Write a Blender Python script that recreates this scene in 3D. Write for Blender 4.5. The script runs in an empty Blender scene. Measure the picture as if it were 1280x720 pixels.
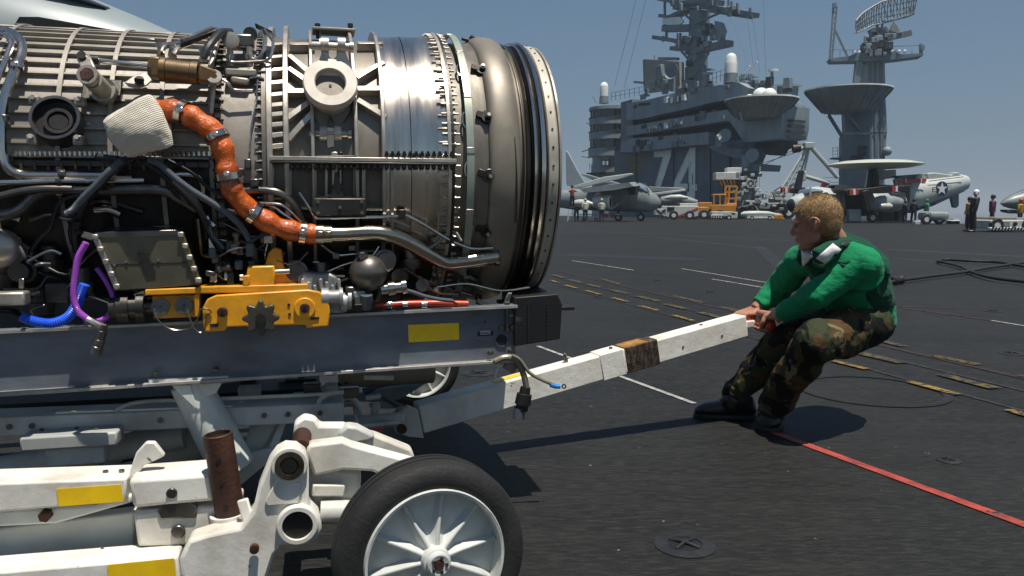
import bpy, bmesh, math, random
from mathutils import Vector as V, Matrix, noise
R = math.radians; PI = math.pi
S = bpy.context.scene
COL = S.collection
rnd = random.Random(7)

# ------------------------------------------------------------------ camera, light
H, F, HOR = 0.97, 1000.0, 262.0
PITCH = math.atan((360 - HOR) / F)
cd = bpy.data.cameras.new('camera'); cam = bpy.data.objects.new('camera', cd); COL.objects.link(cam)
cam.location = (0, 0, H); cam.rotation_euler = (R(90) - PITCH, 0, 0)
cd.sensor_width = 36; cd.lens = 36 * F / 1280; cd.clip_start = 0.05; cd.clip_end = 60000
S.camera = cam
SUN = V((0.15, -0.21, 1.0)).normalized()          # towards the sun
w = bpy.data.worlds.new('World'); S.world = w; w.use_nodes = True
nt = w.node_tree; bg = nt.nodes['Background']
sky = nt.nodes.new('ShaderNodeTexSky'); sky.sky_type = 'NISHITA'; sky.sun_disc = False
sky.sun_elevation = math.asin(SUN.z); sky.sun_rotation = math.atan2(SUN.x, SUN.y)
sky.air_density = 1.4; sky.dust_density = 1.0; sky.ozone_density = 1.5; sky.altitude = 0
tcw = nt.nodes.new('ShaderNodeTexCoord'); sep = nt.nodes.new('ShaderNodeSeparateXYZ'); nt.links.new(tcw.outputs['Generated'], sep.inputs[0])
rp = nt.nodes.new('ShaderNodeValToRGB'); e_ = rp.color_ramp.elements; e_[0].position = 0.0; e_[0].color = (2.0, 2.95, 4.0, 1); e_[1].position = 1.0; e_[1].color = (.55, 1.15, 2.7, 1)
el = e_.new(.14); el.color = (1.60, 2.72, 4.1, 1); el = e_.new(.34); el.color = (1.12, 2.25, 3.9, 1)
nt.links.new(sep.outputs['Z'], rp.inputs[0])
mx = nt.nodes.new('ShaderNodeMix'); mx.data_type = 'RGBA'; mx.inputs[0].default_value = .88      # a humid blue haze evens out the clear-air sky
nt.links.new(sky.outputs[0], mx.inputs[6]); nt.links.new(rp.outputs[0], mx.inputs[7]); nt.links.new(mx.outputs[2], bg.inputs[0]); bg.inputs[1].default_value = 0.068
sl = bpy.data.lights.new('sun', 'SUN'); so = bpy.data.objects.new('sun', sl); COL.objects.link(so)
sl.energy = 5.0; sl.angle = R(0.53); sl.color = (1.0, 0.95, 0.87)
so.rotation_euler = SUN.to_track_quat('Z', 'Y').to_euler(); so.location = (0, 0, 30)
S.view_settings.view_transform = 'Standard'; S.view_settings.look = 'None'
S.view_settings.exposure = 0.2; S.view_settings.gamma = 1.0
S.cycles.max_bounces = 6; S.cycles.diffuse_bounces = 3; S.cycles.glossy_bounces = 4

# ------------------------------------------------------------------ pixel to place
CAMP = V((0, 0, H))
_f = V((0, math.cos(PITCH), -math.sin(PITCH))); _u = V((0, math.sin(PITCH), math.cos(PITCH)))
def ray(px, py): return V((1, 0, 0)) * (px - 640) + _f * F + _u * (360 - py)
def onY(px, py, Y): d = ray(px, py); return CAMP + d * (Y / d.y)
def onZ(px, py, z=0.0): d = ray(px, py); return CAMP + d * ((z - H) / d.z)
class Frame:
    """a local frame standing on the deck: x along, y into the depth, z up"""
    def __init__(s, origin, yaw):
        s.M = Matrix.Translation(V(origin)) @ Matrix.Rotation(yaw, 4, 'Z'); s.I = s.M.inverted(); s.yaw = yaw; s.o = V(origin)
    def at(s, px, py, v):
        c = s.I @ CAMP; d = s.I.to_3x3() @ ray(px, py); t = (v - c.y) / d.y; return c + d * t
    def onx(s, px, py, x):
        c = s.I @ CAMP; d = s.I.to_3x3() @ ray(px, py); t = (x - c.x) / d.x; return c + d * t
    def gz(s, px, py, z=0.0): return s.I @ onZ(px, py, z)
    def cyl(s, px, py, r, vc, zc):
        c = s.I @ CAMP; d = s.I.to_3x3() @ ray(px, py)
        a = d.y**2 + d.z**2; b = 2 * ((c.y - vc) * d.y + (c.z - zc) * d.z); k = (c.y - vc)**2 + (c.z - zc)**2 - r * r
        disc = b * b - 4 * a * k
        t = (-b - math.sqrt(disc)) / (2 * a) if disc > 0 else -b / (2 * a)
        p = c + d * t
        return p.x, math.atan2(p.z - zc, vc - p.y)      # (u, theta); theta 0 faces the camera, 90 deg is the top
    def sil(s, px, py, vc, zc):
        c = s.I @ CAMP; d = s.I.to_3x3() @ ray(px, py)
        l = math.hypot(d.y, d.z); ny, nz = -d.z / l, d.y / l
        t = ((vc - c.y) * d.y + (zc - c.z) * d.z) / (l * l)
        return abs((vc - c.y) * ny + (zc - c.z) * nz), c.x + d.x * t

# ------------------------------------------------------------------ mesh builder
def catmull(pts, n=6):
    P = [V(p) for p in pts]
    if len(P) < 3: return P
    P = [P[0] * 2 - P[1]] + P + [P[-1] * 2 - P[-2]]
    out = []
    for i in range(1, len(P) - 2):
        a, b, c, d = P[i-1:i+3]
        for k in range(n):
            t = k / n
            out.append(0.5 * ((2 * b) + (c - a) * t + (2 * a - 5 * b + 4 * c - d) * t * t + (3 * b - a - 3 * c + d) * t**3))
    out.append(P[-2]); return out
class MB:
    def __init__(s): s.v = []; s.f = []; s.mi = []
    def add(s, vs, fs, m=0):
        o = len(s.v); s.v += [V(p) for p in vs]; s.f += [[i + o for i in f] for f in fs]; s.mi += [m] * len(fs); return s
    def box(s, c, d, rot=None, m=0):
        c = V(c); vs = []
        for i in (-1, 1):
            for j in (-1, 1):
                for k in (-1, 1):
                    p = V((i * d[0] / 2, j * d[1] / 2, k * d[2] / 2))
                    vs.append(c + (rot @ p if rot is not None else p))
        return s.add(vs, [(0,1,3,2),(4,6,7,5),(0,4,5,1),(2,3,7,6),(0,2,6,4),(1,5,7,3)], m)
    def hexa(s, lo, hi, m=0):
        """lo, hi: 4 corners each (same winding)"""
        return s.add(list(lo) + list(hi), [(3,2,1,0),(4,5,6,7),(0,1,5,4),(1,2,6,5),(2,3,7,6),(3,0,4,7)], m)
    def beam(s, a, b, w, h, up=(0, 0, 1), m=0):
        a, b = V(a), V(b); d = (b - a); L = d.length; d.normalize(); up = V(up)
        x = d.cross(up)
        if x.length < 1e-5: x = d.cross(V((0, 1, 0)))
        x.normalize(); y = x.cross(d)
        if isinstance(w, (int, float)): w = (w, w)
        if isinstance(h, (int, float)): h = (h, h)
        q = lambda c, W, Hh: [c - x * W / 2 - y * Hh / 2, c + x * W / 2 - y * Hh / 2, c + x * W / 2 + y * Hh / 2, c - x * W / 2 + y * Hh / 2]
        return s.hexa(q(a, w[0], h[0]), q(b, w[1], h[1]), m)
    def tube(s, path, r, n=8, caps=True, smooth=0, flat=1.0, m=0, closed=False):
        P = catmull(path, smooth) if smooth else [V(p) for p in path]
        if closed: P = P + [P[0]]
        N = len(P)
        if isinstance(r, (list, tuple)):
            k = len(r); rr = [r[min(k-1, int(i * (k-1) / (N-1)))] * (1 - ((i * (k-1) / (N-1)) % 1)) + r[min(k-1, int(i * (k-1) / (N-1)) + 1)] * ((i * (k-1) / (N-1)) % 1) for i in range(N)]
        else: rr = [r] * N
        t0 = (P[1] - P[0]).normalized(); x = t0.orthogonal().normalized()
        if flat != 1.0:
            x = t0.cross(V((0, 1, 0)));  x = x.normalized() if x.length > 1e-4 else t0.orthogonal().normalized()
        rings = []; vs = []; pt = t0
        for i in range(N):
            t = ((P[min(i+1, N-1)] - P[i]).normalized() + (P[i] - P[max(i-1, 0)]).normalized())
            t = t.normalized() if t.length > 1e-6 else pt
            x = (x - t * x.dot(t)); x = x.normalized() if x.length > 1e-6 else t.orthogonal().normalized()
            y = t.cross(x); pt = t
            for k in range(n):
                a = 2 * PI * k / n
                vs.append(P[i] + x * math.cos(a) * rr[i] + y * math.sin(a) * rr[i] * flat)
        fs = [(i*n + k, i*n + (k+1) % n, (i+1)*n + (k+1) % n, (i+1)*n + k) for i in range(N-1) for k in range(n)]
        if caps and not closed: fs += [tuple(range(n))[::-1], tuple((N-1)*n + k for k in range(n))]
        return s.add(vs, fs, m)
    def lathe(s, prof, o, ax, n=32, a0=0, a1=2*PI, m=0, ref=None):
        """prof: (distance along the axis, radius)"""
        o, ax = V(o), V(ax).normalized()
        x = V(ref) if ref is not None else ax.orthogonal(); x = (x - ax * x.dot(ax)).normalized(); y = ax.cross(x)
        full = abs(a1 - a0 - 2*PI) < 1e-6; K = n if full else n + 1; vs = []
        for (d, r) in prof:
            for k in range(K):
                a = a0 + (a1 - a0) * k / n
                vs.append(o + ax * d + (x * math.cos(a) + y * math.sin(a)) * r)
        fs = [(i*K + k, i*K + (k+1) % K, (i+1)*K + (k+1) % K, (i+1)*K + k) for i in range(len(prof)-1) for k in range(K if full else K-1)]
        return s.add(vs, fs, m)
    def disc(s, c, ax, r, t, n=24, m=0):
        c, ax = V(c), V(ax).normalized()
        return s.lathe([(-t/2, 0.0001), (-t/2, r), (t/2, r), (t/2, 0.0001)], c, ax, n, m=m)
    def ring(s, c, ax, r0, r1, t, n=32, m=0):
        return s.lathe([(-t/2, r0), (-t/2, r1), (t/2, r1), (t/2, r0), (-t/2, r0)], V(c), ax, n, m=m)
    def ball(s, c, r, n=16, k=10, m=0, sc=(1, 1, 1)):
        c = V(c); vs = []
        for i in range(k + 1):
            a = PI * i / k
            for j in range(n):
                b = 2*PI*j/n; vs.append(c + V((r*sc[0]*max(math.sin(a),1e-3)*math.cos(b), r*sc[1]*max(math.sin(a),1e-3)*math.sin(b), r*sc[2]*math.cos(a))))
        return s.add(vs, [(i*n+j, (i+1)*n+j, (i+1)*n+(j+1)%n, i*n+(j+1)%n) for i in range(k) for j in range(n)], m)
    def prism(s, pts, ext, m=0):
        """pts: 3-D outline, ext: extrusion vector"""
        pts = [V(p) for p in pts]; ext = V(ext); n = len(pts)
        return s.add(pts + [p + ext for p in pts], [tuple(range(n))[::-1], tuple(range(n, 2*n))] + [(i, (i+1) % n, n + (i+1) % n, n + i) for i in range(n)], m)
    def loft(s, secs, caps=True, m=0):
        n = len(secs[0]); vs = [p for q in secs for p in q]
        fs = [(i*n+k, i*n+(k+1) % n, (i+1)*n+(k+1) % n, (i+1)*n+k) for i in range(len(secs)-1) for k in range(n)]
        if caps: fs += [tuple(range(n))[::-1], tuple((len(secs)-1)*n + k for k in range(n))]
        return s.add(vs, fs, m)
    def build(s, name, mats, parent=None, bev=0, smooth=35, kind=None, label=None, seg=2):
        me = bpy.data.meshes.new(name)
        me.from_pydata([tuple(p) for p in s.v], [], [tuple(f) for f in s.f])
        if not isinstance(mats, (list, tuple)): mats = [mats]
        for mm in mats: me.materials.append(mm)
        me.polygons.foreach_set('material_index', s.mi)
        bm = bmesh.new(); bm.from_mesh(me); bmesh.ops.recalc_face_normals(bm, faces=bm.faces); bm.to_mesh(me); bm.free()
        if smooth:
            me.polygons.foreach_set('use_smooth', [True] * len(me.polygons)); me.set_sharp_from_angle(angle=R(smooth))
        o = bpy.data.objects.new(name, me); COL.objects.link(o)
        if parent is not None: o.parent = parent
        if bev:
            b = o.modifiers.new('bevel', 'BEVEL'); b.width = bev; b.segments = seg; b.limit_method = 'ANGLE'; b.angle_limit = R(40); b.harden_normals = False
        if kind: o['kind'] = kind
        if label: o['label'] = label
        return o
def thing(name, label, cat, M=None, group=None, kind=None):
    o = bpy.data.objects.new(name, None); COL.objects.link(o); o.empty_display_size = 0.2
    if M is not None: o.matrix_world = M
    o['label'] = label; o['category'] = cat
    if group: o['group'] = group
    return o
def tag(o, label, cat, group=None):
    o['label'] = label; o['category'] = cat
    if group: o['group'] = group
    return o
def dup(o, parent=None):
    c = o.copy(); COL.objects.link(c); c.parent = parent
    for ch in list(o.children):
        d = dup(ch, c)
    return c
def T(x, y, z): return Matrix.Translation(V((x, y, z)))
def RZ(a): return Matrix.Rotation(a, 4, 'Z')

# ------------------------------------------------------------------ materials
MATS = {}
def mat(name, col, rough=0.5, metal=0.0, var=0.12, vs=4.0, bump=0.0, bs=60.0, dirt=None, chip=None, stretch=(1, 1, 1), coat=0.0, spec=0.5, streak=None, aniso=0.0, rvar=0.0, sheen=0.0):
    """dirt=(colour, amount 0..1, scale), chip=(colour, threshold, scale): worn spots with edges; streak=(colour, amount, (sx,sy,sz))"""
    m = bpy.data.materials.new(name); m.use_nodes = True; n = m.node_tree.nodes; L = m.node_tree.links
    b = n['Principled BSDF']; tc = n.new('ShaderNodeTexCoord'); mp = n.new('ShaderNodeMapping'); mp.inputs['Scale'].default_value = stretch
    L.new(tc.outputs['Object'], mp.inputs[0])
    def nz(scale, det=6, vec=mp.outputs[0], ro=0.6):
        t = n.new('ShaderNodeTexNoise'); t.inputs['Scale'].default_value = scale; t.inputs['Detail'].default_value = det; t.inputs['Roughness'].default_value = ro
        L.new(vec, t.inputs['Vector']); return t.outputs['Fac']
    def rng(fac, a, b_, lo=0.0, hi=1.0):
        r = n.new('ShaderNodeMapRange'); r.inputs[1].default_value = a; r.inputs[2].default_value = b_; r.inputs[3].default_value = lo; r.inputs[4].default_value = hi
        L.new(fac, r.inputs[0]); return r.outputs[0]
    def mix(fac, a, c, mode='MIX'):
        x = n.new('ShaderNodeMix'); x.data_type = 'RGBA'; x.blend_type = mode
        if isinstance(fac, float): x.inputs[0].default_value = fac
        else: L.new(fac, x.inputs[0])
        for sock, val in ((6, a), (7, c)):
            if isinstance(val, tuple): x.inputs[sock].default_value = (*val[:3], 1)
            else: L.new(val, x.inputs[sock])
        return x.outputs[2]
    f0 = rng(nz(vs), 0.3, 0.7)
    dark = tuple(c * (1 - var) for c in col); lite = tuple(min(1, c * (1 + var * 0.6)) for c in col)
    c = mix(f0, dark, lite)
    if streak:
        m2 = n.new('ShaderNodeMapping'); m2.inputs['Scale'].default_value = streak[2]; L.new(tc.outputs['Object'], m2.inputs[0])
        c = mix(rng(nz(1.0, 5, m2.outputs[0]), 0.42, 0.72, 0, streak[1]), c, streak[0])
    if dirt: c = mix(rng(nz(dirt[2], 8), 0.42, 0.72, 0, dirt[1]), c, dirt[0])
    rough_out = None
    if chip:
        fc = rng(nz(chip[2], 7, tc.outputs['Object'], 0.7), chip[1], chip[1] + 0.015); c = mix(fc, c, chip[0])
    L.new(c, b.inputs['Base Color'])
    b.inputs['Roughness'].default_value = rough; b.inputs['Metallic'].default_value = metal
    if rvar: L.new(rng(nz(vs * 2.3), 0.3, 0.7, max(0.02, rough - rvar), rough + rvar), b.inputs['Roughness'])
    b.inputs['Coat Weight'].default_value = coat; b.inputs['Specular IOR Level'].default_value = spec
    if aniso: b.inputs['Anisotropic'].default_value = aniso
    if sheen: b.inputs['Sheen Weight'].default_value = sheen
    if bump:
        bp = n.new('ShaderNodeBump'); bp.inputs['Strength'].default_value = bump; bp.inputs['Distance'].default_value = 0.01
        L.new(nz(bs, 5), bp.inputs['Height']); L.new(bp.outputs[0], b.inputs['Normal'])
    MATS[name] = m; return m
WHITE = mat('white paint', (0.80, 0.775, 0.69), 0.42, var=0.08, vs=3, bump=0.12, bs=40, dirt=((0.30, 0.24, 0.17), 0.6, 7), chip=((0.10, 0.05, 0.03), 0.675, 18), spec=0.4)
WHITEW = mat('worn white paint', (0.82, 0.79, 0.70), 0.5, var=0.08, vs=3, bump=0.2, bs=30, dirt=((0.30, 0.22, 0.14), 0.35, 8), chip=((0.06, 0.035, 0.02), 0.66, 22), spec=0.4)
GREYW = mat('grey white paint', (0.62, 0.62, 0.56), 0.5, var=0.12, vs=4, bump=0.12, bs=40, dirt=((0.12, 0.11, 0.10), 0.6, 5), chip=((0.06, 0.05, 0.04), 0.72, 16))
RAIL = mat('weathered grey blue paint', (0.165, 0.185, 0.215), 0.45, metal=0.1, var=0.35, vs=2.5, bump=0.08, bs=60, dirt=((0.065, 0.072, 0.085), 0.75, 7), rvar=0.12, stretch=(0.6, 1, 1.6))
RAILEDGE = mat('bare worn rail edge', (0.42, 0.40, 0.36), 0.45, metal=0.3, var=0.2, vs=6, dirt=((0.08, 0.08, 0.08), 0.7, 10), bump=0.1)
YEL = mat('yellow orange paint', (0.80, 0.35, 0.012), 0.38, var=0.12, vs=6, bump=0.08, bs=70, dirt=((0.16, 0.07, 0.01), 0.5, 10), chip=((0.06, 0.045, 0.03), 0.70, 30))
STICK = mat('yellow reflective sticker', (0.93, 0.60, 0.01), 0.35, var=0.06, vs=20, dirt=((0.5, 0.25, 0.02), 0.3, 18))
BLACKM = mat('black metal', (0.018, 0.017, 0.016), 0.5, metal=0.3, var=0.3, vs=8, bump=0.1)
BLACKR = mat('black rubber', (0.016, 0.016, 0.017), 0.62, var=0.3, vs=10, bump=0.15, bs=80)
RUST = mat('rusty brown steel', (0.055, 0.022, 0.014), 0.6, metal=0.3, var=0.35, vs=14, bump=0.3, bs=90, dirt=((0.12, 0.045, 0.02), 0.5, 20))
DARKM = mat('dark stained casing metal', (0.085, 0.078, 0.068), 0.42, metal=0.9, var=0.35, vs=6, bump=0.1, bs=50, dirt=((0.04, 0.035, 0.03), 0.6, 9), rvar=0.1)
CASE = mat('dusty titanium casing', (0.36, 0.325, 0.275), 0.5, metal=0.35, var=0.25, vs=5, bump=0.08, bs=60, dirt=((0.15, 0.135, 0.11), 0.6, 7), rvar=0.1)
TITAN = mat('machined light titanium', (0.56, 0.50, 0.42), 0.38, metal=0.7, var=0.18, vs=8, bump=0.04, bs=120, dirt=((0.22, 0.20, 0.17), 0.6, 9), rvar=0.1)
SHEET = mat('polished engine sheet metal', (0.80, 0.71, 0.59), 0.21, metal=1.0, var=0.2, vs=1.2, stretch=(9, 1, 1), dirt=((0.20, 0.18, 0.15), 0.5, 3), bump=0.12, bs=1.6, rvar=0.06)
HEAT = mat('heat stained grey casing', (0.24, 0.215, 0.175), 0.5, metal=0.6, var=0.25, vs=3, stretch=(2, 1, 1), dirt=((0.08, 0.07, 0.06), 0.7, 5), bump=0.05, bs=60, rvar=0.1)
BULGE = mat('dull heat tinted duct skin', (0.29, 0.25, 0.19), 0.5, metal=0.45, var=0.2, vs=3, dirt=((0.12, 0.11, 0.10), 0.6, 5), rvar=0.08)
CHROME = mat('bright steel tube', (0.66, 0.60, 0.53), 0.18, metal=1.0, var=0.15, vs=9, rvar=0.06)
BRASS = mat('straw coloured steel pipe', (0.50, 0.44, 0.35), 0.22, metal=1.0, var=0.18, vs=7, dirt=((0.22, 0.15, 0.09), 0.5, 9))
DTUBE = mat('dark oily tube', (0.20, 0.185, 0.165), 0.3, metal=0.9, var=0.3, vs=9, dirt=((0.06, 0.05, 0.045), 0.7, 12))
CREAM = mat('cream seal ring', (0.50, 0.46, 0.37), 0.5, metal=0.2, var=0.12, vs=4, dirt=((0.16, 0.13, 0.10), 0.5, 12))
STRIP = mat('pale green strip', (0.40, 0.45, 0.36), 0.4, metal=0.5, var=0.12, vs=6, dirt=((0.2, 0.2, 0.16), 0.4, 12))
BRONZE = mat('bronze actuator', (0.19, 0.115, 0.045), 0.45, metal=0.35, var=0.2, vs=14, dirt=((0.07, 0.05, 0.03), 0.6, 20), bump=0.05)
ORANGE = mat('orange silicone sleeve', (0.74, 0.135, 0.008), 0.28, var=0.25, vs=16, bump=0.6, bs=60, dirt=((0.06, 0.018, 0.012), 0.9, 8), coat=0.5, rvar=0.12)
CABLEB = mat('black cable sheath', (0.012, 0.013, 0.015), 0.4, var=0.2, vs=30)
CABLEG = mat('blue grey cable sheath', (0.085, 0.10, 0.115), 0.4, var=0.2, vs=30, bump=0.1)
PURPLE = mat('purple cable', (0.42, 0.09, 0.58), 0.35, var=0.2, vs=30)
BLUE = mat('blue hose', (0.03, 0.13, 0.80), 0.3, var=0.15, vs=20)
LGREY = mat('light grey gearbox casting', (0.36, 0.37, 0.36), 0.5, metal=0.4, var=0.2, vs=12, bump=0.2, bs=40, dirt=((0.12, 0.12, 0.11), 0.6, 14))
REDT = mat('red tube', (0.5, 0.05, 0.015), 0.35, var=0.2, vs=20, dirt=((0.2, 0.02, 0.01), 0.4, 12))
# ------------------------------------------------------------------ deck and sea
def struct(mb, name, m, **k): return mb.build(name, m, None, kind='structure', **k)
def deck_mat():
    m = bpy.data.materials.new('non-skid flight deck'); m.use_nodes = True; n = m.node_tree.nodes; L = m.node_tree.links; b = n['Principled BSDF']
    tc = n.new('ShaderNodeTexCoord')
    def N(scale, det, st=(1, 1, 1), rot=0, ro=.6):
        mp = n.new('ShaderNodeMapping'); mp.inputs['Scale'].default_value = st; mp.inputs['Rotation'].default_value = (0, 0, rot); L.new(tc.outputs['Object'], mp.inputs[0])
        t = n.new('ShaderNodeTexNoise'); t.inputs['Scale'].default_value = scale; t.inputs['Detail'].default_value = det; t.inputs['Roughness'].default_value = ro; L.new(mp.outputs[0], t.inputs[0]); return t.outputs[0]
    def mr(f, a, c, lo, hi):
        r = n.new('ShaderNodeMapRange'); r.inputs[1].default_value = a; r.inputs[2].default_value = c; r.inputs[3].default_value = lo; r.inputs[4].default_value = hi; L.new(f, r.inputs[0]); return r.outputs[0]
    def mix(f, a, c):
        x = n.new('ShaderNodeMix'); x.data_type = 'RGBA'
        if isinstance(f, float): x.inputs[0].default_value = f
        else: L.new(f, x.inputs[0])
        for s_, v_ in ((6, a), (7, c)):
            if isinstance(v_, tuple): x.inputs[s_].default_value = (*v_, 1)
            else: L.new(v_, x.inputs[s_])
        return x.outputs[2]
    c = mix(mr(N(.9, 7), .3, .7, 0, 1), (.0055, .0056, .0048), (.0115, .0113, .0095))
    c = mix(mr(N(1.0, 5, (1.2, 14, 1), R(38)), .45, .75, 0, .5), c, (.024, .023, .020))      # drag streaks
    c = mix(mr(N(70, 3, (.22, 1, 1), R(-42)), .45, .70, 0, .75), c, (.032, .031, .026))            # ridges of the non-skid
    c = mix(mr(N(.35, 4), .55, .72, 0, .35), c, (.018, .022, .028))
    c = mix(mr(N(1.7, 8, (1, 1, 1)), .56, .8, 0, .55), c, (.034, .032, .028)); c = mix(mr(N(.6, 9, (1, 5, 1), R(62), .75), .58, .66, 0, .5), c, (.004, .004, .004))
    c = mix(mr(N(22, 2), .74, .76, 0, .8), c, (.20, .19, .16))                                 # grit and flecks
    L.new(c, b.inputs['Base Color']); b.inputs['Roughness'].default_value = .6; b.inputs['Specular IOR Level'].default_value = .28
    bp = n.new('ShaderNodeBump'); bp.inputs['Strength'].default_value = .9; bp.inputs['Distance'].default_value = .004; L.new(N(140, 4, (.4, 1, 1), R(-42)), bp.inputs['Height']); L.new(bp.outputs[0], b.inputs['Normal'])
    return m
DECK = deck_mat()
FW = V((-.479, .878, 0)); SB = V((.878, .479, 0))          # forward, starboard
ED = V((31.5, 56, 0))                                        # on the deck edge
def dk(f, s, z=0): p = ED + FW * f + SB * s; return V((p.x, p.y, z))
out = [dk(-190, 0), dk(9, 0), dk(13, 14), dk(78, 14), dk(88, 0), dk(150, -4), dk(235, -18), dk(235, -52), dk(120, -72), dk(-190, -76)]
struct(MB().prism([p - V((0, 0, 1.2)) for p in out], (0, 0, 1.2)), 'flight_deck', DECK, smooth=0)
struct(MB().prism([p - V((0, 0, 19)) for p in (dk(-188, -3), dk(60, -3), dk(150, -10), dk(215, -26), dk(215, -45), dk(120, -66), dk(-188, -70))], (0, 0, 17.7)), 'hull', mat('hull grey', (.12, .14, .16), .6), smooth=0)
SEA = mat('sea water', (.010, .035, .06), .22, var=.2, vs=.02, bump=.6, bs=.35, spec=.5)
sea = MB(); rr = [0, 200, 600, 2000, 5000, 8000]; na = 48
sv = [V((0, 0, -20))] + [V((r_ * math.cos(2*PI*k/na), r_ * math.sin(2*PI*k/na), -20)) for r_ in rr[1:] for k in range(na)]
sf = [(0, 1 + k, 1 + (k+1) % na) for k in range(na)] + [(1 + i*na + k, 1 + (i+1)*na + k, 1 + (i+1)*na + (k+1) % na, 1 + i*na + (k+1) % na) for i in range(4) for k in range(na)]
struct(sea.add(sv, sf), 'sea', SEA)
# ---- painted markings, each a thin sheet with worn edges
def worn(name, col, thr=.5, sc=14, rough=.6):
    m = mat(name, col, rough, var=.25, vs=9, dirt=((.03, .03, .028), .75, sc), chip=((.02, .02, .019), thr, 22), bump=.3, bs=120, spec=.3); return m
MY = worn('worn yellow deck paint', (.26, .16, .025), .53); MW = worn('worn white deck paint', (.42, .40, .38), .60); MR = worn('worn red deck paint', (.40, .06, .04), .60)
MP = worn('faded pinkish grey paint', (.05, .036, .038), .5); MT = worn('faded tan paint', (.085, .072, .055), .52); MYF = worn('faded olive yellow paint', (.115, .088, .025), .5); MB_ = worn('bluish deck stain', (.012, .016, .024), .5)
zl = [0.004]
def mark(p0, p1, w_, m, name='painted_line', z=None, sub=1):
    a, b = V(p0), V(p1); z = z or .004; d = (b - a).normalized(); x = V((-d.y, d.x, 0)) * w_ / 2
    o = MB().add([V((q.x, q.y, z)) for q in (a - x, b - x, b + x, a + x)], [(0, 1, 2, 3)]); return struct(o, name, m, smooth=0)
def gm(p, q, w_, m, z=.004): return mark(onZ(*p), onZ(*q), w_, m, z=z)
def dashes(A, B, segs, w_, m, z):
    a, b = onZ(*A), onZ(*B)
    for x0, y0, x1, y1 in segs: gm((x0, y0), (x1, y1), w_, m, z)
gm((966, 541), (1300, 664), .044, MR)                                    # red line before the boots
gm((672, 433), (868, 505), .030, MW)                                     # thin white line under the drawbar
gm((715, 326), (792, 338), .035, MW); gm((852, 336), (968, 355), .035, MW); gm((890, 349), (962, 361), .035, MW); gm((1240, 401), (1300, 411), .035, MW)
gm((770, 338), (890, 350), .03, MP); gm((1105, 382), (1240, 401), .03, worn('faded red paint', (.14, .03, .03), .5))
gm((700, 296), (1010, 290), .10, worn('black tar line', (.006, .006, .006), .9), z=.005)
for k, s in enumerate([((694, 338), (1300, 478))]): gm(*s, .05, worn('dark red line', (.055, .018, .015), .5), z=.004)
# dashes near the red line, running with it
Ya = [(752, 349, 775, 356), (840, 370, 880, 379), (900, 384, 925, 390)]
for s in Ya: gm(s[:2], s[2:], .07, MYF, .008)
gm((1090, 424), (1130, 434), .07, MYF, .008); gm((1165, 445), (1222, 457), .075, MYF, .008); gm((1275, 470), (1300, 476), .07, MYF, .008)
gm((694, 347), (1300, 494), .030, MP); gm((694, 356), (1300, 520), .025, MP, .0045)
for s in ((690, 344, 706, 348), (712, 350, 728, 354), (734, 356, 751, 360), (763, 363, 786, 368), (797, 371, 823, 377), (833, 381, 858, 387), (874, 391, 905, 399), (1072, 442, 1128, 455), (1176, 469, 1244, 487)): gm(s[:2], s[2:], .085, MYF, .009)
for s in ((688, 351, 698, 354), (706, 357, 721, 361), (733, 364, 751, 369), (766, 373, 784, 378), (800, 383, 822, 389), (842, 395, 866, 402), (1040, 452, 1084, 463), (1138, 479, 1197, 495), (1260, 514, 1300, 526)): gm(s[:2], s[2:], .055, MY, .010)
gm((720, 288), (990, 301), .22, MT); gm((1108, 312), (1300, 322), .22, MT); gm((800, 295), (960, 311), .12, MT, .0045); gm((1115, 323), (1180, 328), .12, MT); gm((1150, 295), (1300, 305), .12, worn('dim ochre line', (.09, .055, .03), .5))
gm((948, 308), (990, 345), .30, MB_); gm((700, 318), (880, 325), 1.0, MB_, .003); gm((1110, 383), (1200, 386), .03, MT)
# shallow stained ring and its circle
rc = onZ(1095, 486); mbr = MB(); na = 64
def ringflat(c, ra, rb, m, z, name, sy=1.0, rot=0.0):
    vs = []
    for r_ in (ra, rb):
        for k in range(na):
            a = 2*PI*k/na; x, y = r_*math.cos(a), r_*sy*math.sin(a); vs.append(V((c.x + x*math.cos(rot) - y*math.sin(rot), c.y + x*math.sin(rot) + y*math.cos(rot), z)))
    return struct(MB().add(vs, [(k, (k+1) % na, na + (k+1) % na, na + k) for k in range(na)]), name, m, smooth=0)
x0, x1 = onZ(1013, 474), onZ(1178, 504); rad = (x1 - x0).length / 2; rc = (x0 + x1) / 2
GB = worn('worn grey blue ring', (.013, .015, .019), .6)
ringflat(rc, rad*.93, rad*1.06, GB, .005, 'worn_ring'); ringflat(rc, rad*.985, rad*1.0, BLACKR, .0065, 'ring_groove')
# tie-down cups: steel rim, pit and cross bars
TD = mat('tie down steel', (.05, .05, .052), .5, metal=.6, var=.3, vs=30)
def tiedown(px, py, r_, name='tie_down'):
    c = onZ(px, py); c.z = 0
    t = thing('tie_down_cup', '', 'tie-down', T(c.x, c.y, 0) @ RZ(R(20)), 'tie-down cups in the deck')
    MB().lathe([(.0025, r_*1.75), (.006, r_*1.5), (.007, r_*1.02), (.004, r_), (.0035, r_*.6), (.0035, .0001)], (0, 0, 0), (0, 0, 1), 40).build('cup', GB, t)
    MB().disc((0, 0, .0048), (0, 0, 1), r_*.93, .001, 32).build('cup_pit', BLACKM, t)
    for k in range(2):
        a = k * PI/2 + .5; d = V((math.cos(a), math.sin(a), 0)) * r_; MB().tube([-d + V((0, 0, .006)), V((0, 0, .011)), d + V((0, 0, .006))], r_*.10, 8, smooth=4).build('cross_bar', TD, t)
    return t
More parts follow.
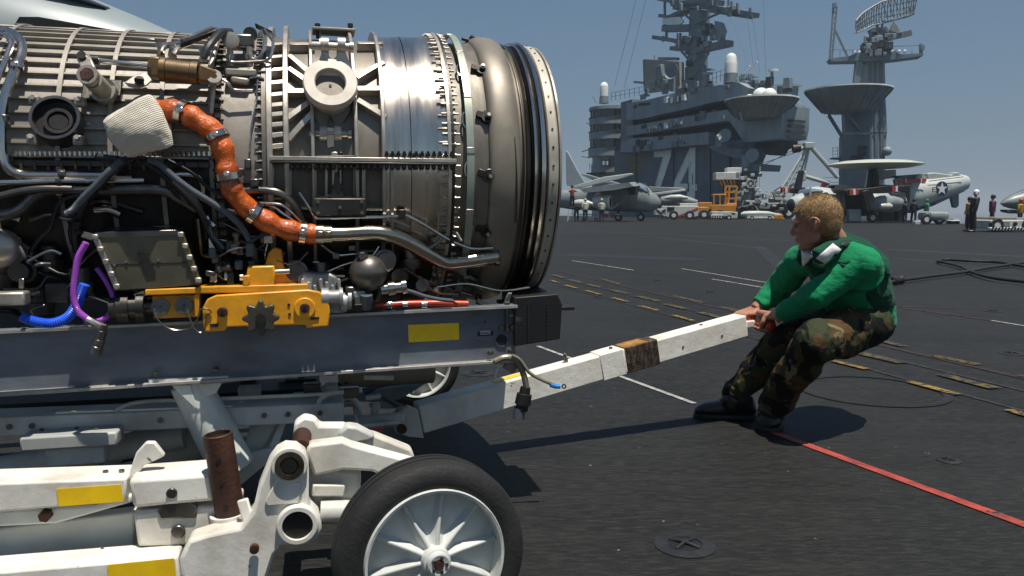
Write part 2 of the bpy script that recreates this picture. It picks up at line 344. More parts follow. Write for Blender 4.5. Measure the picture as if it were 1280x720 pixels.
tds = [(856, 682, .050, 'round steel tie-down cup with crossed bars on the empty deck right of the near wheel'), (598, 467, .055, 'tie-down cup just behind the end of the blue-grey rail'), (1186, 576, .026, 'small tie-down cup near the lower right, beyond the long red line'),
       (1265, 442, .05, 'tie-down cup at the right edge beyond the dashed yellow lines'), (930, 418, .05, 'tie-down cup on the deck just under the handle end of the drawbar'), (822, 351, .055, 'tie-down cup between white line and dashed yellow line'), (888, 365, .055, 'tie-down cup right of the short faint yellow dashes, left of the green-shirted man'), (748, 372, .05, 'tie-down cup near the black box at the rail end'), (1242, 389, .05, 'tie-down cup under the thin red line at the far right')]
for x, y, r_, l_ in tds: tiedown(x, y, r_)['label'] = l_
# big black hose looping on the right
def gpath(pts, z=.05): return [onZ(x, y, z) for x, y in pts]
hz = MB().tube(gpath([(1110, 353), (1135, 349), (1165, 345), (1205, 340), (1240, 334), (1290, 327), (1340, 322)]), .024, 10, smooth=6).build('black_hose', BLACKR, None)
tag(hz, 'thick black hose with metal coupling lying on deck behind the crouching man', 'hose')
ct = onZ(1122, 350, .06); MB().lathe([(-.14, .03), (-.13, .05), (-.04, .055), (-.03, .045), (.05, .045), (.06, .055), (.11, .055), (.12, .04)], ct, onZ(1165, 345, .06) - ct, 14).build('hose_coupling', TD, hz)
h2 = MB().tube(gpath([(1345, 360), (1310, 355), (1280, 352), (1240, 347), (1215, 340), (1200, 333), (1180, 328), (1172, 326.5), (1180, 324.5), (1210, 326), (1250, 328), (1290, 335), (1340, 345)]), .024, 10, smooth=6).build('black_hose', BLACKR, None)
tag(h2, 'black hose bent into a narrow loop at the right edge of the deck', 'hose')
# ------------------------------------------------------------------ jet engine on its cradle
TF = Frame((-0.285, 2.85, 0), R(14))
ZC = TF.at(540, 214, 0).z
ENG = thing('jet_engine', 'long bare-metal jet engine tangled in pipes and cables lying on the wheeled trailer', 'jet engine', TF.M.copy())
AX = V((1, 0, 0)); EO = V((0, 0, ZC))
def sp(u, th, r): return V((u, -r * math.cos(th), ZC + r * math.sin(th)))
def sx(px, py, r): return sp(*TF.cyl(px, py, r, 0, ZC), r)
def spath(pts): return [sx(*p) for p in pts]
def E(mb, name, m, **k): return mb.build(name, m, k.pop('parent', ENG), **k)
REF = (0, -1, 0)
def lat(prof, n=96, m=None): return MB().lathe(prof, EO, AX, n, ref=REF)
# casings
E(lat([(-1.75, .40), (-1.75, .412), (-.672, .412), (-.672, .40)]), 'compressor_casing', CASE)
E(lat([(-.672, .40), (-.672, .430), (-.655, .430), (-.655, .418), (-.545, .424), (-.545, .40)]), 'smooth_casing', CASE)
E(lat([(-.55, .40), (-.545, .447), (-.528, .447), (-.528, .425), (-.20, .425), (-.20, .41)]), 'ring_frame_casing', HEAT)
E(lat([(-.20, .43), (-.20, .446), (-.16, .444), (-.124, .447), (-.124, .43)]), 'polished_shell', SHEET)
E(lat([(-.123, .43), (-.122, .449), (-.09, .447), (-.05, .451), (-.010, .455), (-.010, .43)]), 'polished_shell', SHEET)
E(lat([(.0, .42), (.004, .432), (.10, .436), (.112, .44), (.112, .42)]), 'afterburner_casing', HEAT)
prof = [(.108, .425)] + [(.112 + .100 * (1 - math.cos(a)) / 2, .428 + .032 * math.sin(a) ** .6) for a in [PI * i / 14 for i in range(15)]] + [(.212, .415)]
E(lat(prof), 'air_duct_bulge', BULGE)
for u_ in (.114, .209): E(lat([(u_ - .003, .40), (u_ - .003, .437), (u_ + .003, .437), (u_ + .003, .40)]), 'duct_edge_band', DARKM)
E(lat([(.205, .40), (.21, .425), (.236, .422), (.236, .40)]), 'afterburner_casing', HEAT)
for u, r, wd, m in ((.228, .440, .006, CHROME), (.240, .436, .012, DARKM), (.254, .432, .006, BLACKM), (.262, .444, .011, CHROME), (.273, .438, .010, BLACKM), (.285, .447, .013, CHROME), (.294, .436, .010, DARKM)):
    E(lat([(u - wd/2, r - .03), (u - wd/2, r - .002), (u, r + .002), (u + wd/2, r - .002), (u + wd/2, r - .03)]), 'nozzle_seal_ring', m)
E(lat([(.215, .38), (.30, .38)]), 'nozzle_liner', BLACKM)
E(lat([(.298, .40), (.300, .432), (.304, .4385), (.330, .4375), (.336, .432), (.338, .400), (.338, .385), (.20, .375)]), 'nozzle_seal_flange', CREAM)
E(lat([(.338, .392), (.340, .434), (.346, .436), (.348, .430), (.346, .392)]), 'nozzle_outer_lip', TITAN)
mb = MB()
for k in range(48):
    a = 2*PI*k/48; mb.disc(sp(.317, a, .4385), sp(0, a, 1) - sp(0, a, 0), .0035, .004, 8)
E(mb, 'rivet_row', DARKM, kind='stuff')
# axial ribs of the compressor casing: one mesh, turned about the axis
me = None
def ring_copy(src, ang):
    c = src.copy(); COL.objects.link(c); c.parent = ENG; c.location = (0, 0, ZC); c.rotation_euler = (ang, 0, 0); return c
segs = [(-1.74, -1.24), (-1.235, -1.075), (-1.07, -.945), (-.94, -.815), (-.81, -.685)]
protos = []
for a, b in segs:
    m0 = MB()
    m0.box((( a+b)/2, -.4155, 0), (b - a, .013, .0045))
    m0.box(((a+b)/2, -.4228, 0), (b - a, .002, .007))
    protos.append(m0.build('axial_rib', CASE, ENG, bev=.001)); protos[-1].location = (0, 0, ZC)
k = 0
for deg in [91.5 - 5.7 * i for i in range(16)]:
    for j, p in enumerate(protos):
        if k == 0: p.rotation_euler = (-R(deg), 0, 0)
        else: ring_copy(p, -R(deg))
    k += 1
rg = MB().lathe([(-.004, .40), (-.004, .4245), (-.006, .4245), (-.006, .4275), (.006, .4275), (.006, .4245), (.004, .4245), (.004, .40)], (0, 0, 0), AX, 72, ref=REF).build('hoop_rib', CASE, ENG)
rg.location = (-.8125, 0, ZC)
for u in (-.9425, -1.0725, -1.2375, -.683):
    c = rg.copy(); COL.objects.link(c); c.parent = ENG; c.location = (u, 0, ZC)
# lower cowl panels: underside shade put into the near-black colour, plus grime
SHADE_GRIME = mat('shade and grime lower panel', (.022, .020, .017), .5, metal=.5, var=.5, vs=7, dirt=((.07, .06, .048), .5, 12), bump=.3, bs=30)
def lowpanel(u0, u1, r, a0, a1): return E(MB().lathe([(u0, r - .01), (u0, r), (u1, r), (u1, r - .01)], EO, AX, 40, a0=R(a0), a1=R(a1), ref=REF), 'shade_panel', SHADE_GRIME)
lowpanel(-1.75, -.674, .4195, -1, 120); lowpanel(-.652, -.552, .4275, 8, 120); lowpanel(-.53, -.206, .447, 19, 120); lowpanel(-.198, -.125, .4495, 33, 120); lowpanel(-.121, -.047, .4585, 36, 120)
# flange bolts, joined
def bolts(u, r, n, rad=.0055, h=.02, along=0.0, a0=-60, a1=110, m=DARKM, name='bolt_row'):
    mb = MB()
    for i in range(n):
        a = R(a0 + (a1 - a0) * i / (n - 1)); c = sp(u, a, r)
        if along: mb.lathe([(-along, .0001), (-along, rad*.6), (-along*.45, rad*.6), (-along*.45, rad), (0, rad), (along*.5, rad), (along*.5, rad*.55), (along, rad*.55), (along, .0001)], c, AX, 6)
        else: mb.disc(c, sp(0, a, 1) - sp(0, a, 0), rad, h, 6)
    return E(mb, name, m, kind='stuff', smooth=20)
bolts(-.663, .436, 46, .006, along=.016)
bolts(-.548, .440, 52, .0055, along=.014)
E(lat([(-.0155, .42), (-.0155, .4665), (-.006, .4665), (-.006, .42)], 120), 'bolted_flange', TITAN)
E(lat([(-.005, .42), (-.005, .4645), (.004, .4645), (.004, .42)], 120), 'bolted_flange', DARKM)
bolts(-.005, .4585, 44, .006, along=.026, m=TITAN)
mb = MB()
for i in range(26):                                   # long studs in front of the flange, lower half
    a = R(-70 + 5.2 * i); mb.lathe([(0, .0001), (.004, .003), (.03, .0045), (.034, .0001)], sp(-.045, a, .4555), AX, 6)
E(mb, 'stud_row', TITAN, kind='stuff')
# ring frame ribs
for u, r, w_ in ((-.524, .458, .016), (-.478, .463, .015), (-.405, .455, .010), (-.282, .456, .011), (-.2035, .459, .012)):
    E(lat([(u - w_/2, .42), (u - w_/2, r - .002), (u - w_/2 + .002, r), (u + w_/2 - .002, r), (u + w_/2, r - .002), (u + w_/2, .42)], 120), 'frame_ring', TITAN)
def surfbar(p, q, w_, r0=.424, r1=.452, name='frame_web', m=TITAN, n=6, par=None):
    (u0, t0), (u1, t1) = TF.cyl(p[0], p[1], r1, 0, ZC), TF.cyl(q[0], q[1], r1, 0, ZC)
    du, dt = u1 - u0, (t1 - t0) * r1; L_ = math.hypot(du, dt) or 1; pu, pt = -dt / L_ * w_/2, du / L_ * w_/2 / r1
    secs = []
    for i in range(n + 1):
        s = i / n; u, t = u0 + (u1-u0)*s, t0 + (t1-t0)*s
        secs.append([sp(u - pu, t - pt, r0), sp(u + pu, t + pt, r0), sp(u + pu, t + pt, r1), sp(u - pu, t - pt, r1)])
    return E(MB().loft(secs), name, m, parent=par or ENG, bev=.0012)
for y in (53, 69, 85, 101, 116, 129, 141, 154, 167, 181): surfbar((338, y + 2), (359, y), .013)
for a, b in (((362, 54), (393, 54)), ((361, 68), (384, 88)), ((360, 84), (382, 99)), ((359, 113), (384, 113)), ((359, 147), (385, 128)), ((360, 174), (390, 141)),
             ((447, 53), (479, 53)), ((446, 96), (480, 77)), ((447, 110), (481, 110)), ((447, 124), (483, 146))): surfbar(a, b, .016)
# horizontal split flange
def split(px0, px1, py, name, m, hgt, r0, r1):
    u0, t0 = TF.cyl(px0, py, r1, 0, ZC); u1, t1 = TF.cyl(px1, py, r1, 0, ZC); t = TF.cyl((px0 + px1)/2, py, r1, 0, ZC)[1]
    c = (sp(u0, t, (r0+r1)/2) + sp(u1, t, (r0+r1)/2)) / 2
    return E(MB().box(c, (abs(u1 - u0), r1 - r0, hgt)), name, m, bev=.0015)
split(337, 571, 199, 'split_flange', TITAN, .012, .42, .472)
split(337, 571, 204, 'split_flange', DARKM, .006, .42, .474)
mb = MB(); x = 365
while x < 568:
    if x > 478:
        c = sx(x, 196, .468); mb.lathe([(0, .0001), (0, .006), (.010, .006), (.010, .004), (.016, .004), (.016, .0001)], c, (0, 0, 1), 6)
    c = sx(x, 206, .468); mb.lathe([(0, .0001), (0, .006), (-.010, .006), (-.012, .004), (-.015, .0035), (-.015, .0001)], c, (0, 0, 1), 6)
    x += 7.4
E(mb, 'bolt_row', BLACKM, kind='stuff')
# lower half cells: raised ribs round dark recesses
for x0, x1, yb in ((343, 358, 247), (365, 392, 260), (396, 407, 247), (409, 417, 244), (427, 441, 247), (444, 452, 247), (457, 487, 261)):
    for xx in (x0 - 1.5, x1 + 1.5): surfbar((xx, 208), (xx, yb), .006, name='casing_rib', r0=.42, r1=.450)
    surfbar((x0 - 3, yb + 1), (x1 + 3, yb + 1), .007, name='casing_rib', r0=.42, r1=.450)
surfbar((490, 204), (490, 300), .009, name='casing_rib', r0=.42, r1=.463)
for x, y0, y1 in ((534, 215, 290), (548, 210, 300)): surfbar((x, y0), (x, y1), .006, name='shell_bead', r0=.44, r1=.4545, m=SHEET)
for x in (350, 362, 374, 398, 404): surfbar((x, 262), (x + 3, 300), .012, name='casing_rib', r0=.40, r1=.43, m=DARKM)
# trunnion mount
c = sx(413, 103, .50); ax = V((0, -1, 0.40)).normalized(); TRB = mat('pale machined mount ring', (.62, .56, .48), .42, metal=.25, var=.12, vs=14, dirt=((.35, .30, .24), .5, 20))
tr = E(MB().lathe([(-.075, .069), (-.03, .069), (-.022, .077), (0, .077), (.004, .074), (.004, .045), (0, .042), (-.028, .042), (-.030, .0001)], c, ax, 48, ref=(1, 0, 0)), 'trunnion_mount', TRB)
E(MB().disc(c + ax * -.022, ax, .0415, .006, 36), 'mount_socket', HEAT, parent=tr)
E(MB().disc(c + ax * -.018, ax, .0042, .003, 10), 'socket_hole', BLACKM, parent=tr)
def yoke(pts, dep, name, m=TITAN, r=.47, off=.03):
    """flat plate outlined in pixels lying on the casing"""
    q = [TF.at(x, y, c.y + dep) for x, y in pts]
    return E(MB().prism(q, (0, off, 0)), name, m, bev=.003)
yoke([(396, 82), (402, 66), (402, 50), (411, 50), (411, 70), (416, 74), (421, 70), (421, 50), (432, 50), (432, 66), (442, 88), (446, 103), (436, 128), (390, 128), (380, 103)], .03, 'mount_yoke')
yoke([(388, 138), (388, 124), (438, 124), (438, 140), (431, 152), (425, 158), (425, 178), (419, 178), (419, 160), (413, 146), (408, 160), (408, 178), (400, 178), (400, 158), (394, 150)], .035, 'mount_yoke', HEAT)
for (x, y, l) in ((414, 58, .125), (413, 167, .12)):
    p = TF.at(x, y, c.y + .03); E(MB().lathe([(-l/2, .0001), (-l/2, .008), (-l/2 + .01, .012), (l/2 - .012, .012), (l/2 - .01, .016), (l/2, .016), (l/2, .0001)], p, AX, 12), 'pivot_pin', TITAN)
for x in (404, 422): p = TF.at(x, 167, c.y + .03); E(MB().disc(p, AX, .022, .020, 20), 'clevis_lug', TRB)
for x in (406, 427): p = TF.at(x, 56, c.y + .03); E(MB().disc(p, AX, .020, .022, 20), 'clevis_lug', TRB)
E(MB().box(TF.at(413, 172, c.y + .03), (.026, .02, .062)), 'link_bar', BRASS, bev=.004)
E(MB().beam(TF.at(418, 190, -.44), TF.at(419, 232, -.44), .018, .012, up=(0, 1, 0)), 'link_rod', TITAN, bev=.002)
E(MB().beam(TF.at(426, 190, -.44), TF.at(426, 232, -.44), .010, .012, up=(0, 1, 0)), 'link_rod', DARKM, bev=.002)
E(MB().beam(sx(395, 199, .462), sx(446, 199, .462), .012, .022), 'mount_base_bar', DARKM, bev=.002)
# top plate with posts over the mount
tp = E(MB().box(TF.at(417, 40, -.10), (.135, .10, .008)), 'top_bracket', CASE, bev=.002)
for x in (397, 438):
    p = TF.at(x, 36, -.12); E(MB().lathe([(-.03, .006), (.004, .006), (.004, .009), (.016, .009), (.018, .0001)], p, (0, 0, 1), 10), 'bracket_bolt', DARKM, parent=tp)
for x in (400, 436): E(MB().beam(TF.at(x, 40, -.12), TF.at(x + 1, 80, -.17), .006, .02), 'bracket_post', TITAN, parent=tp)
# plate and triangular rod below
pl = E(MB().box(TF.at(425, 259, -.452), (.150, .012, .052)), 'name_plate', DARKM, bev=.004)
for dx, dz in ((-.062, .016), (.062, .016), (-.062, -.016), (.062, -.016), (0, 0)):
    E(MB().disc(TF.at(425, 259, -.459) + V((dx, 0, dz)), (0, 1, 0), .005, .006, 8), 'screw', HEAT, parent=pl)
E(MB().prism([TF.at(x, y, -.455) for x, y in ((411, 249), (417, 230), (419, 215), (423, 215), (425, 230), (433, 249))], (0, .012, 0)), 'fork_fitting', DARKM, bev=.002)
# the standing strip round the afterburner, with its brackets
secs = []
for i in range(60):
    a = R(112 - 180 * i / 59); u = .052
    secs.append([sp(u - .011, a, .458), sp(u + .011, a, .458), sp(u + .011, a, .463), sp(u - .011, a, .463)])
st = E(MB().loft(secs), 'curved_strip', STRIP)
for a in (78, 52, 27, 5, -18):
    E(MB().box(sp(.052, R(a), .459), (.024, .012, .020), Matrix.Rotation(-R(a), 3, 'X')), 'strip_clip', TITAN, parent=st, bev=.002)
for (x, y) in ((603, 87), (610, 146), (612, 220), (609, 290), (590, 50)):
    q = sx(x, y, .446); nrm = (q - EO); nrm.x = 0; nrm.normalize()
    b = E(MB().lathe([(-.03, .022), (0, .022), (.002, .020), (.002, .010), (.014, .010), (.014, .0001)], q, nrm, 16), 'mount_boss', DARKM)
    E(MB().disc(q + nrm * .016, nrm, .006, .006, 8), 'boss_bolt', TITAN, parent=b)
    E(MB().beam(q - nrm*.004, q + V((-.035, 0, .012)) - nrm*.006, .022, .010, up=nrm), 'boss_arm', DARKM, parent=b, bev=.002)
for (x, y) in ((575, 88), (582, 150), (585, 212), (587, 288)):
    q = sx(x, y, .450); nrm = (q - EO); nrm.x = 0; nrm.normalize(); zz = AX.cross(nrm)
    pts = [q + AX * (.010 * math.cos(t)) + zz * (.024 * math.sin(t)) for t in [2*PI*i/20 for i in range(20)]]
    E(MB().tube(pts, .0035, 6, closed=True), 'wire_loop', CHROME)
for y in (230, 262, 292): surfbar((644, y - 60), (646, y + 50), .003, name='duct_seam', r0=.425, r1=.4615, m=HEAT) if y == 230 else None

# ---- pipes and hoses
def pipe(pts, r, m, name, n=10, smooth=5, parent=None, lab=None, **k):
    return E(MB().tube(spath(pts), r, n, smooth=smooth, **k), name, m, parent=parent or ENG, label=lab)
def clampring(p, q, r, m=CHROME, w_=.014, name='hose_clamp', parent=None):
    p, q = V(p), V(q); d = (q - p).normalized()
    o = E(MB().lathe([(-w_/2, r), (-w_/2, r + .004), (w_/2, r + .004), (w_/2, r), (-w_/2, r)], p, d, 20), name, m, parent=parent or ENG)
    E(MB().box(p + V((0, -r - .006, .004)), (w_, .014, .012)), 'clamp_screw', m, parent=o if parent is None else parent, bev=.002) if parent is None else None
    return o
pipe([(-30, 35, .46), (0, 38, .46), (14, 41, .46), (26, 52, .46), (27, 68, .46), (20, 85, .46), (9, 112, .46), (3, 140, .455), (2, 170, .455), (3, 192, .455), (10, 210, .455), (28, 219, .45), (60, 220, .45), (110, 220, .45), (165, 221, .44)], .0125, CHROME, 'bleed_pipe')
pipe([(-30, 42, .47), (0, 43, .47), (10, 46, .47), (14, 54, .47), (11, 65, .47), (0, 92, .46), (-20, 130, .46)], .008, CHROME, 'bleed_pipe')
pipe([(-20, 228, .47), (20, 228, .47), (75, 226, .47), (135, 226, .46), (180, 226, .45)], .007, CHROME, 'fuel_pipe')
pipe([(-20, 268, .47), (8, 268, .47), (28, 260, .47), (48, 242, .46), (75, 237, .46), (140, 238, .46), (200, 238, .46), (222, 248, .45), (245, 262, .44)], .0145, DTUBE, 'oil_pipe')
pipe([(-20, 250, .48), (20, 240, .48), (50, 236, .48), (90, 236, .47)], .009, DTUBE, 'oil_pipe')
for p, q in (((79, 219), (80, 219)), ((76, 228), (80, 228)), ((75, 239), (80, 239))):
    clampring(sx(*p, .455), sx(*q, .455) + V((.01, 0, 0)), .012, DTUBE)
clampring(sx(21, 84, .46), sx(20, 90, .46), .0125)
E(MB().box(sx(3, 150, .45), (.03, .03, .03)), 'pipe_union', DTUBE, bev=.005)
# orange sleeved duct
opts = [(188, 138, .45), (205, 137, .46), (228, 141, .475), (250, 152, .48), (268, 166, .48), (279, 188, .48), (284, 214, .48), (290, 236, .48), (303, 254, .48), (322, 270, .48), (350, 284, .485), (378, 291, .485), (399, 293, .485)]
P_ = catmull(spath(opts), 8)
dd = E(MB().tube(P_, [.029 + .003 * math.sin(i * 1.7) + .0015 * math.sin(i * 4.1) for i in range(40)], 20), 'sleeved_duct', ORANGE, smooth=60)
for a, b in ((2.05, 2.1), (4.35, 4.4), (6.3, 6.35), (8.75, 8.8), (11.1, 11.15)):
    i = int(a * 8); clampring(P_[i], P_[min(i+2, len(P_)-1)], .0315, CHROME, .017)
E(MB().tube(spath([(206, 142, .44), (206, 160, .43)]), .013, 12), 'sleeved_duct', ORANGE)
P2 = spath([(398, 293, .485), (430, 293, .485), (465, 291, .485), (487, 294, .485), (510, 303, .48), (535, 317, .48), (556, 328, .48), (578, 327, .48), (600, 324, .475), (620, 321, .46)])
E(MB().tube(P2, .0235, 18, smooth=6), 'steel_pipe', BRASS)
for k_, rr in ((0, .027), (.35, .0245)): clampring(P2[0].lerp(P2[1], k_ * .9 + .05), P2[1], rr, BRASS, .022)
E(MB().disc(sx(620, 321, .455), (1, 0, .05), .030, .016, 20), 'pipe_flange', DTUBE, bev=.002)
pipe([(556, 328, .47), (575, 343, .46), (595, 352, .45), (612, 364, .44), (622, 380, .43)], .0155, DTUBE, 'steel_pipe')
clampring(sx(582, 347, .455), sx(590, 352, .455), .016, DTUBE, .03)
def sens(pts, m=CHROME, r=.0045): return pipe(pts, r, m, 'sensor_tube', smooth=3, n=8)
sens([(374, 241, .46), (384, 256, .47), (394, 271, .47), (402, 273, .47), (440, 272, .47), (480, 271, .47), (505, 270, .47), (512, 271, .47), (535, 284, .47), (560, 299, .47), (578, 307, .47), (592, 311, .47), (616, 310, .46)])
E(MB().box(sx(502, 268, .465), (.022, .02, .03)), 'tube_bracket', DARKM, bev=.003)
E(MB().box(sx(562, 300, .465), (.024, .02, .024)), 'tube_bracket', DARKM, bev=.003)
pipe([(305, 239, .45), (325, 238, .455), (345, 240, .46), (360, 248, .46), (372, 262, .46), (380, 280, .46)], .0105, DTUBE, 'fuel_pipe')
pipe([(318, 256, .45), (340, 258, .455), (355, 268, .46), (368, 276, .46)], .006, CHROME, 'fuel_pipe')
pipe([(316, 253, .46), (350, 256, .47), (365, 266, .475), (377, 277, .475)], .0045, CHROME, 'sensor_tube')
pipe([(213, 219, .45), (235, 218, .45), (248, 222, .45), (254, 235, .45), (252, 250, .45)], .008, CHROME, 'fuel_pipe')
pipe([(247, 272, .45), (250, 300, .45), (254, 318, .45), (275, 319, .45), (300, 312, .45)], .009, DTUBE, 'fuel_pipe')
pipe([(300, 300, .42), (330, 312, .42), (350, 300, .42), (380, 310, .42)], .01, DTUBE, 'oil_pipe')
# black and grey electric cables
def cable(pts, r, m, name='electric_cable', corr=True, **k):
    P = catmull(spath(pts), 14)
    if corr: rr = None; o = E(MB().tube(P, [r * (1.0 + (.14 if i % 2 else -.06)) for i in range(len(P))], 8), name, m, smooth=60)
    else: o = E(MB().tube(P, r, 8), name, m, smooth=60)
    return o
cable([(165, 197, .47), (148, 205, .49), (132, 222, .49), (115, 240, .49), (103, 256, .49), (97, 272, .48), (94, 292, .47), (96, 315, .46)], .0105, CABLEB)
cable([(158, 200, .47), (140, 214, .48), (120, 236, .48), (102, 262, .48), (90, 285, .46), (92, 305, .45)], .009, CABLEB)
cable([(152, 201, .49), (138, 213, .50), (122, 230, .50), (104, 248, .50), (92, 262, .50), (83, 268, .50)], .0095, CABLEG)
cable([(186, 199, .49), (200, 206, .50), (218, 222, .50), (238, 237, .50), (262, 252, .50), (286, 268, .50), (305, 288, .50), (315, 310, .50), (320, 330, .49)], .009, CABLEG)
cable([(172, 200, .48), (190, 208, .48), (212, 226, .48), (236, 248, .48), (252, 268, .48), (262, 290, .48), (275, 312, .48), (292, 326, .47), (306, 332, .47)], .0085, CABLEB)
cable([(180, 200, .47), (200, 214, .47), (224, 232, .47), (246, 255, .47), (256, 280, .46), (258, 300, .46)], .0085, CABLEB)
cable([(210, 200, .46), (240, 216, .46), (262, 236, .46), (284, 246, .46)], .005, CABLEB, corr=False)
cable([(104, 243, .47), (78, 250, .46), (68, 268, .46), (62, 286, .46), (50, 298, .46), (40, 312, .46)], .006, CABLEB)
cable([(120, 196, .47), (148, 200, .48)], .01, CABLEB)
cable([(118, 262, .44), (135, 262, .44), (150, 268, .44)], .012, BRASS, 'rubber_hose', corr=False)
cable([(30, 330, .46), (60, 345, .46), (80, 352, .46), (100, 350, .46)], .005, DTUBE, 'sensor_tube', corr=False)
def pcable(pts, v, r, m, name):
    P = catmull([TF.at(x, y, v if isinstance(v, float) else v[i]) for i, (x, y) in enumerate(pts)], 14)
    return E(MB().tube(P, [r * (1.0 + (.14 if i % 2 else -.06)) for i in range(len(P))], 8), name, m, smooth=60)
pcable([(108, 303), (98, 322), (94, 345), (92, 370), (97, 388), (110, 399), (124, 408)], -.52, .0085, PURPLE, 'purple_cable')
pcable([(121, 335), (133, 352), (141, 372), (137, 392), (124, 401), (105, 402)], -.44, .007, PURPLE, 'purple_cable')
pcable([(26, 396), (45, 402), (65, 404), (84, 397), (95, 383), (101, 368), (106, 355)], -.47, .0125, BLUE, 'blue_hose')
cable([(0, 388, .48), (20, 390, .48), (40, 400, .48), (70, 398, .47)], .008, CABLEB)
def connector(a, b, r, m=DTUBE):
    a, b = V(a), V(b); L_ = (b - a).length
    return E(MB().lathe([(0, .0001), (0, r*.6), (L_*.2, r*.6), (L_*.22, r*.8), (L_*.5, r*.8), (L_*.52, r), (L_*.66, r), (L_*.68, r*.92), (L_*.74, r*.92), (L_*.76, r), (L_, r), (L_, r*.8), (L_*.9, r*.75), (L_*.9, .0001)], a, b - a, 16), 'cable_connector', m)
q = TF.at(124, 409, -.52); connector(q + V((.014, -.004, .006)), q + V((-.012, -.006, -.07)), .016)
E(MB().tube([TF.at(109, 399, -.52), TF.at(119, 404, -.522), TF.at(131, 410, -.52)], .011, 10), 'cable_connector', CHROME)
connector(sx(40, 312, .46), sx(33, 338, .46), .016, DTUBE)
connector(sx(12, 300, .44), sx(-10, 350, .42), .05, HEAT)
# port ring on the casing
q = sx(70, 149, .452); nr = V((0, -1, .33)).normalized()
pr = E(MB().lathe([(-.05, .062), (.014, .062), (.014, .054), (-.010, .052), (-.010, .0001)], q, nr, 36), 'port_ring', DTUBE)
E(MB().lathe([(-.03, .036), (.006, .036), (.006, .027), (-.004, .024), (-.004, .0001)], q + V((.006, 0, -.006)), nr, 30), 'port_inner_ring', DARKM, parent=pr)
for a in (45, 135, 225, 315):
    x_ = AX; y_ = nr.cross(x_); p = q + (x_ * math.cos(R(a)) + y_ * math.sin(R(a))) * .078 + nr * .008
    E(MB().box(p - nr*.018, (.026, .030, .026)), 'port_lug', CASE, parent=pr, bev=.004); E(MB().disc(p, nr, .007, .014, 6), 'port_bolt', TITAN, parent=pr)
E(MB().disc(q - nr*.0085, nr, .050, .002, 24), 'port_bore', BLACKM, parent=pr); E(MB().disc(q + V((.006, 0, -.006)) - nr*.001, nr, .0235, .004, 24), 'port_bore', BLACKM, parent=pr)
# lever, shaft and rod of the bronze actuator
s0 = sx(133, 117, .43); s1 = sx(109, 93, .56)
lv = E(MB().lathe([(0, .034), (.03, .034), (.03, .025), (.10, .025), (.10, .019), (.115, .019), (.116, .026), (.135, .026), (.135, .017), ((s1 - s0).length, .017), ((s1 - s0).length, .0001)], s0, s1 - s0, 18), 'lever_shaft', CASE)
E(MB().disc(s1, s1 - s0, .018, .008, 6), 'shaft_nut', RUST, parent=lv)
E(MB().box(sx(128, 114, .425), (.10, .018, .075), Matrix.Rotation(R(-35), 3, 'X')), 'shaft_base', DARKM, bev=.004)
a_, b_ = sx(112, 88, .53), sx(104, 71, .52)
E(MB().beam(a_, b_, .034, .010, up=(0, -1, .3)), 'lever_arm', TITAN, bev=.004)
E(MB().disc(b_ + V((0, -.008, 0)), (0, 1, -.3), .011, .02, 12), 'lever_pin', DARKM)
a_, b_ = sx(118, 75, .50), sx(186, 83, .50)
E(MB().tube([a_, b_], .0075, 12), 'piston_rod', CHROME)
E(MB().tube([a_ - V((.012, 0, 0)), a_ + V((.012, 0, 0))], .012, 12), 'rod_end', DARKM)
d0, d1 = sx(186, 85, .50), sx(248, 92, .50); L_ = (d1 - d0).length
ac = E(MB().lathe([(0, .0001), (0, .020), (.006, .026), (.02, .026), (.022, .022), (.026, .022), (.03, .033), (.045, .033), (.047, .0295), (L_-.02, .0295), (L_-.018, .032), (L_, .032), (L_, .0001)], d0, d1 - d0, 24), 'hydraulic_actuator', BRONZE)
E(MB().box(d0 + V((.02, .0, 0)), (.03, .055, .055)), 'actuator_end', BRONZE, parent=ac, bev=.006)
E(MB().beam(d1, sx(276, 98, .49), (.05, .03), (.05, .03)), 'actuator_lug', BRONZE, parent=ac, bev=.006)
e0 = sx(268, 97, .50); E(MB().ring(e0, (0, 1, -.3), .008, .020, .02, 20), 'eye_end', TITAN, parent=ac)
for x, y in ((201, 68), (216, 70), (254, 73)):
    q = sx(x, y, .50); E(MB().lathe([(0, .011), (.012, .011), (.012, .008), (.03, .008), (.03, .011), (.042, .011), (.042, .0001)], q - V((0, 0, .01)), (0, -.2, 1), 8), 'hose_fitting', TITAN, parent=ac)
pipe([(201, 66, .52), (206, 58, .52), (220, 55, .52), (232, 52, .52), (250, 44, .52), (268, 38, .51), (282, 42, .50)], .0085, CHROME, 'hydraulic_hose')
pipe([(228, 53, .53), (240, 49, .53), (254, 43, .525), (266, 38, .52)], .0125, DTUBE, 'hydraulic_hose')
pipe([(216, 68, .52), (222, 60, .52), (240, 52, .51), (262, 42, .51)], .0075, CHROME, 'hydraulic_hose')
pipe([(254, 72, .52), (258, 62, .53), (265, 52, .53), (276, 41, .52), (288, 40, .50)], .0115, DTUBE, 'hydraulic_hose')
# triangular lug plate right of the lever
q = [sx(x, y, .46) for x, y in ((155, 103), (168, 94), (182, 90), (190, 100), (184, 106), (172, 111), (160, 108))]
E(MB().prism(q, (0, .012, 0)), 'lug_plate', TITAN, bev=.002); E(MB().disc(sx(174, 100, .468), (0, 1, -.6), .013, .004, 16), 'lug_hole', BLACKM)
# vertical rod beside the bolted joint
pipe([(268, 98, .47), (266, 120, .455), (264, 142, .445)], .006, TITAN, 'link_rod', smooth=2)
pipe([(266, 92, .47), (285, 104, .47), (292, 112, .46), (316, 113, .46)], .004, CHROME, 'sensor_tube')
pipe([(273, 47, .46), (268, 64, .46), (263, 84, .46)], .008, TITAN, 'link_rod', smooth=2)
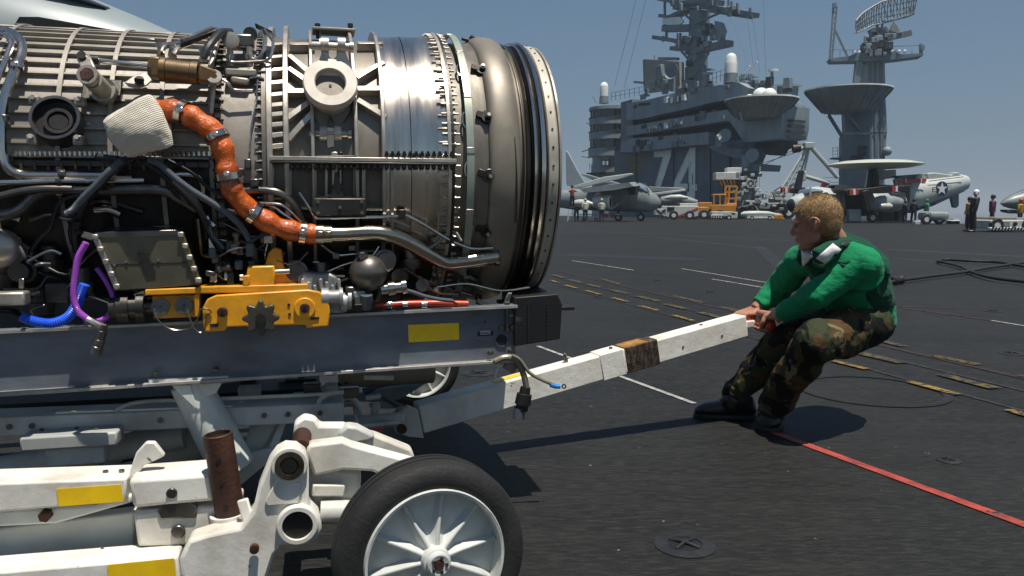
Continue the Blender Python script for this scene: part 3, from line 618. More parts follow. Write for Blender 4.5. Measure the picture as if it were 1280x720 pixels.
# pump block with elbows at the top of the smooth casing
pb = E(MB().box(TF.at(301, 53, -.30), (.075, .06, .042)), 'pump_block', DTUBE, bev=.008)
E(MB().lathe([(-.03, .02), (0, .024), (.02, .024), (.022, .016), (.022, .0001)], TF.at(289, 52, -.34), (0, -1, 0), 14), 'pump_cap', TITAN, parent=pb)
E(MB().disc(TF.at(313, 43, -.27), (0, 1, 0), .020, .02, 16), 'pump_wheel', DARKM, parent=pb)
for x in (288, 312): E(MB().lathe([(-.02, .009), (0, .009), (0, .013), (.014, .013), (.014, .009), (.035, .009)], TF.at(x, 74, -.34), (0, 0, 1), 8), 'pump_fitting', TITAN, parent=pb)
E(MB().box(TF.at(283, 48, -.32), (.02, .03, .03)), 'pump_port', TITAN, parent=pb, bev=.004)
def vp(pts, v, r, m, name, smooth=4): return E(MB().tube([TF.at(x, y, v) for x, y in pts], r, 8, smooth=smooth), name, m)
vp([(287, 68), (287, 76), (295, 78), (320, 77), (334, 75), (340, 66), (341, 52), (334, 42), (330, 36)], -.37, .0045, CHROME, 'fuel_pipe')
vp([(311, 68), (314, 73), (322, 73), (328, 66), (331, 50), (328, 38)], -.36, .0055, CHROME, 'fuel_pipe')
E(MB().box(TF.at(330, 37, -.33), (.05, .05, .006), Matrix.Rotation(R(25), 3, 'Y')), 'pipe_clip', DARKM, bev=.001)
E(MB().box(TF.at(302, 92, -.36), (.085, .05, .02)), 'pump_tray', CASE, bev=.004)
E(MB().beam(sx(289, 100, .44), sx(312, 103, .44), .03, .02), 'casing_boss', CASE, bev=.006)
vp([(312, 98), (322, 96), (330, 99)], -.38, .004, CHROME, 'sensor_tube')
pipe([(322, 100, .45), (320, 130, .44), (314, 160, .435), (312, 190, .435)], .003, CHROME, 'sensor_tube')
E(MB().box(sx(310, 205, .43), (.018, .02, .028)), 'tube_clip', DTUBE, bev=.003)
# top cables and loops at left
vp([(20, 31), (35, 32), (52, 38), (80, 40), (120, 42), (180, 46), (230, 50)], -.04, .006, CHROME, 'fuel_pipe')
E(MB().box(TF.at(182, 52, -.20), (.06, .04, .012)), 'top_clip', DTUBE, bev=.002)
# light vertical straps on casing under the orange duct
for (x, y0, y1) in ((213, 122, 172),): surfbar((x, y0), (x - 2, y1), .014, name='duct_strap', r0=.42, r1=.437, m=TITAN)
# horizontal long flange at y 195, left
split(14, 262, 196, 'casing_rail', DTUBE, .008, .40, .44); split(14, 262, 205, 'casing_rail', DARKM, .016, .40, .432)
mb = MB(); x = 20
while x < 262: mb.lathe([(0, .0001), (0, .005), (.012, .005), (.014, .0001)], sx(x, 195, .436), (0, 0, 1), 6); x += 6.2
E(mb, 'bolt_row', CHROME, kind='stuff')
mb = MB(); x = 26
while x < 262: mb.beam(sx(x, 203, .434), sx(x + 1, 212, .430), .006, .006); x += 17
E(mb, 'bracket_row', DTUBE, kind='stuff')
# electronics box under the casing
q0 = [TF.at(x, y, -.47) for x, y in ((117, 292), (224, 289), (250, 356), (146, 364))]
d_ = V((0, .16, .0)); eb = E(MB().prism(q0, d_), 'control_box', mat('olive grey anodised box', (.17, .155, .105), .32, metal=.5, var=.25, vs=5, dirt=((.05, .045, .03), .6, 8), rvar=.1), bev=.004)
EDG = mat('brassy box edge', (.26, .20, .09), .35, metal=.7, var=.25, vs=14)
tt = [TF.at(x, y, -.474) for x, y in ((117, 290), (222, 287), (224, 294), (119, 298))]; E(MB().prism(tt, (0, .10, .012)), 'box_lid', DTUBE, parent=eb, bev=.003)
for k in range(5):
    s = k / 4
    for (xa, ya, xb, yb) in ((119, 296, 146, 358), (226, 293, 248, 350)):
        E(MB().box(TF.at(xa + (xb-xa)*s, ya + (yb-ya)*s, -.478), (.016, .012, .014)), 'box_latch', TITAN, parent=eb, bev=.003)
E(MB().beam(TF.at(119, 296, -.472), TF.at(147, 362, -.472), .014, .006, up=(0, 1, 0)), 'box_edge', TITAN, parent=eb, bev=.001)
E(MB().beam(TF.at(226, 293, -.472), TF.at(249, 355, -.472), .016, .006, up=(0, 1, 0)), 'box_edge', EDG, parent=eb, bev=.001)
E(MB().beam(TF.at(134, 331, -.4708), TF.at(241, 328, -.4708), .0015, .002), 'box_seam', BLACKM, parent=eb)
E(MB().prism([TF.at(x, y, -.472) for x, y in ((171, 316), (184, 315), (195, 342), (183, 344))], (0, -.003, 0)), 'box_handle', DARKM, parent=eb, bev=.001)
for x, y in ((158, 327), (198, 325), (143, 331)): E(MB().disc(TF.at(x, y, -.473), (0, 1, 0), .0035, .004, 8), 'box_screw', CHROME, parent=eb)
# sphere with fitting, gearbox block, valves in the lower right
sph = E(MB().ball(TF.at(460, 341, -.44), .055, 28, 18), 'oil_sphere', mat('dull cast sphere', (.17, .155, .135), .42, metal=.8, var=.2, vs=10, dirt=((.30, .27, .23), .4, 20), rvar=.1))
E(MB().lathe([(0, .012), (.012, .012), (.012, .017), (.022, .017), (.022, .009), (.018, .007), (.018, .0001)], TF.at(454, 325, -.46), (-.1, -.25, 1), 8), 'sphere_fitting', CHROME, parent=sph)
E(MB().ring(TF.at(460, 341, -.44), (0, 0, 1), .052, .057, .006, 28), 'sphere_weld', DTUBE, parent=sph)
gb = E(MB().prism([TF.at(x, y, -.44) for x, y in ((372, 345), (380, 340), (402, 343), (412, 341), (422, 346), (424, 368), (430, 392), (372, 392))], (0, .12, 0)), 'gearbox', LGREY, bev=.008)
for k in range(7):
    x = 378 + k * 7.5; E(MB().beam(TF.at(x, 348 + (k % 3) * 4, -.447), TF.at(x + 3, 380, -.447), .010, .014, up=(0, 1, 0)), 'gearbox_rib', LGREY, parent=gb, bev=.003)
E(MB().lathe([(0, .028), (.02, .028), (.02, .022), (.05, .022), (.05, .028), (.06, .028), (.06, .0001)], TF.at(402, 372, -.46), (1, 0, 0), 18), 'gearbox_drum', LGREY, parent=gb)
E(MB().beam(TF.at(420, 345, -.45), TF.at(431, 345, -.45), .006, .006), 'gearbox_stud', CHROME, parent=gb)
for i in range(4): E(MB().disc(TF.at(428 + i*3, 380 - i*2, -.45), (1, 0, 0), .026 + .003 * (i % 2), .010, 18), 'drive_ring', LGREY)
vv = E(MB().lathe([(0, .0001), (0, .016), (.02, .016), (.022, .022), (.04, .022), (.042, .017), (.06, .017), (.062, .022), (.075, .022), (.075, .0001)], TF.at(476, 362, -.45), (1, .0, .12), 16), 'valve', CHROME)
E(MB().box(TF.at(452, 375, -.45), (.045, .04, .03)), 'valve_body', BRASS, bev=.005)
E(MB().box(TF.at(438, 366, -.45), (.03, .04, .04)), 'valve_body', DTUBE, bev=.005)
E(MB().box(TF.at(449, 368, -.46), (.035, .03, .022)), 'valve_body', LGREY, bev=.005)
E(MB().lathe([(0, .0001), (0, .014), (.02, .014), (.022, .018), (.045, .018), (.045, .0001)], TF.at(458, 386, -.47), (0, -.3, 1), 8), 'valve_nut', CABLEG)
E(MB().tube([TF.at(x, y, -.43) for x, y in ((497, 362), (512, 364), (530, 370), (548, 374), (566, 376))], .006, 8, smooth=5), 'thin_hose', CABLEG)
E(MB().tube([TF.at(x, y, -.40) for x, y in ((470, 382), (505, 380), (545, 379), (585, 380))], .011, 12), 'red_tube', REDT)
for x in (486, 506, 530): E(MB().disc(TF.at(x, 381, -.40), (1, 0, 0), .0135, .016, 16), 'tube_clamp', CHROME)
# clutter deep under the engine: gearboxes, drums, brackets and pipes
rnd.seed(11)
def pick(*a): return a[rnd.randrange(len(a))]
for i in range(26):
    px, py, v = rnd.uniform(-10, 620), rnd.uniform(300, 392), rnd.uniform(-.38, -.22)
    if 160 < px < 250 and py < 360: continue
    p = TF.at(px, py, v); k = rnd.random()
    if k < .4: E(MB().lathe([(0, .0001), (0, .03), (.02, .034), (.03, .034), (.032, .026), (.07, .026), (.07, .0001)], p, pick((1, 0, 0), (0, -1, 0), (0, 0, 1)), 18), 'accessory_drum', pick(DTUBE, DARKM, HEAT))
    elif k < .7: E(MB().box(p, (rnd.uniform(.03, .09), .06, rnd.uniform(.03, .07))), 'accessory_block', pick(DTUBE, DARKM, HEAT, BLACKM), bev=.006)
    else: E(MB().disc(p, (0, -1, .1), rnd.uniform(.02, .04), .04, 16), 'accessory_cover', pick(DTUBE, DARKM, HEAT), bev=.004)
for i in range(30):
    px, py, v = rnd.uniform(-10, 600), rnd.uniform(262, 392), rnd.uniform(-.43, -.36)
    if 110 < px < 250 and py < 365: continue
    pts = [TF.at(px, py, v)]; 
    for j in range(3):
        px += rnd.uniform(10, 45); py += rnd.uniform(-22, 22); pts.append(TF.at(px, min(py, 395), v + rnd.uniform(-.02, .02)))
    E(MB().tube(pts, pick(.003, .004, .006, .009), 7, smooth=4), pick('fuel_pipe', 'oil_pipe', 'sensor_tube'), pick(DTUBE, DTUBE, CHROME, DARKM, CABLEB, BRASS))
for i in range(14):
    px, py = rnd.uniform(262, 330), rnd.uniform(300, 352); p = TF.at(px, py, rnd.uniform(-.46, -.40))
    E(MB().box(p, (.02, .015, rnd.uniform(.015, .04))), 'small_bracket', pick(DTUBE, CHROME, CABLEG, DARKM), bev=.003)
E(MB().lathe([(0, .03), (.02, .03), (.02, .04), (.05, .04), (.05, .032), (.07, .032), (.07, .042), (.09, .042), (.09, .02), (.11, .02), (.11, .0001)], TF.at(138, 385, -.44), (1, 0, 0), 24), 'starter_drum', DARKM)
E(MB().box(TF.at(0, 373, -.50), (.13, .05, .035)), 'white_fitting', TITAN, bev=.006)
q = sx(-2, 310, .47); E(MB().ball(q, .055, 18, 12, sc=(1, .7, 1)), 'foil_cap', TITAN)

rnd.seed(77)
for i in range(46):
    px, py = rnd.uniform(0, 350), rnd.uniform(270, 395)
    if 112 < px < 252 and py < 368: continue
    if px > 180 and py > 352: continue
    p = TF.at(px, py, rnd.uniform(-.46, -.41)); k = rnd.random(); m_ = pick(DTUBE, CHROME, DARKM, BLACKM, TITAN, BRASS)
    if k < .35: E(MB().lathe([(0, .0001), (0, .010), (.010, .010), (.011, .007), (.024, .007), (.025, .011), (.034, .011), (.034, .0001)], p, pick((1, 0, .2), (0, -.3, 1), (.6, 0, -.8)), 8), 'hose_union', m_)
    elif k < .6: E(MB().box(p, (rnd.uniform(.012, .03), .014, rnd.uniform(.010, .03)), Matrix.Rotation(rnd.uniform(-.6, .6), 3, 'Y')), 'small_bracket', m_, bev=.002)
    else:
        q = p + V((rnd.uniform(-.09, .09), rnd.uniform(-.01, .01), rnd.uniform(-.08, .08))); E(MB().tube([p, p.lerp(q, .5) + V((rnd.uniform(-.02, .02), -.01, rnd.uniform(-.02, .02))), q], pick(.0025, .0035, .005), 7, smooth=5), 'wire', pick(CABLEB, BLACKM, CHROME, DTUBE, CABLEG))
for (x, y) in ((300, 215), (318, 228), (330, 300), (352, 318), (395, 330), (420, 320), (440, 310), (500, 345), (530, 352), (545, 362), (572, 366), (598, 372), (515, 338)):
    E(MB().box(sx(x, y, .462), (.022, .016, .020)), 'pipe_clip', pick(DTUBE, DARKM, CHROME), bev=.003)
for pts in ([(395, 300, .46), (420, 318, .46), (450, 318, .46), (490, 330, .455), (540, 352, .455), (590, 368, .45)], [(330, 300, .45), (360, 330, .45), (400, 338, .45), (430, 335, .45)], [(490, 300, .47), (492, 330, .465), (494, 365, .45)], [(545, 335, .465), (548, 360, .455), (550, 380, .44)]):
    pipe(pts, .0045, pick(CHROME, DTUBE, BRASS), 'drain_tube', smooth=4)
# ------------------------------------------------------------------ engine trailer
TR = thing('engine_trailer', 'white and grey wheeled engine trailer with blue-grey side rails carrying the jet engine', 'trailer', TF.M.copy())
def P(mb, name, m, **k): return mb.build(name, m, k.pop('parent', TR), **k)
def vpt(pts, v): return [TF.at(x, y, v) for x, y in pts]
# side rail: a channel on edge
_a, _b, _c, _d = TF.at(0, 415, -.40), TF.at(645, 383, -.40), TF.at(0, 490, -.40), TF.at(645, 448, -.40)
_gt = lambda x: _a.z + (x - _a.x) / (_b.x - _a.x) * (_b.z - _a.z)
_gb = lambda x: _c.z + (x - _c.x) / (_d.x - _c.x) * (_d.z - _c.z)
def channel(v, x0, x1, parent=None, hole=True):
    """vertical web with flanges, running along x; z from the pixels of the front rail"""
    g = lambda x: (_gt(x), _gb(x))
    out = []
    secs = []
    for x in (x0, x1):
        zt, zb = g(x); secs.append([V((x, v, zb)), V((x, v, zt)), V((x, v + .010, zt)), V((x, v + .010, zb))])
    o = P(MB().loft(secs), 'side_rail', RAIL, bev=.001)
    for nm, k, dz in (('rail_top_flange', 0, .0), ('rail_bottom_flange', 1, -.0)):
        secs = []
        for x in (x0, x1):
            z = g(x)[k]; a, b = (z - .002, z + .0085) if k == 0 else (z - .0085, z + .002)
            secs.append([V((x, v - .028, a)), V((x, v - .028, b)), V((x, v + .013, b)), V((x, v + .013, a))])
        P(MB().loft(secs), nm, RAILEDGE if k else RAIL, parent=o, bev=.002)
        if k == 0: P(MB().loft([[V((x, v - .0305, g(x)[0] - .001)), V((x, v - .0305, g(x)[0] + .007)), V((x, v - .0285, g(x)[0] + .007)), V((x, v - .0285, g(x)[0] - .001))] for x in (x0, x1)]), 'rail_worn_edge', RAILEDGE, parent=o)
    return o
rail = channel(-.40, -2.1, .205)
rail2 = channel(.42, -2.1, .205)
st = P(MB().prism(vpt([(510, 406), (573.5, 403.5), (574, 424.5), (511, 428)], -.4015), (0, -.0015, 0)), 'yellow_sticker', STICK, parent=rail)
lp = P(MB().prism(vpt([(597, 413), (616, 412), (616.5, 419), (597, 420)], -.4015), (0, -.002, 0)), 'label_plate', BLACKM, parent=rail)
TXT = mat('pale print', (.6, .6, .6), .6)
for i in range(3): P(MB().beam(TF.at(600, 414.6 + i*1.7, -.4045), TF.at(613.5, 414 + i*1.7, -.4045), .0008, .0016), 'print_line', TXT, parent=rail)
P(MB().prism([p for p in vpt([(598, 413.6), (615.4, 412.6), (615.4, 413.1), (598, 414.1)], -.4042)], (0, -.0006, 0)), 'plate_border', TXT, parent=rail)
P(MB().disc(TF.at(627, 425, -.4020), (0, 1, 0), .0185, .003, 24), 'rail_hole', BLACKM, parent=rail); P(MB().ring(TF.at(627, 425, -.4025), (0, 1, 0), .0185, .021, .004, 24), 'hole_rim', RAIL, parent=rail)
for x, y in ((627, 410), (641, 409)): P(MB().disc(TF.at(x, y, -.406), (0, 1, 0), .010, .014, 6), 'rail_bolt', DTUBE, parent=rail, bev=.002)
P(MB().lathe([(-.05, .0001), (-.05, .005), (.03, .005), (.032, .009), (.042, .009), (.042, .0001)], TF.at(634, 395, -.412), (0, 0, 1), 10), 'locking_pin', DTUBE, parent=rail)
P(MB().box(TF.at(648, 398, -.405), (.03, .03, .022)), 'rail_end_block', RAIL, parent=rail, bev=.003)
P(MB().disc(TF.at(606, 402, -.4015), (0, 1, 0), .003, .003, 8), 'rail_rivet', BLACKM, parent=rail)
for x, y in ((195, 470), (270, 464), (613, 443), (638, 441)): P(MB().lathe([(0, .0001), (0, .010), (.008, .010), (.010, .006), (.014, .0001)], TF.at(x, y, -.418), (0, 0, 1), 6), 'flange_bolt', DTUBE, parent=rail)
# black catch box at the rail end
q = vpt([(643, 372), (697, 367.5), (703, 381), (700, 424), (643, 433)], -.42)
bb = P(MB().prism(q, (.03, .30, 0)), 'black_end_box', BLACKM, bev=.003)
mb = MB()
for x0 in (660, 684):
    for k in range(12): mb.disc(TF.at(x0, 380 + k * 4.2, -.422), (0, 1, 0), .0022, .004, 6)
P(mb, 'rivet_row', DTUBE, parent=bb, kind='stuff')
P(MB().box((.30, -.28, .655), (.20, .26, .012)), 'box_top_plate', BLACKM, parent=bb, bev=.003)
P(MB().prism(vpt([(627, 384), (636, 366), (640, 366), (636, 384)], -.36), (0, .01, 0)), 'cream_tab', CREAM, bev=.001)
# strut from rail to the chassis
TGREY = mat('sage white paint', (.74, .75, .68), .45, var=.1, vs=4, bump=.08, bs=50, dirt=((.2, .19, .16), .35, 6), chip=((.06, .05, .04), .74, 18))
f0 = vpt([(185, 474.5), (285, 470.5), (285, 477), (187, 482)], -.415)
stt = P(MB().prism(f0, (0, .11, 0)), 'strut_flange', TGREY, bev=.002)
a, b = TF.at(236, 478, -.36), TF.at(292, 585, -.36)
P(MB().tube([a, a.lerp(b, .5), b], [.054, .060, .064], 28), 'strut', TGREY)
P(MB().prism(vpt([(214, 482), (238, 481), (247, 514)], -.42), (0, .012, 0)), 'strut_gusset', TGREY, bev=.002)
P(MB().prism(vpt([(236, 481), (278, 478), (270, 492), (252, 498)], -.405), (0, .010, 0)), 'strut_gusset', TGREY, bev=.002)
# lower chassis: cross rails seen through the gap
def slab(top, bot, v, dep, name, m, bev=.004, parent=None, ext=None):
    return P(MB().prism(vpt(top + bot[::-1], v), ext or (0, dep, 0)), name, m, bev=bev, parent=parent or TR)
ch = slab([(-40, 524), (430, 504)], [(-40, 548), (430, 527)], -.34, .12, 'chassis_beam', GREYW)
P(MB().beam(TF.at(70, 516, -.325), TF.at(290, 508, -.325), .006, .006), 'beam_edge_strip', TGREY)
slab([(-60, 497), (400, 480)], [(-60, 507), (400, 490)], .15, .10, 'chassis_beam', GREYW)
slab([(-60, 480), (230, 470)], [(-60, 490), (230, 480)], .30, .08, 'chassis_beam', GREYW)
P(MB().tube([TF.at(-40, 596, -.20), TF.at(60, 575, -.20), TF.at(230, 545, -.2)], .04, 20), 'chassis_tube', GREYW)
jb = slab([(28, 547), (118, 544), (128, 530)], [(28, 562), (118, 560), (158, 541)], -.52, .10, 'junction_box', GREYW, ext=(0, .01, 0)) if 0 else None
bx = MB(); bx.box(TF.at(92, 547, -.395), (.245, .09, .040)); jb = P(bx, 'junction_box', mat('shade grey box paint', (.40, .41, .38), .5, var=.15, vs=6, dirt=((.2, .19, .17), .5, 9)), bev=.006)  # darker grey stands in for the engine's shade on this box
P(MB().box(TF.at(98, 566, -.38), (.15, .07, .05)), 'junction_box_base', GREYW, parent=jb, bev=.004)
for x, y in ((52, 532), (96, 530), (120, 531)): P(MB().disc(TF.gz(x, y + 6, TF.at(92, 547, -.395).z + .020), (0, 0, 1), .006, .012, 6), 'box_bolt', DTUBE, parent=jb)
# torpedo-shaped cylinder with lettering behind
cy0, cy1 = TF.at(150, 596, -.02), TF.at(262, 540, -.02)
cyl = P(MB().tube([cy0 - (cy1 - cy0) * .6, cy0, cy1], .062, 28), 'grey_cylinder', GREYW)
fb = MB()
d_ = (cy1 - cy0).normalized()
P(MB().prism(vpt([(150, 579), (158, 569), (193, 541), (214, 537), (188, 557), (168, 575)], -.09), (0, -.003, 0)), 'black_placard', BLACKM)
for x, y, ch_ in ((180, 556, 'O'), (167, 567, 'D')):     # the letters D O on the placard
    c_ = TF.at(x, y, -.0945); rx, ry = V((.8, 0, .6)), V((-.6, 0, .8))
    pl_ = [(math.cos(t) * .012, math.sin(t) * .017) for t in [2*PI*i/16 for i in range(16)]] if ch_ == 'O' else [(-.010, -.017), (-.010, .017)] + [(math.cos(t) * .012 , math.sin(t) * .017) for t in [PI/2 - PI*i/8 for i in range(9)]]
    P(MB().tube([c_ + rx * u_ + ry * v_ for u_, v_ in pl_], .0022, 5, closed=True), 'letter', TXT)
# dark bed of the chassis
for v, y0 in ((.0, 500), (.45, 486), (.75, 476)):
    a = TF.at(300, y0, v); P(MB().box((-1.45, v, a.z - .02), (2.0, .06, .05)), 'cross_rail', GREYW if v else DARKM, bev=.004)
for i, x in enumerate((-1.5, -1.15, -.8, -.5)): P(MB().box((x, .40, .30), (.05, 1.1, .05)), 'cross_member', DARKM if i % 2 else GREYW, bev=.004)
bedz = .36
P(MB().box((-1.1, .25, bedz), (1.4, .7, .02)), 'bed_plate', BLACKM, bev=.003)
# front long bars
def bar(top_f, bot_f, v, dep, name, m=WHITE, **k):
    return P(MB().prism([TF.at(*p, v) for p in top_f] + [TF.at(*p, v) for p in bot_f[::-1]], (0, dep, 0)), name, m, bev=k.pop('bev', .006), **k)
b1 = bar([(-60, 606), (158, 598)], [(-60, 646), (158, 627)], -.78, .115, 'side_bar')
P(MB().prism(vpt([(70.5, 611), (151, 605.5), (154.5, 626.5), (74, 633)], -.7815), (0, -.0015, 0)), 'yellow_sticker', STICK, parent=b1)
zt1 = TF.at(100, 601.5, -.78).z
for x, y in ((132, 591), (152, 590)): P(MB().disc(TF.gz(x, y, zt1), (0, 0, 1), .007, .012, 8), 'bar_bolt', DTUBE, parent=b1)
for x, y, r_ in ((57, 644, .015),): P(MB().disc(TF.at(x, y, -.765), (0, 1, 0), r_, .02, 6), 'bar_bolt', RUST, parent=b1)
b1b = bar([(-60, 642), (120, 632), (166, 618)], [(-60, 662), (70, 655), (166, 628)], -.755, .06, 'side_bar_web', m=TGREY)
b1c = bar([(-60, 668), (168, 640)], [(-60, 700), (168, 690)], -.70, .05, 'side_bar', m=TGREY)
b2 = bar([(-60, 720), (222, 696)], [(-60, 775), (228, 745)], -.86, .10, 'side_bar')
P(MB().prism(vpt([(134, 706), (217.5, 697.5), (222, 740), (139, 750)], -.8615), (0, -.0015, 0)), 'yellow_sticker', STICK, parent=b2)
zt2 = TF.at(200, 698, -.86).z
for x, y in ((180, 682), (201, 680), (221, 678), (128, 687)): P(MB().disc(TF.gz(x, y, zt2), (0, 0, 1), .009 if x > 150 else .004, .014, 8), 'bar_bolt', DTUBE, parent=b2)
# hinge block
hb = bar([(160, 600), (265, 592)], [(166, 636), (268, 627)], -.80, .13, 'hinge_block', bev=.010)
P(MB().prism(vpt([(158, 601), (170, 566), (182, 553), (193, 553), (206, 570), (196, 575), (180, 582), (168, 600)], -.745), (0, .02, 0)), 'hinge_ear', WHITE, bev=.004)
P(MB().disc(TF.at(215, 616, -.799), (0, 1, 0), .013, .016, 16), 'hinge_pin', DTUBE, parent=hb, bev=.002)
hb2 = bar([(166, 640), (300, 630)], [(172, 684), (300, 680)], -.79, .13, 'socket_block', bev=.008)
P(MB().prism(vpt([(196, 640), (203, 628), (236, 626), (247, 634), (245, 648), (200, 650)], -.797), (0, .03, 0)), 'slot_insert', DTUBE, bev=.004)
P(MB().disc(TF.at(223, 664, -.790), (0, 1, 0), .017, .018, 18), 'socket_bolt', DTUBE, parent=hb2, bev=.003)
# brown pipe post
a, b = TF.at(272, 542, -.80), TF.at(289, 650, -.80)
bp = P(MB().lathe([(0, .033), (.002, .035), ((b-a).length, .035), ((b-a).length, .030), (.0, .030), (.0, .033)], a, b - a, 28), 'brown_pipe_post', RUST)
for s in (.26, .52, .79): P(MB().disc(a.lerp(b, s) + V((-.002, -.0345, 0)), (.12, -1, .05), .0062, .003, 12), 'pipe_hole', BLACKM, parent=bp)
P(MB().disc(a.lerp(b, .985) + V((-.002, -.0345, 0)), (.12, -1, .05), .0055, .003, 12), 'pipe_hole', BLACKM, parent=bp)
P(MB().disc(a + (b-a)*.05, b - a, .030, .003, 20), 'pipe_bore', BLACKM, parent=bp)
so_ = P(MB().lathe([(0, .048), (.09, .050), (.09, .036), (0, .036), (0, .048)], b + (a-b).normalized() * .02, b - a, 28), 'pipe_socket', WHITE, bev=.003)
P(MB().disc(TF.at(282, 682, -.85), (0, 1, 0), .010, .02, 6), 'cotter_bolt', RUST, parent=so_)
P(MB().tube(vpt([(262, 690), (275, 684), (292, 683), (300, 690), (306, 683)], -.86), .0022, 6, smooth=4), 'cotter_wire', DTUBE, parent=so_)
# corner casting with two bores
oc = [(232, 760), (224, 700), (236, 676), (262, 668), (300, 660), (316, 640), (322, 612), (336, 578), (345, 566), (356, 560), (370, 561), (381, 569), (386, 584), (386, 634), (398, 646), (402, 662), (396, 676), (383, 683), (352, 683), (343, 694), (322, 760)]
cc_ = P(MB().prism(vpt(oc, -.90), (0, .075, 0)), 'corner_casting', WHITE, bev=.008)
P(MB().prism(vpt([(331, 626), (347, 597), (352, 597), (372, 602), (376, 604), (374, 628), (334, 632)], -.901), (0, -.006, 0)), 'casting_panel', WHITE, parent=cc_, bev=.004)
c = TF.at(362, 581, -.908); P(MB().lathe([(0, .034), (.012, .034), (.012, .022), (.008, .020), (.008, .0001)], c, (0, -1, 0), 28), 'upper_bushing', mat('greasy bushing', (.05, .04, .03), .4, metal=.6, var=.4, vs=20, dirt=((.2, .15, .1), .4, 30)), parent=cc_)
P(MB().disc(c + V((0, -.006, 0)), (0, 1, 0), .017, .012, 20), 'bushing_bore', BLACKM, parent=cc_); P(MB().ring(c, (0, 1, 0), .034, .043, .010, 32), 'bore_boss', WHITE, parent=cc_, bev=.003)
c = TF.at(372, 655.5, -.908); P(MB().ring(c, (0, 1, 0), .036, .050, .022, 36), 'bore_boss', WHITE, parent=cc_, bev=.005); P(MB().disc(c + V((0, .006, 0)), (0, 1, 0), .036, .012, 28), 'lower_bore', BLACKM, parent=cc_)
P(MB().beam(TF.at(303, 624, -.86), TF.at(322, 690, -.88), .026, .016, up=(0, 1, 0)), 'casting_rib', WHITE, bev=.004)
P(MB().disc(TF.at(318, 686, -.915), (0, 1, 0), .011, .014, 16), 'casting_pin', RUST, parent=cc_)
# hydraulic support arm going back from the casting
ob = [(391, 545), (402, 532), (430, 532), (450, 540), (474, 546), (520, 565), (520, 590), (480, 586), (455, 574), (430, 575), (398, 580), (386, 572)]
P(MB().prism(vpt([(382, 565), (386, 556), (428, 551), (440, 556), (470, 564), (530, 580), (530, 600), (495, 603), (465, 590), (430, 588), (392, 596)], -.83), (0, .05, 0)), 'axle_arm', WHITE, bev=.008)
P(MB().prism(vpt([(374, 560), (366, 546), (368, 530), (380, 521), (394, 524), (400, 532), (430, 532), (445, 538), (470, 544), (515, 562), (520, 576), (480, 566), (430, 556), (396, 558), (388, 566)], -.70), (0, .05, 0)), 'axle_arm', WHITE, bev=.008)
P(MB().prism(vpt([(424, 540), (434, 532), (448, 534), (470, 546), (462, 552), (440, 556), (422, 552)], -.72), (0, .05, 0)), 'arm_pocket', GREYW, bev=.008)
P(MB().tube([TF.at(378, 545, -.70), TF.at(376, 562, -.82)], .024, 18), 'pivot_tube', RUST)
P(MB().prism(vpt([(386, 590), (400, 583), (452, 590), (450, 640), (410, 652), (392, 645), (388, 630)], -.80), (0, .05, 0)), 'axle_housing', GREYW, bev=.010)
P(MB().beam(TF.at(390, 612, -.82), TF.at(430, 612, -.81), .02, .03), 'axle_link', WHITE, bev=.004)
P(MB().tube([TF.at(400, 640, -.82), TF.at(440, 640, -.82), TF.at(540, 660, -.9)], .03, 18), 'axle', GREYW)
# small white parts between arm and drawbar
for pts, v, m in (([(335, 560), (350, 528), (358, 528), (345, 564)], -.30, GREYW), ([(280, 575), (340, 560), (345, 570), (285, 620)], -.32, GREYW), ([(316, 520), (352, 518), (330, 560), (300, 600), (296, 590)], -.28, GREYW)):
    P(MB().prism(vpt(pts, v), (0, .02, 0)), 'chassis_plate', m, bev=.003)
P(MB().box(TF.at(332, 548, -.22), (.09, .05, .12)), 'chassis_block', GREYW, bev=.004)
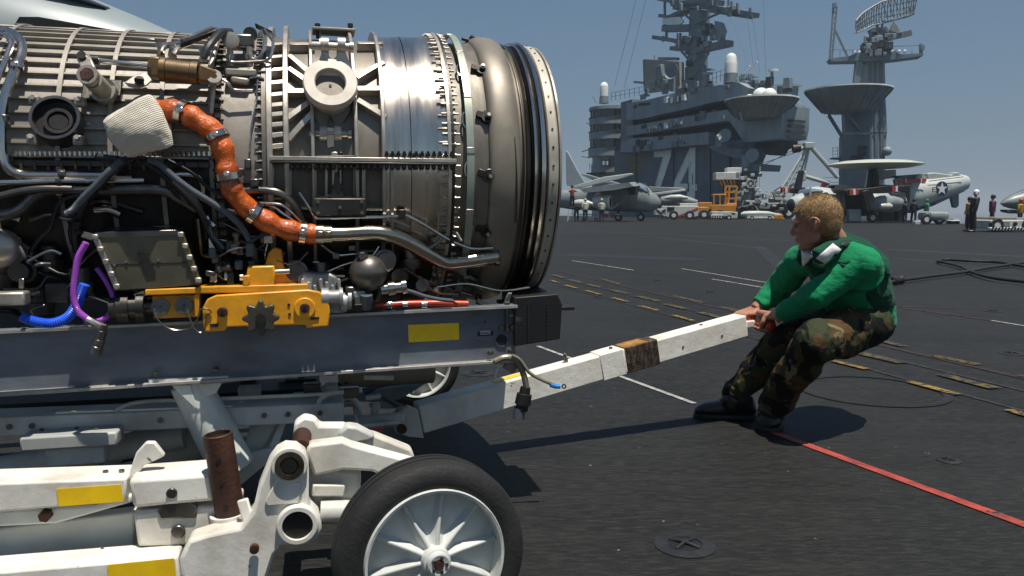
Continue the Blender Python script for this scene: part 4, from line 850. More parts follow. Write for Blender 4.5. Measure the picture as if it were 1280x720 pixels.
# ---- wheels
def wheel(c, rad, rim, wd, parent, spokes=10, facing=-1):
    c = V(c); y = V((0, facing, 0))       # y points outward
    t = MB().lathe([(-wd, rim), (-wd, rad - .03), (-wd + .012, rad - .010), (-wd + .03, rad - .0005), (-wd*.62, rad), (-wd*.62, rad - .006), (-wd*.57, rad - .006), (-wd*.57, rad), (-wd*.42, rad), (-wd*.42, rad - .006), (-wd*.37, rad - .006), (-wd*.37, rad), (-.03, rad - .0005), (-.010, rad - .006), (-.001, rad - .018), (.003, rad - .040), (.000, rim + .006), (-.004, rim)], c, y, 96, ref=(1, 0, 0)).build('tyre', TYRE, parent, smooth=28)
    rm = MB().lathe([(-wd*.8, rim - .012), (-.012, rim - .008), (.004, rim - .006), (.006, rim), (.002, rim + .002), (-.02, rim + .002)], c, y, 72, ref=(1, 0, 0)).build('rim', WHEELW, parent)
    dsh = MB().lathe([(-.034, rim - .008), (-.036, rim - .03), (-.030, .06), (-.014, .036), (-.014, .0001)], c, y, 64, ref=(1, 0, 0)).build('wheel_disc', WHEELW, parent)
    for k in range(spokes):
        a = 2*PI*k/spokes + .16; d = V((math.cos(a), 0, math.sin(a))); tn = V((-math.sin(a), 0, math.cos(a)))
        q = []
        for (rr, wv, hv) in ((.030, .026, -.004), (.065, .014, -.010), (rim - .009, .007, -.016)):
            p = c + d * rr
            q.append([p + tn*wv + y*(-.038), p + tn*.0030 + y*hv, p - tn*.0030 + y*hv, p - tn*wv + y*(-.038)])
        MB().loft(q).build('spoke', WHEELW, parent, bev=.002)
    hb_ = MB().lathe([(-.04, .034), (.0, .032), (.012, .030), (.014, .026), (.026, .025), (.028, .022), (.026, .012), (.018, .010), (.018, .0001)], c, y, 28).build('hub_cap', WHEELW, parent)
    for k in range(5):
        a = 2*PI*k/5; MB().box(c + y*.028 + V((math.cos(a)*.016, 0, math.sin(a)*.016)), (.006, .006, .006)).build('hub_bolt', DTUBE, hb_)
    MB().disc(c + y*.024, y, .010, .012, 6).build('hub_nut', RUST, hb_)
    return t
TYRE = mat('worn black tyre rubber', (.011, .0108, .0105), .7, var=.3, vs=6, bump=.2, bs=90, dirt=((.035, .033, .03), .45, 9), stretch=(1, 1, 1))
WHEELW = mat('scuffed wheel paint', (.62, .64, .60), .5, var=.12, vs=5, bump=.1, bs=40, dirt=((.17, .15, .12), .55, 7), chip=((.08, .05, .04), .71, 26))
_v = -1.0
while TF.at(545, 701, _v).z < .2125: _v -= .005
c = TF.at(545, 701, _v)
wp = bpy.data.objects.new('wheel', None); COL.objects.link(wp); wp.parent = TR; wp.location = c
wp.rotation_euler = (R(-2), 0, R(7))
wheel((0, 0, 0), .2125, .155, .115, wp)
c2 = V((.075, 1.02, .2125))
wp2 = bpy.data.objects.new('wheel', None); COL.objects.link(wp2); wp2.parent = TR; wp2.location = c2
wheel((0, 0, 0), .2125, .160, .115, wp2)
# hydraulic cylinder and grey arm before the far wheel
a, b = TF.at(455, 489, .45), TF.at(532, 464, .55)
P(MB().tube([a, a.lerp(b, .55)], .016, 16), 'hydraulic_cylinder', CABLEG); P(MB().tube([a.lerp(b, .5), b], .030, 20), 'hydraulic_cylinder', mat('faded blue grey paint', (.42, .50, .54), .5, var=.15))
P(MB().prism(vpt([(440, 494), (470, 486), (535, 478), (500, 500), (470, 503), (445, 502)], .45), (0, .05, 0)), 'suspension_arm', mat('shaded grey paint', (.25, .30, .32), .5, var=.15), bev=.006)
P(MB().tube([TF.at(425, 468, .35), TF.at(540, 462, .40)], .055, 20), 'axle_tube', mat('tan dusty drum', (.30, .24, .15), .6, var=.3))
for x0, y0, x1, y1 in ((446, 503, 448, 525), (470, 503, 468, 525)): P(MB().beam(TF.at(x0, y0, .1), TF.at(x1, y1, .1), .035, .03), 'link_post', GREYW, bev=.004)
P(MB().beam(TF.at(430, 527, .0), TF.at(505, 521, .0), .03, .03), 'tow_link', GREYW, bev=.004)
P(MB().beam(TF.at(440, 534, -.1), TF.at(500, 527, -.0), .014, .014), 'tow_link', GREYW, bev=.002)
P(MB().box(TF.at(468, 538, -.2), (.05, .03, .02)), 'red_block', REDT, bev=.004)
P(MB().tube(vpt([(410, 520), (425, 500), (440, 498), (450, 512)], .0), .012, 10, smooth=4), 'brake_hose', GREYW)
P(MB().box(TF.at(410, 505, .1), (.10, .10, .10)), 'chassis_block', DARKM, bev=.01)
P(MB().box(TF.at(425, 532, -.1), (.12, .10, .05)), 'chassis_block', GREYW, bev=.01)
# ---- drawbar
D0 = onY(508, 526, 2.98); D1 = V((1.035, 3.575, 0)); D1.z = (CAMP + ray(931, 406) * (3.575 / ray(931, 406).y)).z
dv = (D1 - D0); dh = V((dv.x, dv.y, 0)).normalized()
def wl(p): return TF.I @ V(p)
def dpt(s, off=0): return wl(D0 + dv * s + V((-dh.y, dh.x, 0)) * off)
upv = dv.cross(V((0, 0, 1))).cross(dv).normalized(); upl = TF.I.to_3x3() @ upv
sidel = TF.I.to_3x3() @ V((-dh.y, dh.x, 0))
db = P(MB().beam(dpt(.03), dpt(1.0), .085, (.112, .098), up=upl), 'drawbar', WHITEW, bev=.006)
def sleeve(s0, s1, g, m, name, **k): return P(MB().beam(dpt(s0), dpt(s1), .085 + g, .107 + g, up=upl), name, m, parent=db, bev=.004, **k)
RSTB = mat('rust and charred paint band', (.022, .013, .010), .6, var=.6, vs=30, stretch=(3, 1, 1), dirt=((.20, .13, .07), .75, 26), bump=.5, bs=80)
ORR = mat('rust orange grease', (.42, .20, .03), .5, var=.4, vs=25, dirt=((.08, .03, .01), .7, 20))
sleeve(.600, .703, .004, RSTB, 'rusty_band')
bt = dpt(.65) + upl * .0575; P(MB().beam(dpt(.602) + upl*.0570, dpt(.703) + upl*.0535, .084, .002, up=upl), 'band_top', ORR, parent=db)
sleeve(.525, .597, .006, WHITEW, 'drawbar_sleeve')
ys = dpt(.26) + upl * .056; P(MB().beam(dpt(.235) + upl*.057, dpt(.325) + upl*.0565, .036, .003, up=upl), 'yellow_sticker', STICK, parent=db)
for s, r_, hh in ((.44, .010, .035),): P(MB().lathe([(0, .0001), (0, r_), (.012, r_), (.012, r_*.7), (hh, r_*.7), (hh + .005, .0001)], dpt(s) + upl*.054, upl, 10), 'locking_bolt', DTUBE, parent=db)
P(MB().lathe([(0, .0001), (0, .008), (.006, .008), (.006, .0001)], dpt(.575) + upl*.058, upl, 10), 'sleeve_bolt', DTUBE, parent=db)
P(MB().disc(dpt(.865) + upl*.0515, upl, .007, .003, 12), 'bar_hole', BLACKM, parent=db)
for s in (.91, .78): P(MB().disc(dpt(s) - sidel*.0435 - upl*.01, sidel, .005, .003, 10), 'bar_hole', DTUBE, parent=db)
# hinge end plates
hl = [(494, 541), (497, 519), (510, 507), (522, 512), (530, 548), (510, 546)]
hp = [wl(onY(x, y, 2.93)) for x, y in hl]
he = P(MB().prism(hp, sidel * .02), 'drawbar_hinge', WHITEW, parent=db, bev=.003)
P(MB().disc(wl(onY(502, 536, 2.925)), sidel, .018, .02, 18), 'hinge_pin', RUST, parent=db)
P(MB().prism([wl(onY(x, y, 3.05)) for x, y in ((478, 536), (498, 510), (512, 508), (516, 522), (500, 534))], sidel * .02), 'drawbar_hinge', GREYW, parent=db, bev=.003)
# red handle
hd = dpt(1.0) - upl * .01
ax_h = (TF.I.to_3x3() @ V((.35, -.55, -.02))).normalized()
REDH = mat('red rubber grip', (.45, .025, .012), .35, var=.15, vs=30, coat=.2)
hc = TF.I @ onY(944, 404, 3.55)
HANDLE_W = TF.M @ hc; HANDLE_AX = (TF.M.to_3x3() @ ax_h).normalized()
gr = P(MB().lathe([(-.15, .0001), (-.148, .012), (-.14, .016), (.05, .016), (.060, .020), (.085, .022), (.10, .018), (.106, .0001)], hc, ax_h, 18), 'pull_handle', REDH)
P(MB().beam(dpt(.995), hc, .035, .03), 'handle_stem', WHITEW, parent=gr, bev=.004)
# hose with plug hanging from the rail end
HOSE = mat('clear grimy hose', (.20, .17, .12), .3, var=.3, vs=30)
P(MB().tube(vpt([(618, 452), (630, 447), (643, 448), (650, 458), (655, 470), (658, 484)], -.43), .010, 10, smooth=5), 'air_hose', HOSE)
P(MB().tube(vpt([(640, 444), (650, 450), (662, 466), (680, 476), (695, 482)], -.44), .0055, 8, smooth=5), 'air_hose', HOSE)
P(MB().tube(vpt([(688, 481), (695, 483), (700, 483)], -.442), .0075, 10), 'blue_hose_end', mat('bright blue tape', (.02, .22, .55), .4))
P(MB().ring(TF.at(705, 483, -.442), (0, 1, 0), .004, .008, .003, 14), 'hose_eyelet', DTUBE)
P(MB().lathe([(0, .0001), (0, .016), (.02, .018), (.022, .024), (.055, .026), (.056, .020), (.075, .020)], TF.at(657, 484, -.43), (-.18, 0, -1), 16), 'hose_plug', BLACKM)
P(MB().lathe([(0, .019), (.035, .019), (.036, .014), (.02, .013)], TF.at(650, 510, -.43), (-.15, 0, -1), 16), 'plug_tip', CABLEG)
P(MB().box(TF.at(640, 455, -.41), (.04, .02, .05), Matrix.Rotation(R(35), 3, 'Y')), 'hose_bracket', mat('rusty pinkish bracket', (.28, .17, .13), .6, var=.3, vs=20), bev=.005)
P(MB().tube(vpt([(624, 452), (622, 462), (619, 470), (622, 475)], -.42), .0025, 6, smooth=4), 'tie_wire', TXT)

# ------------------------------------------------------------------ yellow mount bracket on the rail
YB = thing('engine_mount_bracket', 'yellow steel mount bracket with black star knob bolted on the rail under the engine', 'bracket', TF.M.copy())
def Y(mb, name, m=None, **k): return mb.build(name, m or YEL, k.pop('parent', YB), **k)
pv = -.46
Y(MB().prism(vpt([(181, 362), (252, 359), (252, 367), (181, 369.5)], -.475), (0, .09, 0)), 'left_ledge', bev=.003)
Y(MB().prism(vpt([(248, 358.5), (385, 355), (385, 364), (248, 367)], -.475), (0, .09, 0)), 'ledge', bev=.003)
Y(MB().prism(vpt([(190, 370), (250, 368), (250, 396), (192, 398.5)], -.455), (0, .012, 0)), 'side_plate', bev=.003)
Y(MB().prism(vpt([(243, 368), (249, 367.5), (249, 396), (243, 396)], -.472), (0, .02, 0)), 'side_rib', bev=.002)
fp = Y(MB().prism(vpt([(254, 415), (253, 385), (259, 374), (270, 369), (385, 362), (400, 365), (410, 375), (412.5, 388), (411, 408), (383, 410), (382, 406), (284, 409), (281, 414)], -.485), (0, .020, 0)), 'front_plate', bev=.004)
Y(MB().ring(TF.at(381, 385, -.488), (0, 1, 0), .012, .030, .012, 28), 'plate_boss', parent=fp, bev=.003)
for x, y in ((278, 390), (381, 385)):
    Y(MB().disc(TF.at(x, y, -.493), (0, 1, 0), .014, .016, 18), 'pin_head', RUST, parent=fp, bev=.002); Y(MB().disc(TF.at(x, y, -.503), (0, 1, 0), .006, .004, 6), 'pin_socket', BLACKM, parent=fp)
for x, y in ((361, 381), (362, 393)): Y(MB().disc(TF.at(x, y, -.4862), (0, 1, 0), .004, .003, 10), 'plate_hole', BLACKM, parent=fp)
Y(MB().prism(vpt([(262, 405), (274, 404), (272, 409), (264, 409)], -.4862), (0, -.002, 0)), 'plate_slot', BLACKM, parent=fp)
Y(MB().prism(vpt([(388, 397), (399, 396), (399, 399), (388, 400)], -.4862), (0, -.002, 0)), 'plate_slot', BLACKM, parent=fp)
wsh = mat('grey washer', (.17, .18, .17), .5, metal=.5, var=.3, vs=20)
for x, y in ((200.5, 383.5), (230, 382)):
    o = Y(MB().lathe([(0, .0001), (0, .024), (.006, .024), (.007, .020), (.005, .006), (.007, .0001)], TF.at(x, y, -.456), (0, -1, 0), 24), 'washer', wsh)
    Y(MB().disc(TF.at(x, y, -.464), (0, 1, 0), .003, .006, 8), 'washer_pin', BLACKM, parent=o)
for pts in ([(192, 385), (196, 398), (208, 409), (222, 413), (238, 410), (246, 400), (250, 388)], [(233, 386), (238, 400), (244, 412), (252, 416), (256, 410), (258, 396), (264, 390), (258, 386), (250, 387)]):
    Y(MB().tube(vpt(pts, -.49), .0022, 6, smooth=5), 'lanyard', BRASS)
# post and hinge on top
Y(MB().prism(vpt([(309, 333), (343, 332), (345, 357), (307, 358)], -.465), (0, .06, 0)), 'post', bev=.005)
Y(MB().prism(vpt([(304, 345), (312, 344), (312, 357), (303, 358)], -.475), (0, .07, 0)), 'post_cheek', bev=.003)
Y(MB().prism(vpt([(330, 335), (336, 315), (343, 309), (352, 312), (354, 330), (360, 345), (374, 356), (330, 357)], -.43), (0, .04, 0)), 'post_back', bev=.004)
Y(MB().tube([TF.at(304, 347, -.45), TF.at(300, 347, -.45)], .010, 10), 'pivot_pin', CHROME); Y(MB().tube([TF.at(344, 340, -.47), TF.at(362, 339, -.47)], .007, 10), 'pivot_pin', CHROME)
Y(MB().tube(vpt([(345, 325), (360, 330), (372, 328), (385, 315)], -.45), .002, 6, smooth=4), 'lanyard', BRASS)
# star knob
kp = []
cK = TF.at(326, 398, -.525)
for i in range(64):
    a = 2*PI*i/64; r_ = .0435 + .0075 * math.cos(8 * a); kp.append(cK + V((r_ * math.cos(a), 0, r_ * math.sin(a))))
kn = Y(MB().prism(kp, (0, .018, 0)), 'star_knob', mat('dark cast knob', (.075, .068, .055), .45, metal=.5, var=.2, vs=20, bump=.1), bev=.004)
Y(MB().disc(cK + V((0, .02, 0)), (0, 1, 0), .014, .06, 14), 'knob_stem', BLACKM, parent=kn); Y(MB().box(cK + V((-.002, -.001, .008)), (.012, .004, .014)), 'knob_socket', BLACKM, parent=kn)
# ------------------------------------------------------------------ knitted sock over a cable end
sk = [(126, 146), (184, 116), (193, 122), (200, 145), (216, 184), (214, 192), (196, 198), (165, 199), (152, 185), (136, 162)]
SOCK = mat('coarse white knitted cloth', (.80, .74, .60), .9, var=.10, vs=14, dirt=((.45, .37, .26), .35, 9))
_n = SOCK.node_tree.nodes; _l = SOCK.node_tree.links; _tc = _n.new('ShaderNodeTexCoord'); _h = None
for _k, (_ang, _sc) in enumerate(((28, 170), (118, 120))):
    _mp = _n.new('ShaderNodeMapping'); _mp.inputs['Rotation'].default_value = (0, R(_ang), 0); _l.new(_tc.outputs['Object'], _mp.inputs[0])
    _w = _n.new('ShaderNodeTexWave'); _w.inputs['Scale'].default_value = _sc / 2; _w.inputs['Distortion'].default_value = 1.2; _w.inputs['Detail'].default_value = 1; _l.new(_mp.outputs[0], _w.inputs[0])
    if _h is None: _h = _w.outputs['Fac']
    else:
        _m = _n.new('ShaderNodeMath'); _m.operation = 'MULTIPLY'; _l.new(_h, _m.inputs[0]); _l.new(_w.outputs['Fac'], _m.inputs[1]); _h = _m.outputs[0]
_b = _n.new('ShaderNodeBump'); _b.inputs['Strength'].default_value = .8; _b.inputs['Distance'].default_value = .004; _l.new(_h, _b.inputs['Height']); _l.new(_b.outputs[0], _n['Principled BSDF'].inputs['Normal'])
def bil(a, b, c, d, s, t): return (a[0]*(1-s)*(1-t) + b[0]*s*(1-t) + c[0]*s*t + d[0]*(1-s)*t, a[1]*(1-s)*(1-t) + b[1]*s*(1-t) + c[1]*s*t + d[1]*(1-s)*t)
secs = []
for i in range(15):
    t = i / 14; sec = []
    for k in range(28):
        a = 2*PI*k/28; s = .5 - .5 * math.cos(a); p = bil((127, 150), (186, 115), (217, 184), (160, 198), s, t); e_ = 5.5 * math.sin(PI * t) * math.cos(a); p = (p[0] - e_ * .9, p[1] + e_ * .35)
        bulge = math.sin(a); dep = .02 + .028 * math.sin(PI * min(1, t * .9 + .1))
        off = 2.2 * math.sin(t * 9 + a * 2) + (4 * math.sin(PI * t) * (1 if s > .5 else -.4))
        sec.append(TF.at(p[0] + off * .6, p[1] + off * .3, -.505 - bulge * dep))
    secs.append(sec)
so2 = MB().loft(secs).build('cloth_sock', SOCK, None, smooth=80)
so2.matrix_world = TF.M.copy(); tag(so2, 'cream knitted cloth sock pulled over a cable end beside the orange duct', 'cloth')
sm = so2.modifiers.new('s', 'SUBSURF'); sm.levels = 2; sm.render_levels = 2
tx = bpy.data.textures.new('knit', 'CLOUDS'); tx.noise_scale = .04; dm = so2.modifiers.new('d', 'DISPLACE'); dm.texture = tx; dm.strength = .006; dm.texture_coords = 'LOCAL'

# bits seen in the gap under the rail
rnd.seed(19)
for i in range(34):
    x, y, v = rnd.uniform(285, 480), rnd.uniform(462, 505), rnd.uniform(-.2, .5); m_ = rnd.choice((GREYW, DTUBE, BLACKM, GREYW, CABLEG))
    if rnd.random() < .5: P(MB().box(TF.at(x, y, v), (rnd.uniform(.03, .12), .04, rnd.uniform(.02, .05))), 'chassis_fitting', m_, bev=.004)
    else: P(MB().beam(TF.at(x, y, v), TF.at(x + rnd.uniform(-50, 50), y + rnd.uniform(-4, 14), v), .014, .014), 'chassis_strut', m_)
for pts, r_ in (([(140, 522), (150, 510), (180, 502), (260, 499), (420, 492)], .006), ([(395, 515), (400, 500), (412, 492), (430, 490)], .008)): P(MB().tube(vpt(pts, -.33), r_, 8, smooth=5), 'brake_line', GREYW)
for x in (12, 40, 200, 330, 360, 400): P(MB().disc(TF.at(x, 534 - x * .045, -.343), (0, 1, 0), .008, .01, 8), 'beam_bolt', DTUBE)
# ------------------------------------------------------------------ the sailor in green
def remesh(o, vox, sm=4, disp=None, sub=0):
    r = o.modifiers.new('r', 'REMESH'); r.mode = 'VOXEL'; r.voxel_size = vox; r.use_smooth_shade = True
    if sm: s_ = o.modifiers.new('s', 'SMOOTH'); s_.iterations = sm; s_.factor = .5
    for i, (sc, st, kind) in enumerate(disp or []):
        t = bpy.data.textures.new('fold', kind); t.noise_scale = sc
        if kind == 'MUSGRAVE': t.noise_intensity = 1.0
        d = o.modifiers.new('d%d' % i, 'DISPLACE'); d.texture = t; d.strength = st; d.mid_level = .5 if kind == 'CLOUDS' else .3; d.texture_coords = 'LOCAL'
    return o
def wp_(px, py, Y): return onY(px, py, Y)
SKIN = mat('sunburnt skin', (.40, .185, .115), .5, var=.12, vs=18, bump=.1, bs=200, spec=.4)
def shirtmat(name, col, dk=.55):
    return mat(name, col, .85, var=.15, vs=9, bump=1.1, bs=11, stretch=(1, 1, 1.7), sheen=.05, spec=.2, streak=(tuple(c * dk for c in col), .35, (9, 9, 22)))
GREEN = shirtmat('bright green cotton', (.006, .22, .085)); DGREEN = shirtmat('dark green vest cloth', (.006, .065, .034)); 
def camo():
    m = mat('woodland camouflage', (.05, .045, .03), .75, var=.1, bump=1.5, bs=13, spec=.15); n = m.node_tree.nodes; L = m.node_tree.links; b = n['Principled BSDF']
    tc = n.new('ShaderNodeTexCoord'); prev = None
    base = (.034, .042, .018)
    cur = base
    for i, (col, th, sc) in enumerate((((.075, .042, .018), .52, 8.5), ((.155, .125, .06), .60, 9.5), ((.008, .008, .007), .55, 9.0))):
        mp = n.new('ShaderNodeMapping'); mp.inputs['Location'].default_value = (3.1*i + .7, 7.7*i, 1.3*i); L.new(tc.outputs['Object'], mp.inputs[0])
        t = n.new('ShaderNodeTexNoise'); t.inputs['Scale'].default_value = sc; t.inputs['Detail'].default_value = 2.5; t.inputs['Distortion'].default_value = .6; L.new(mp.outputs[0], t.inputs[0])
        g = n.new('ShaderNodeMath'); g.operation = 'GREATER_THAN'; g.inputs[1].default_value = th; L.new(t.outputs[0], g.inputs[0])
        x = n.new('ShaderNodeMix'); x.data_type = 'RGBA'; L.new(g.outputs[0], x.inputs[0]); x.inputs[7].default_value = (*col, 1)
        if isinstance(cur, tuple): x.inputs[6].default_value = (*cur, 1)
        else: L.new(cur, x.inputs[6])
        cur = x.outputs[2]
    L.new(cur, b.inputs['Base Color']); return m
CAMO = camo(); BOOT = mat('black boot leather', (.012, .011, .013), .32, var=.3, vs=20, bump=.15, bs=80, dirt=((.05, .045, .04), .4, 25))
HAIR = mat('short cropped blond hair', (.42, .27, .12), .7, var=.35, vs=90, bump=.6, bs=420, stretch=(1, 1, .5), dirt=((.22, .13, .06), .5, 14))
PATCH = mat('white reflective patch', (.78, .76, .74), .4, var=.1, vs=14, bump=.2, bs=24)
mp_ = V((1.45, 3.5, 0))
MAN = thing('person', 'person in green long-sleeved jersey, vest and camouflage trousers crouching and pulling the drawbar', 'person', T(*mp_))
L_ = lambda p: V(p) - mp_
J = dict(nb=wp_(1040, 309, 3.37), hd=wp_(1019, 278, 3.32), ls=wp_(1086, 331, 3.24), rs=wp_(1000, 326, 3.53),
         le=wp_(1022, 368, 3.28), re=wp_(972, 362, 3.68), pl=wp_(1076, 398, 3.56), ch=wp_(1056, 345, 3.44),
         lh=wp_(1082, 405, 3.46), rh=wp_(1062, 402, 3.70), lk=wp_(1018, 428, 3.22), rk=wp_(982, 428, 3.50), la=wp_(966, 511, 3.46), ra=wp_(917, 499, 3.63))
HA = HANDLE_AX; HC = HANDLE_W
lhc = HC + HA * .045; rhc = HC - HA * .075
lw = lhc + (J['le'] - lhc).normalized() * .085; rw = rhc + (J['re'] - rhc).normalized() * .085
def hand(mb, c, wr, el, side):
    f = (wr - c).normalized(); a = HA; f = (f - a * f.dot(a)).normalized(); up = a.cross(f).normalized()
    if up.z < 0: up = -up
    # palm behind the bar
    for k, o in enumerate((-.030, -.010, .010, .030)):
        b = c + a * o
        mb.tube([L_(wr + a * o * .5), L_(b + f * .050 + up * .004), L_(b + f * .030 + up * .020)], [.016, .015, .0115], 8, smooth=3)
        ln = (.86, 1.0, 1.05, .92)[k]
        mb.tube([L_(b + f * .030 + up * .018), L_(b + f * .008 + up * (.029 + .002 * k)), L_(b - f * .020 * ln + up * .020), L_(b - f * .026 * ln - up * .004), L_(b - f * .012 * ln - up * .020)], [.0105, .0103, .0095, .0088, .0078], 8, smooth=3)
    s_ = -1
    mb.tube([L_(wr + f*.0 - up * .006), L_(c + f * .042 - up * .012 - a * s_ * .026), L_(c + f * .018 - up * .028 - a * s_ * .020), L_(c - f * .012 - up * .027 - a * s_ * .008)], [.015, .013, .0105, .0085], 8, smooth=3)
# continuous body
bm_ = MB()
def lim(pts, r, n=14): bm_.tube([L_(p) for p in pts], r, n, smooth=4)
HM = Matrix.Translation(L_(J['hd'])) @ Matrix.Rotation(R(149), 4, 'Z') @ Matrix.Rotation(R(10), 4, 'Y') @ Matrix.Scale(.95, 4)
def hv(x, y, z): return HM @ V((x, y, z))
def hball(x, y, z, a, b, c, n=20, k=14, mb=None):
    t = MB().ball((0, 0, 0), 1, n, k, sc=(a, b, c)); (mb or bm_).add([HM @ (V((x, y, z)) + p) for p in t.v], t.f)
hball(-.016, 0, .028, .096, .075, .086); hball(-.040, 0, .0, .066, .066, .075); hball(.024, 0, -.022, .066, .060, .072); hball(.030, 0, -.070, .050, .046, .042)
hball(.066, 0, -.098, .020, .024, .016); hball(.012, .046, -.060, .034, .016, .030); hball(.012, -.046, -.060, .034, .016, .030)
hball(.062, .030, .012, .022, .026, .010); hball(.062, -.030, .012, .022, .026, .010); hball(.056, .036, -.030, .022, .020, .018); hball(.056, -.036, -.030, .022, .020, .018)
for p_, r_ in ((J['lk'], .045), (J['rk'], .045), (J['le'], .036), (J['re'], .036), (J['ls'], .036), (J['rs'], .036), (J['lh'], .07), (J['rh'], .07)): bm_.ball(L_(p_), r_, 14, 10)
bm_.tube([hv(.082, 0, .010), hv(.091, 0, -.012), hv(.101, 0, -.030), hv(.092, 0, -.038)], [.008, .009, .0115, .009], 10, smooth=3)
hball(.092, .010, -.036, .012, .008, .007, 10, 8); hball(.092, -.010, -.036, .012, .008, .007, 10, 8)
bm_.tube([hv(.070, .020, -.061), hv(.086, .0, -.059), hv(.070, -.020, -.061)], [.005, .008, .005], 8, smooth=4); bm_.tube([hv(.070, .018, -.071), hv(.084, .0, -.071), hv(.070, -.018, -.071)], [.005, .008, .005], 8, smooth=4)
for s in (1, -1):       # ears: rim, bowl and lobe
    bm_.tube([hv(.004, s*.074, -.022), hv(.006, s*.082, .006), hv(-.012, s*.090, .018), hv(-.030, s*.093, .006), hv(-.028, s*.088, -.016), hv(-.012, s*.080, -.032), hv(.000, s*.076, -.034)], [.005, .006, .006, .006, .006, .007, .005], 8, smooth=4)
    hball(-.012, s*.078, -.006, .016, .006, .022, 12, 8)
lim([J['hd'] + (J['nb'] - J['hd']) * .2 + V((.02, 0, 0)), J['nb'] + V((.01, 0, .01)), J['nb'] - V((-.01, -.01, .05))], [.056, .058, .075])
lim([J['nb'] - V((0, 0, .05)), J['ch'], J['pl']], [.08, .11, .11], 20)
lim([J['ls'], J['nb'] - V((0, 0, .03)), J['rs']], [.035, .05, .035])
lim([J['ls'], J['le']], [.038, .036]); lim([J['rs'], J['re']], [.038, .036]); lim([J['le'], lw], [.041, .027]); lim([J['re'], rw], [.041, .027])
lim([J['lh'], J['pl'], J['rh']], [.07, .09, .07])
lim([J['lh'], J['lk']], [.070, .045]); lim([J['rh'], J['rk']], [.070, .045]); lim([J['lk'], J['la']], [.045, .032]); lim([J['rk'], J['ra']], [.045, .032])
for an, toe in ((J['la'], wp_(958, 532, 3.33)), (J['ra'], wp_(885, 524, 3.60))):
    lim([an, an + V((0, 0, -.035))], [.028, .028])
hand(bm_, lhc, lw, J['le'], 1); hand(bm_, rhc, rw, J['re'], -1)
body = remesh(bm_.build('body', SKIN, MAN, smooth=80), .0036, 2)
for s in (1, -1):
    MB().ball(hv(.0685, s*.031, -.002), .0115, 14, 10).build('eye', mat('eye', (.10, .09, .085), .2), MAN)
    MB().tube([hv(.080, s*.014, .020), hv(.086, s*.030, .026), hv(.074, s*.048, .020)], .0028, 6, smooth=4).build('eyebrow', HAIR, MAN)
# hair: a cropped shell that ends at hairline, temples and nape
hm = MB(); n, k = 64, 40; vs = []; keep = []
for i in range(k + 1):
    for j in range(n):
        a, b = PI * i / k, 2*PI*j/n; d = V((math.sin(a)*math.cos(b), math.sin(a)*math.sin(b), math.cos(a)))
        # support surface of the two skull balls
        def hit(c, r):
            c, r = V(c), V(r); q = V((d.x/r.x, d.y/r.y, d.z/r.z)); o = V((-c.x/r.x, -c.y/r.y, -c.z/r.z)); A = q.dot(q); B = q.dot(o); C_ = o.dot(o) - 1; D_ = B*B - A*C_
            return (-B + math.sqrt(D_)) / A if D_ > 0 else 0
        o_ = V((-.02, 0, .02)); t_ = max(hit(V((-.016, 0, .028)) - o_, (.096, .075, .086)), hit(V((-.04, 0, 0)) - o_, (.066, .066, .075)))
        p = o_ + d * (t_ + .0030 + .0030 * max(0, d.z)); vs.append(HM @ p)
        line = .050 if p.x > .045 else (.012 if p.x > .016 else (-.012 if p.x > .0 else (.020 if p.x > -.032 and abs(p.y) > .05 else -.055)))
        line += .004 * math.sin(b * 23)
        keep.append(p.z > line)
fs = [(i*n+j, (i+1)*n+j, (i+1)*n+(j+1)%n, i*n+(j+1)%n) for i in range(k) for j in range(n) if sum(keep[q] for q in (i*n+j, (i+1)*n+j, (i+1)*n+(j+1)%n, i*n+(j+1)%n)) >= 3]
rnd.seed(9); cand = [i for i in range(len(vs)) if keep[i]]
hc0 = HM @ V((-.02, 0, .02)); hvs = []; hfs = []
for _ in range(9000):
    i = rnd.choice(cand); p = vs[i].lerp(vs[min(len(vs)-1, i + rnd.choice((1, n, n+1)))], rnd.random())
    if (p - vs[i]).length > .03: continue
    d_ = (p - hc0).normalized(); t_ = V((rnd.uniform(-1, 1), rnd.uniform(-1, 1), rnd.uniform(-1, .6))) * .55; e_ = p + (d_ + t_).normalized() * rnd.uniform(.004, .009); s_ = d_.cross(t_).normalized() * .0007
    b0 = len(hvs); hvs += [p - s_, p + s_, e_]; hfs.append((b0, b0 + 1, b0 + 2))
MB().add(hvs, hfs).build('hair_strands', HAIR, MAN, kind='stuff')
hr = hm.add(vs, fs).build('hair', HAIR, MAN, smooth=80); sd = hr.modifiers.new('t', 'SOLIDIFY'); sd.thickness = .004; sd.offset = -1
# jersey
sh = MB(); rnd.seed(3)
def wob(base, n, amt): return [b_ * (1 + amt * rnd.uniform(-1, 1)) for b_ in [base[0] + (base[-1] - base[0]) * i / (n-1) for i in range(n)]]
def slim(mb, pts, r, n=18, sm=5): mb.tube([L_(p) for p in pts], r, n, smooth=sm)
def dense(a, b, k, jit=0): return [a.lerp(b, i / (k-1)) + V((rnd.uniform(-jit, jit), rnd.uniform(-jit, jit), rnd.uniform(-jit, jit))) for i in range(k)]
slim(sh, dense(J['ls'] + V((-.02, .02, .005)), J['le'], 7, .004), wob((.067, .056), 7, .04)); slim(sh, dense(J['le'], lw + (J['le'] - lw) * .12, 8, .003), wob((.058, .041), 8, .07))
slim(sh, dense(J['rs'], J['re'], 6, .004), wob((.071, .059), 6, .04)); slim(sh, dense(J['re'], rw + (J['re'] - rw) * .15, 6, .003), wob((.058, .041), 6, .07))
slim(sh, [J['nb'] - V((0, 0, .06)), J['ch'], J['pl'] + V((0, 0, .03)), J['pl'] + V((0, 0, -.02))], [.100, .132, .142, .145], 24)
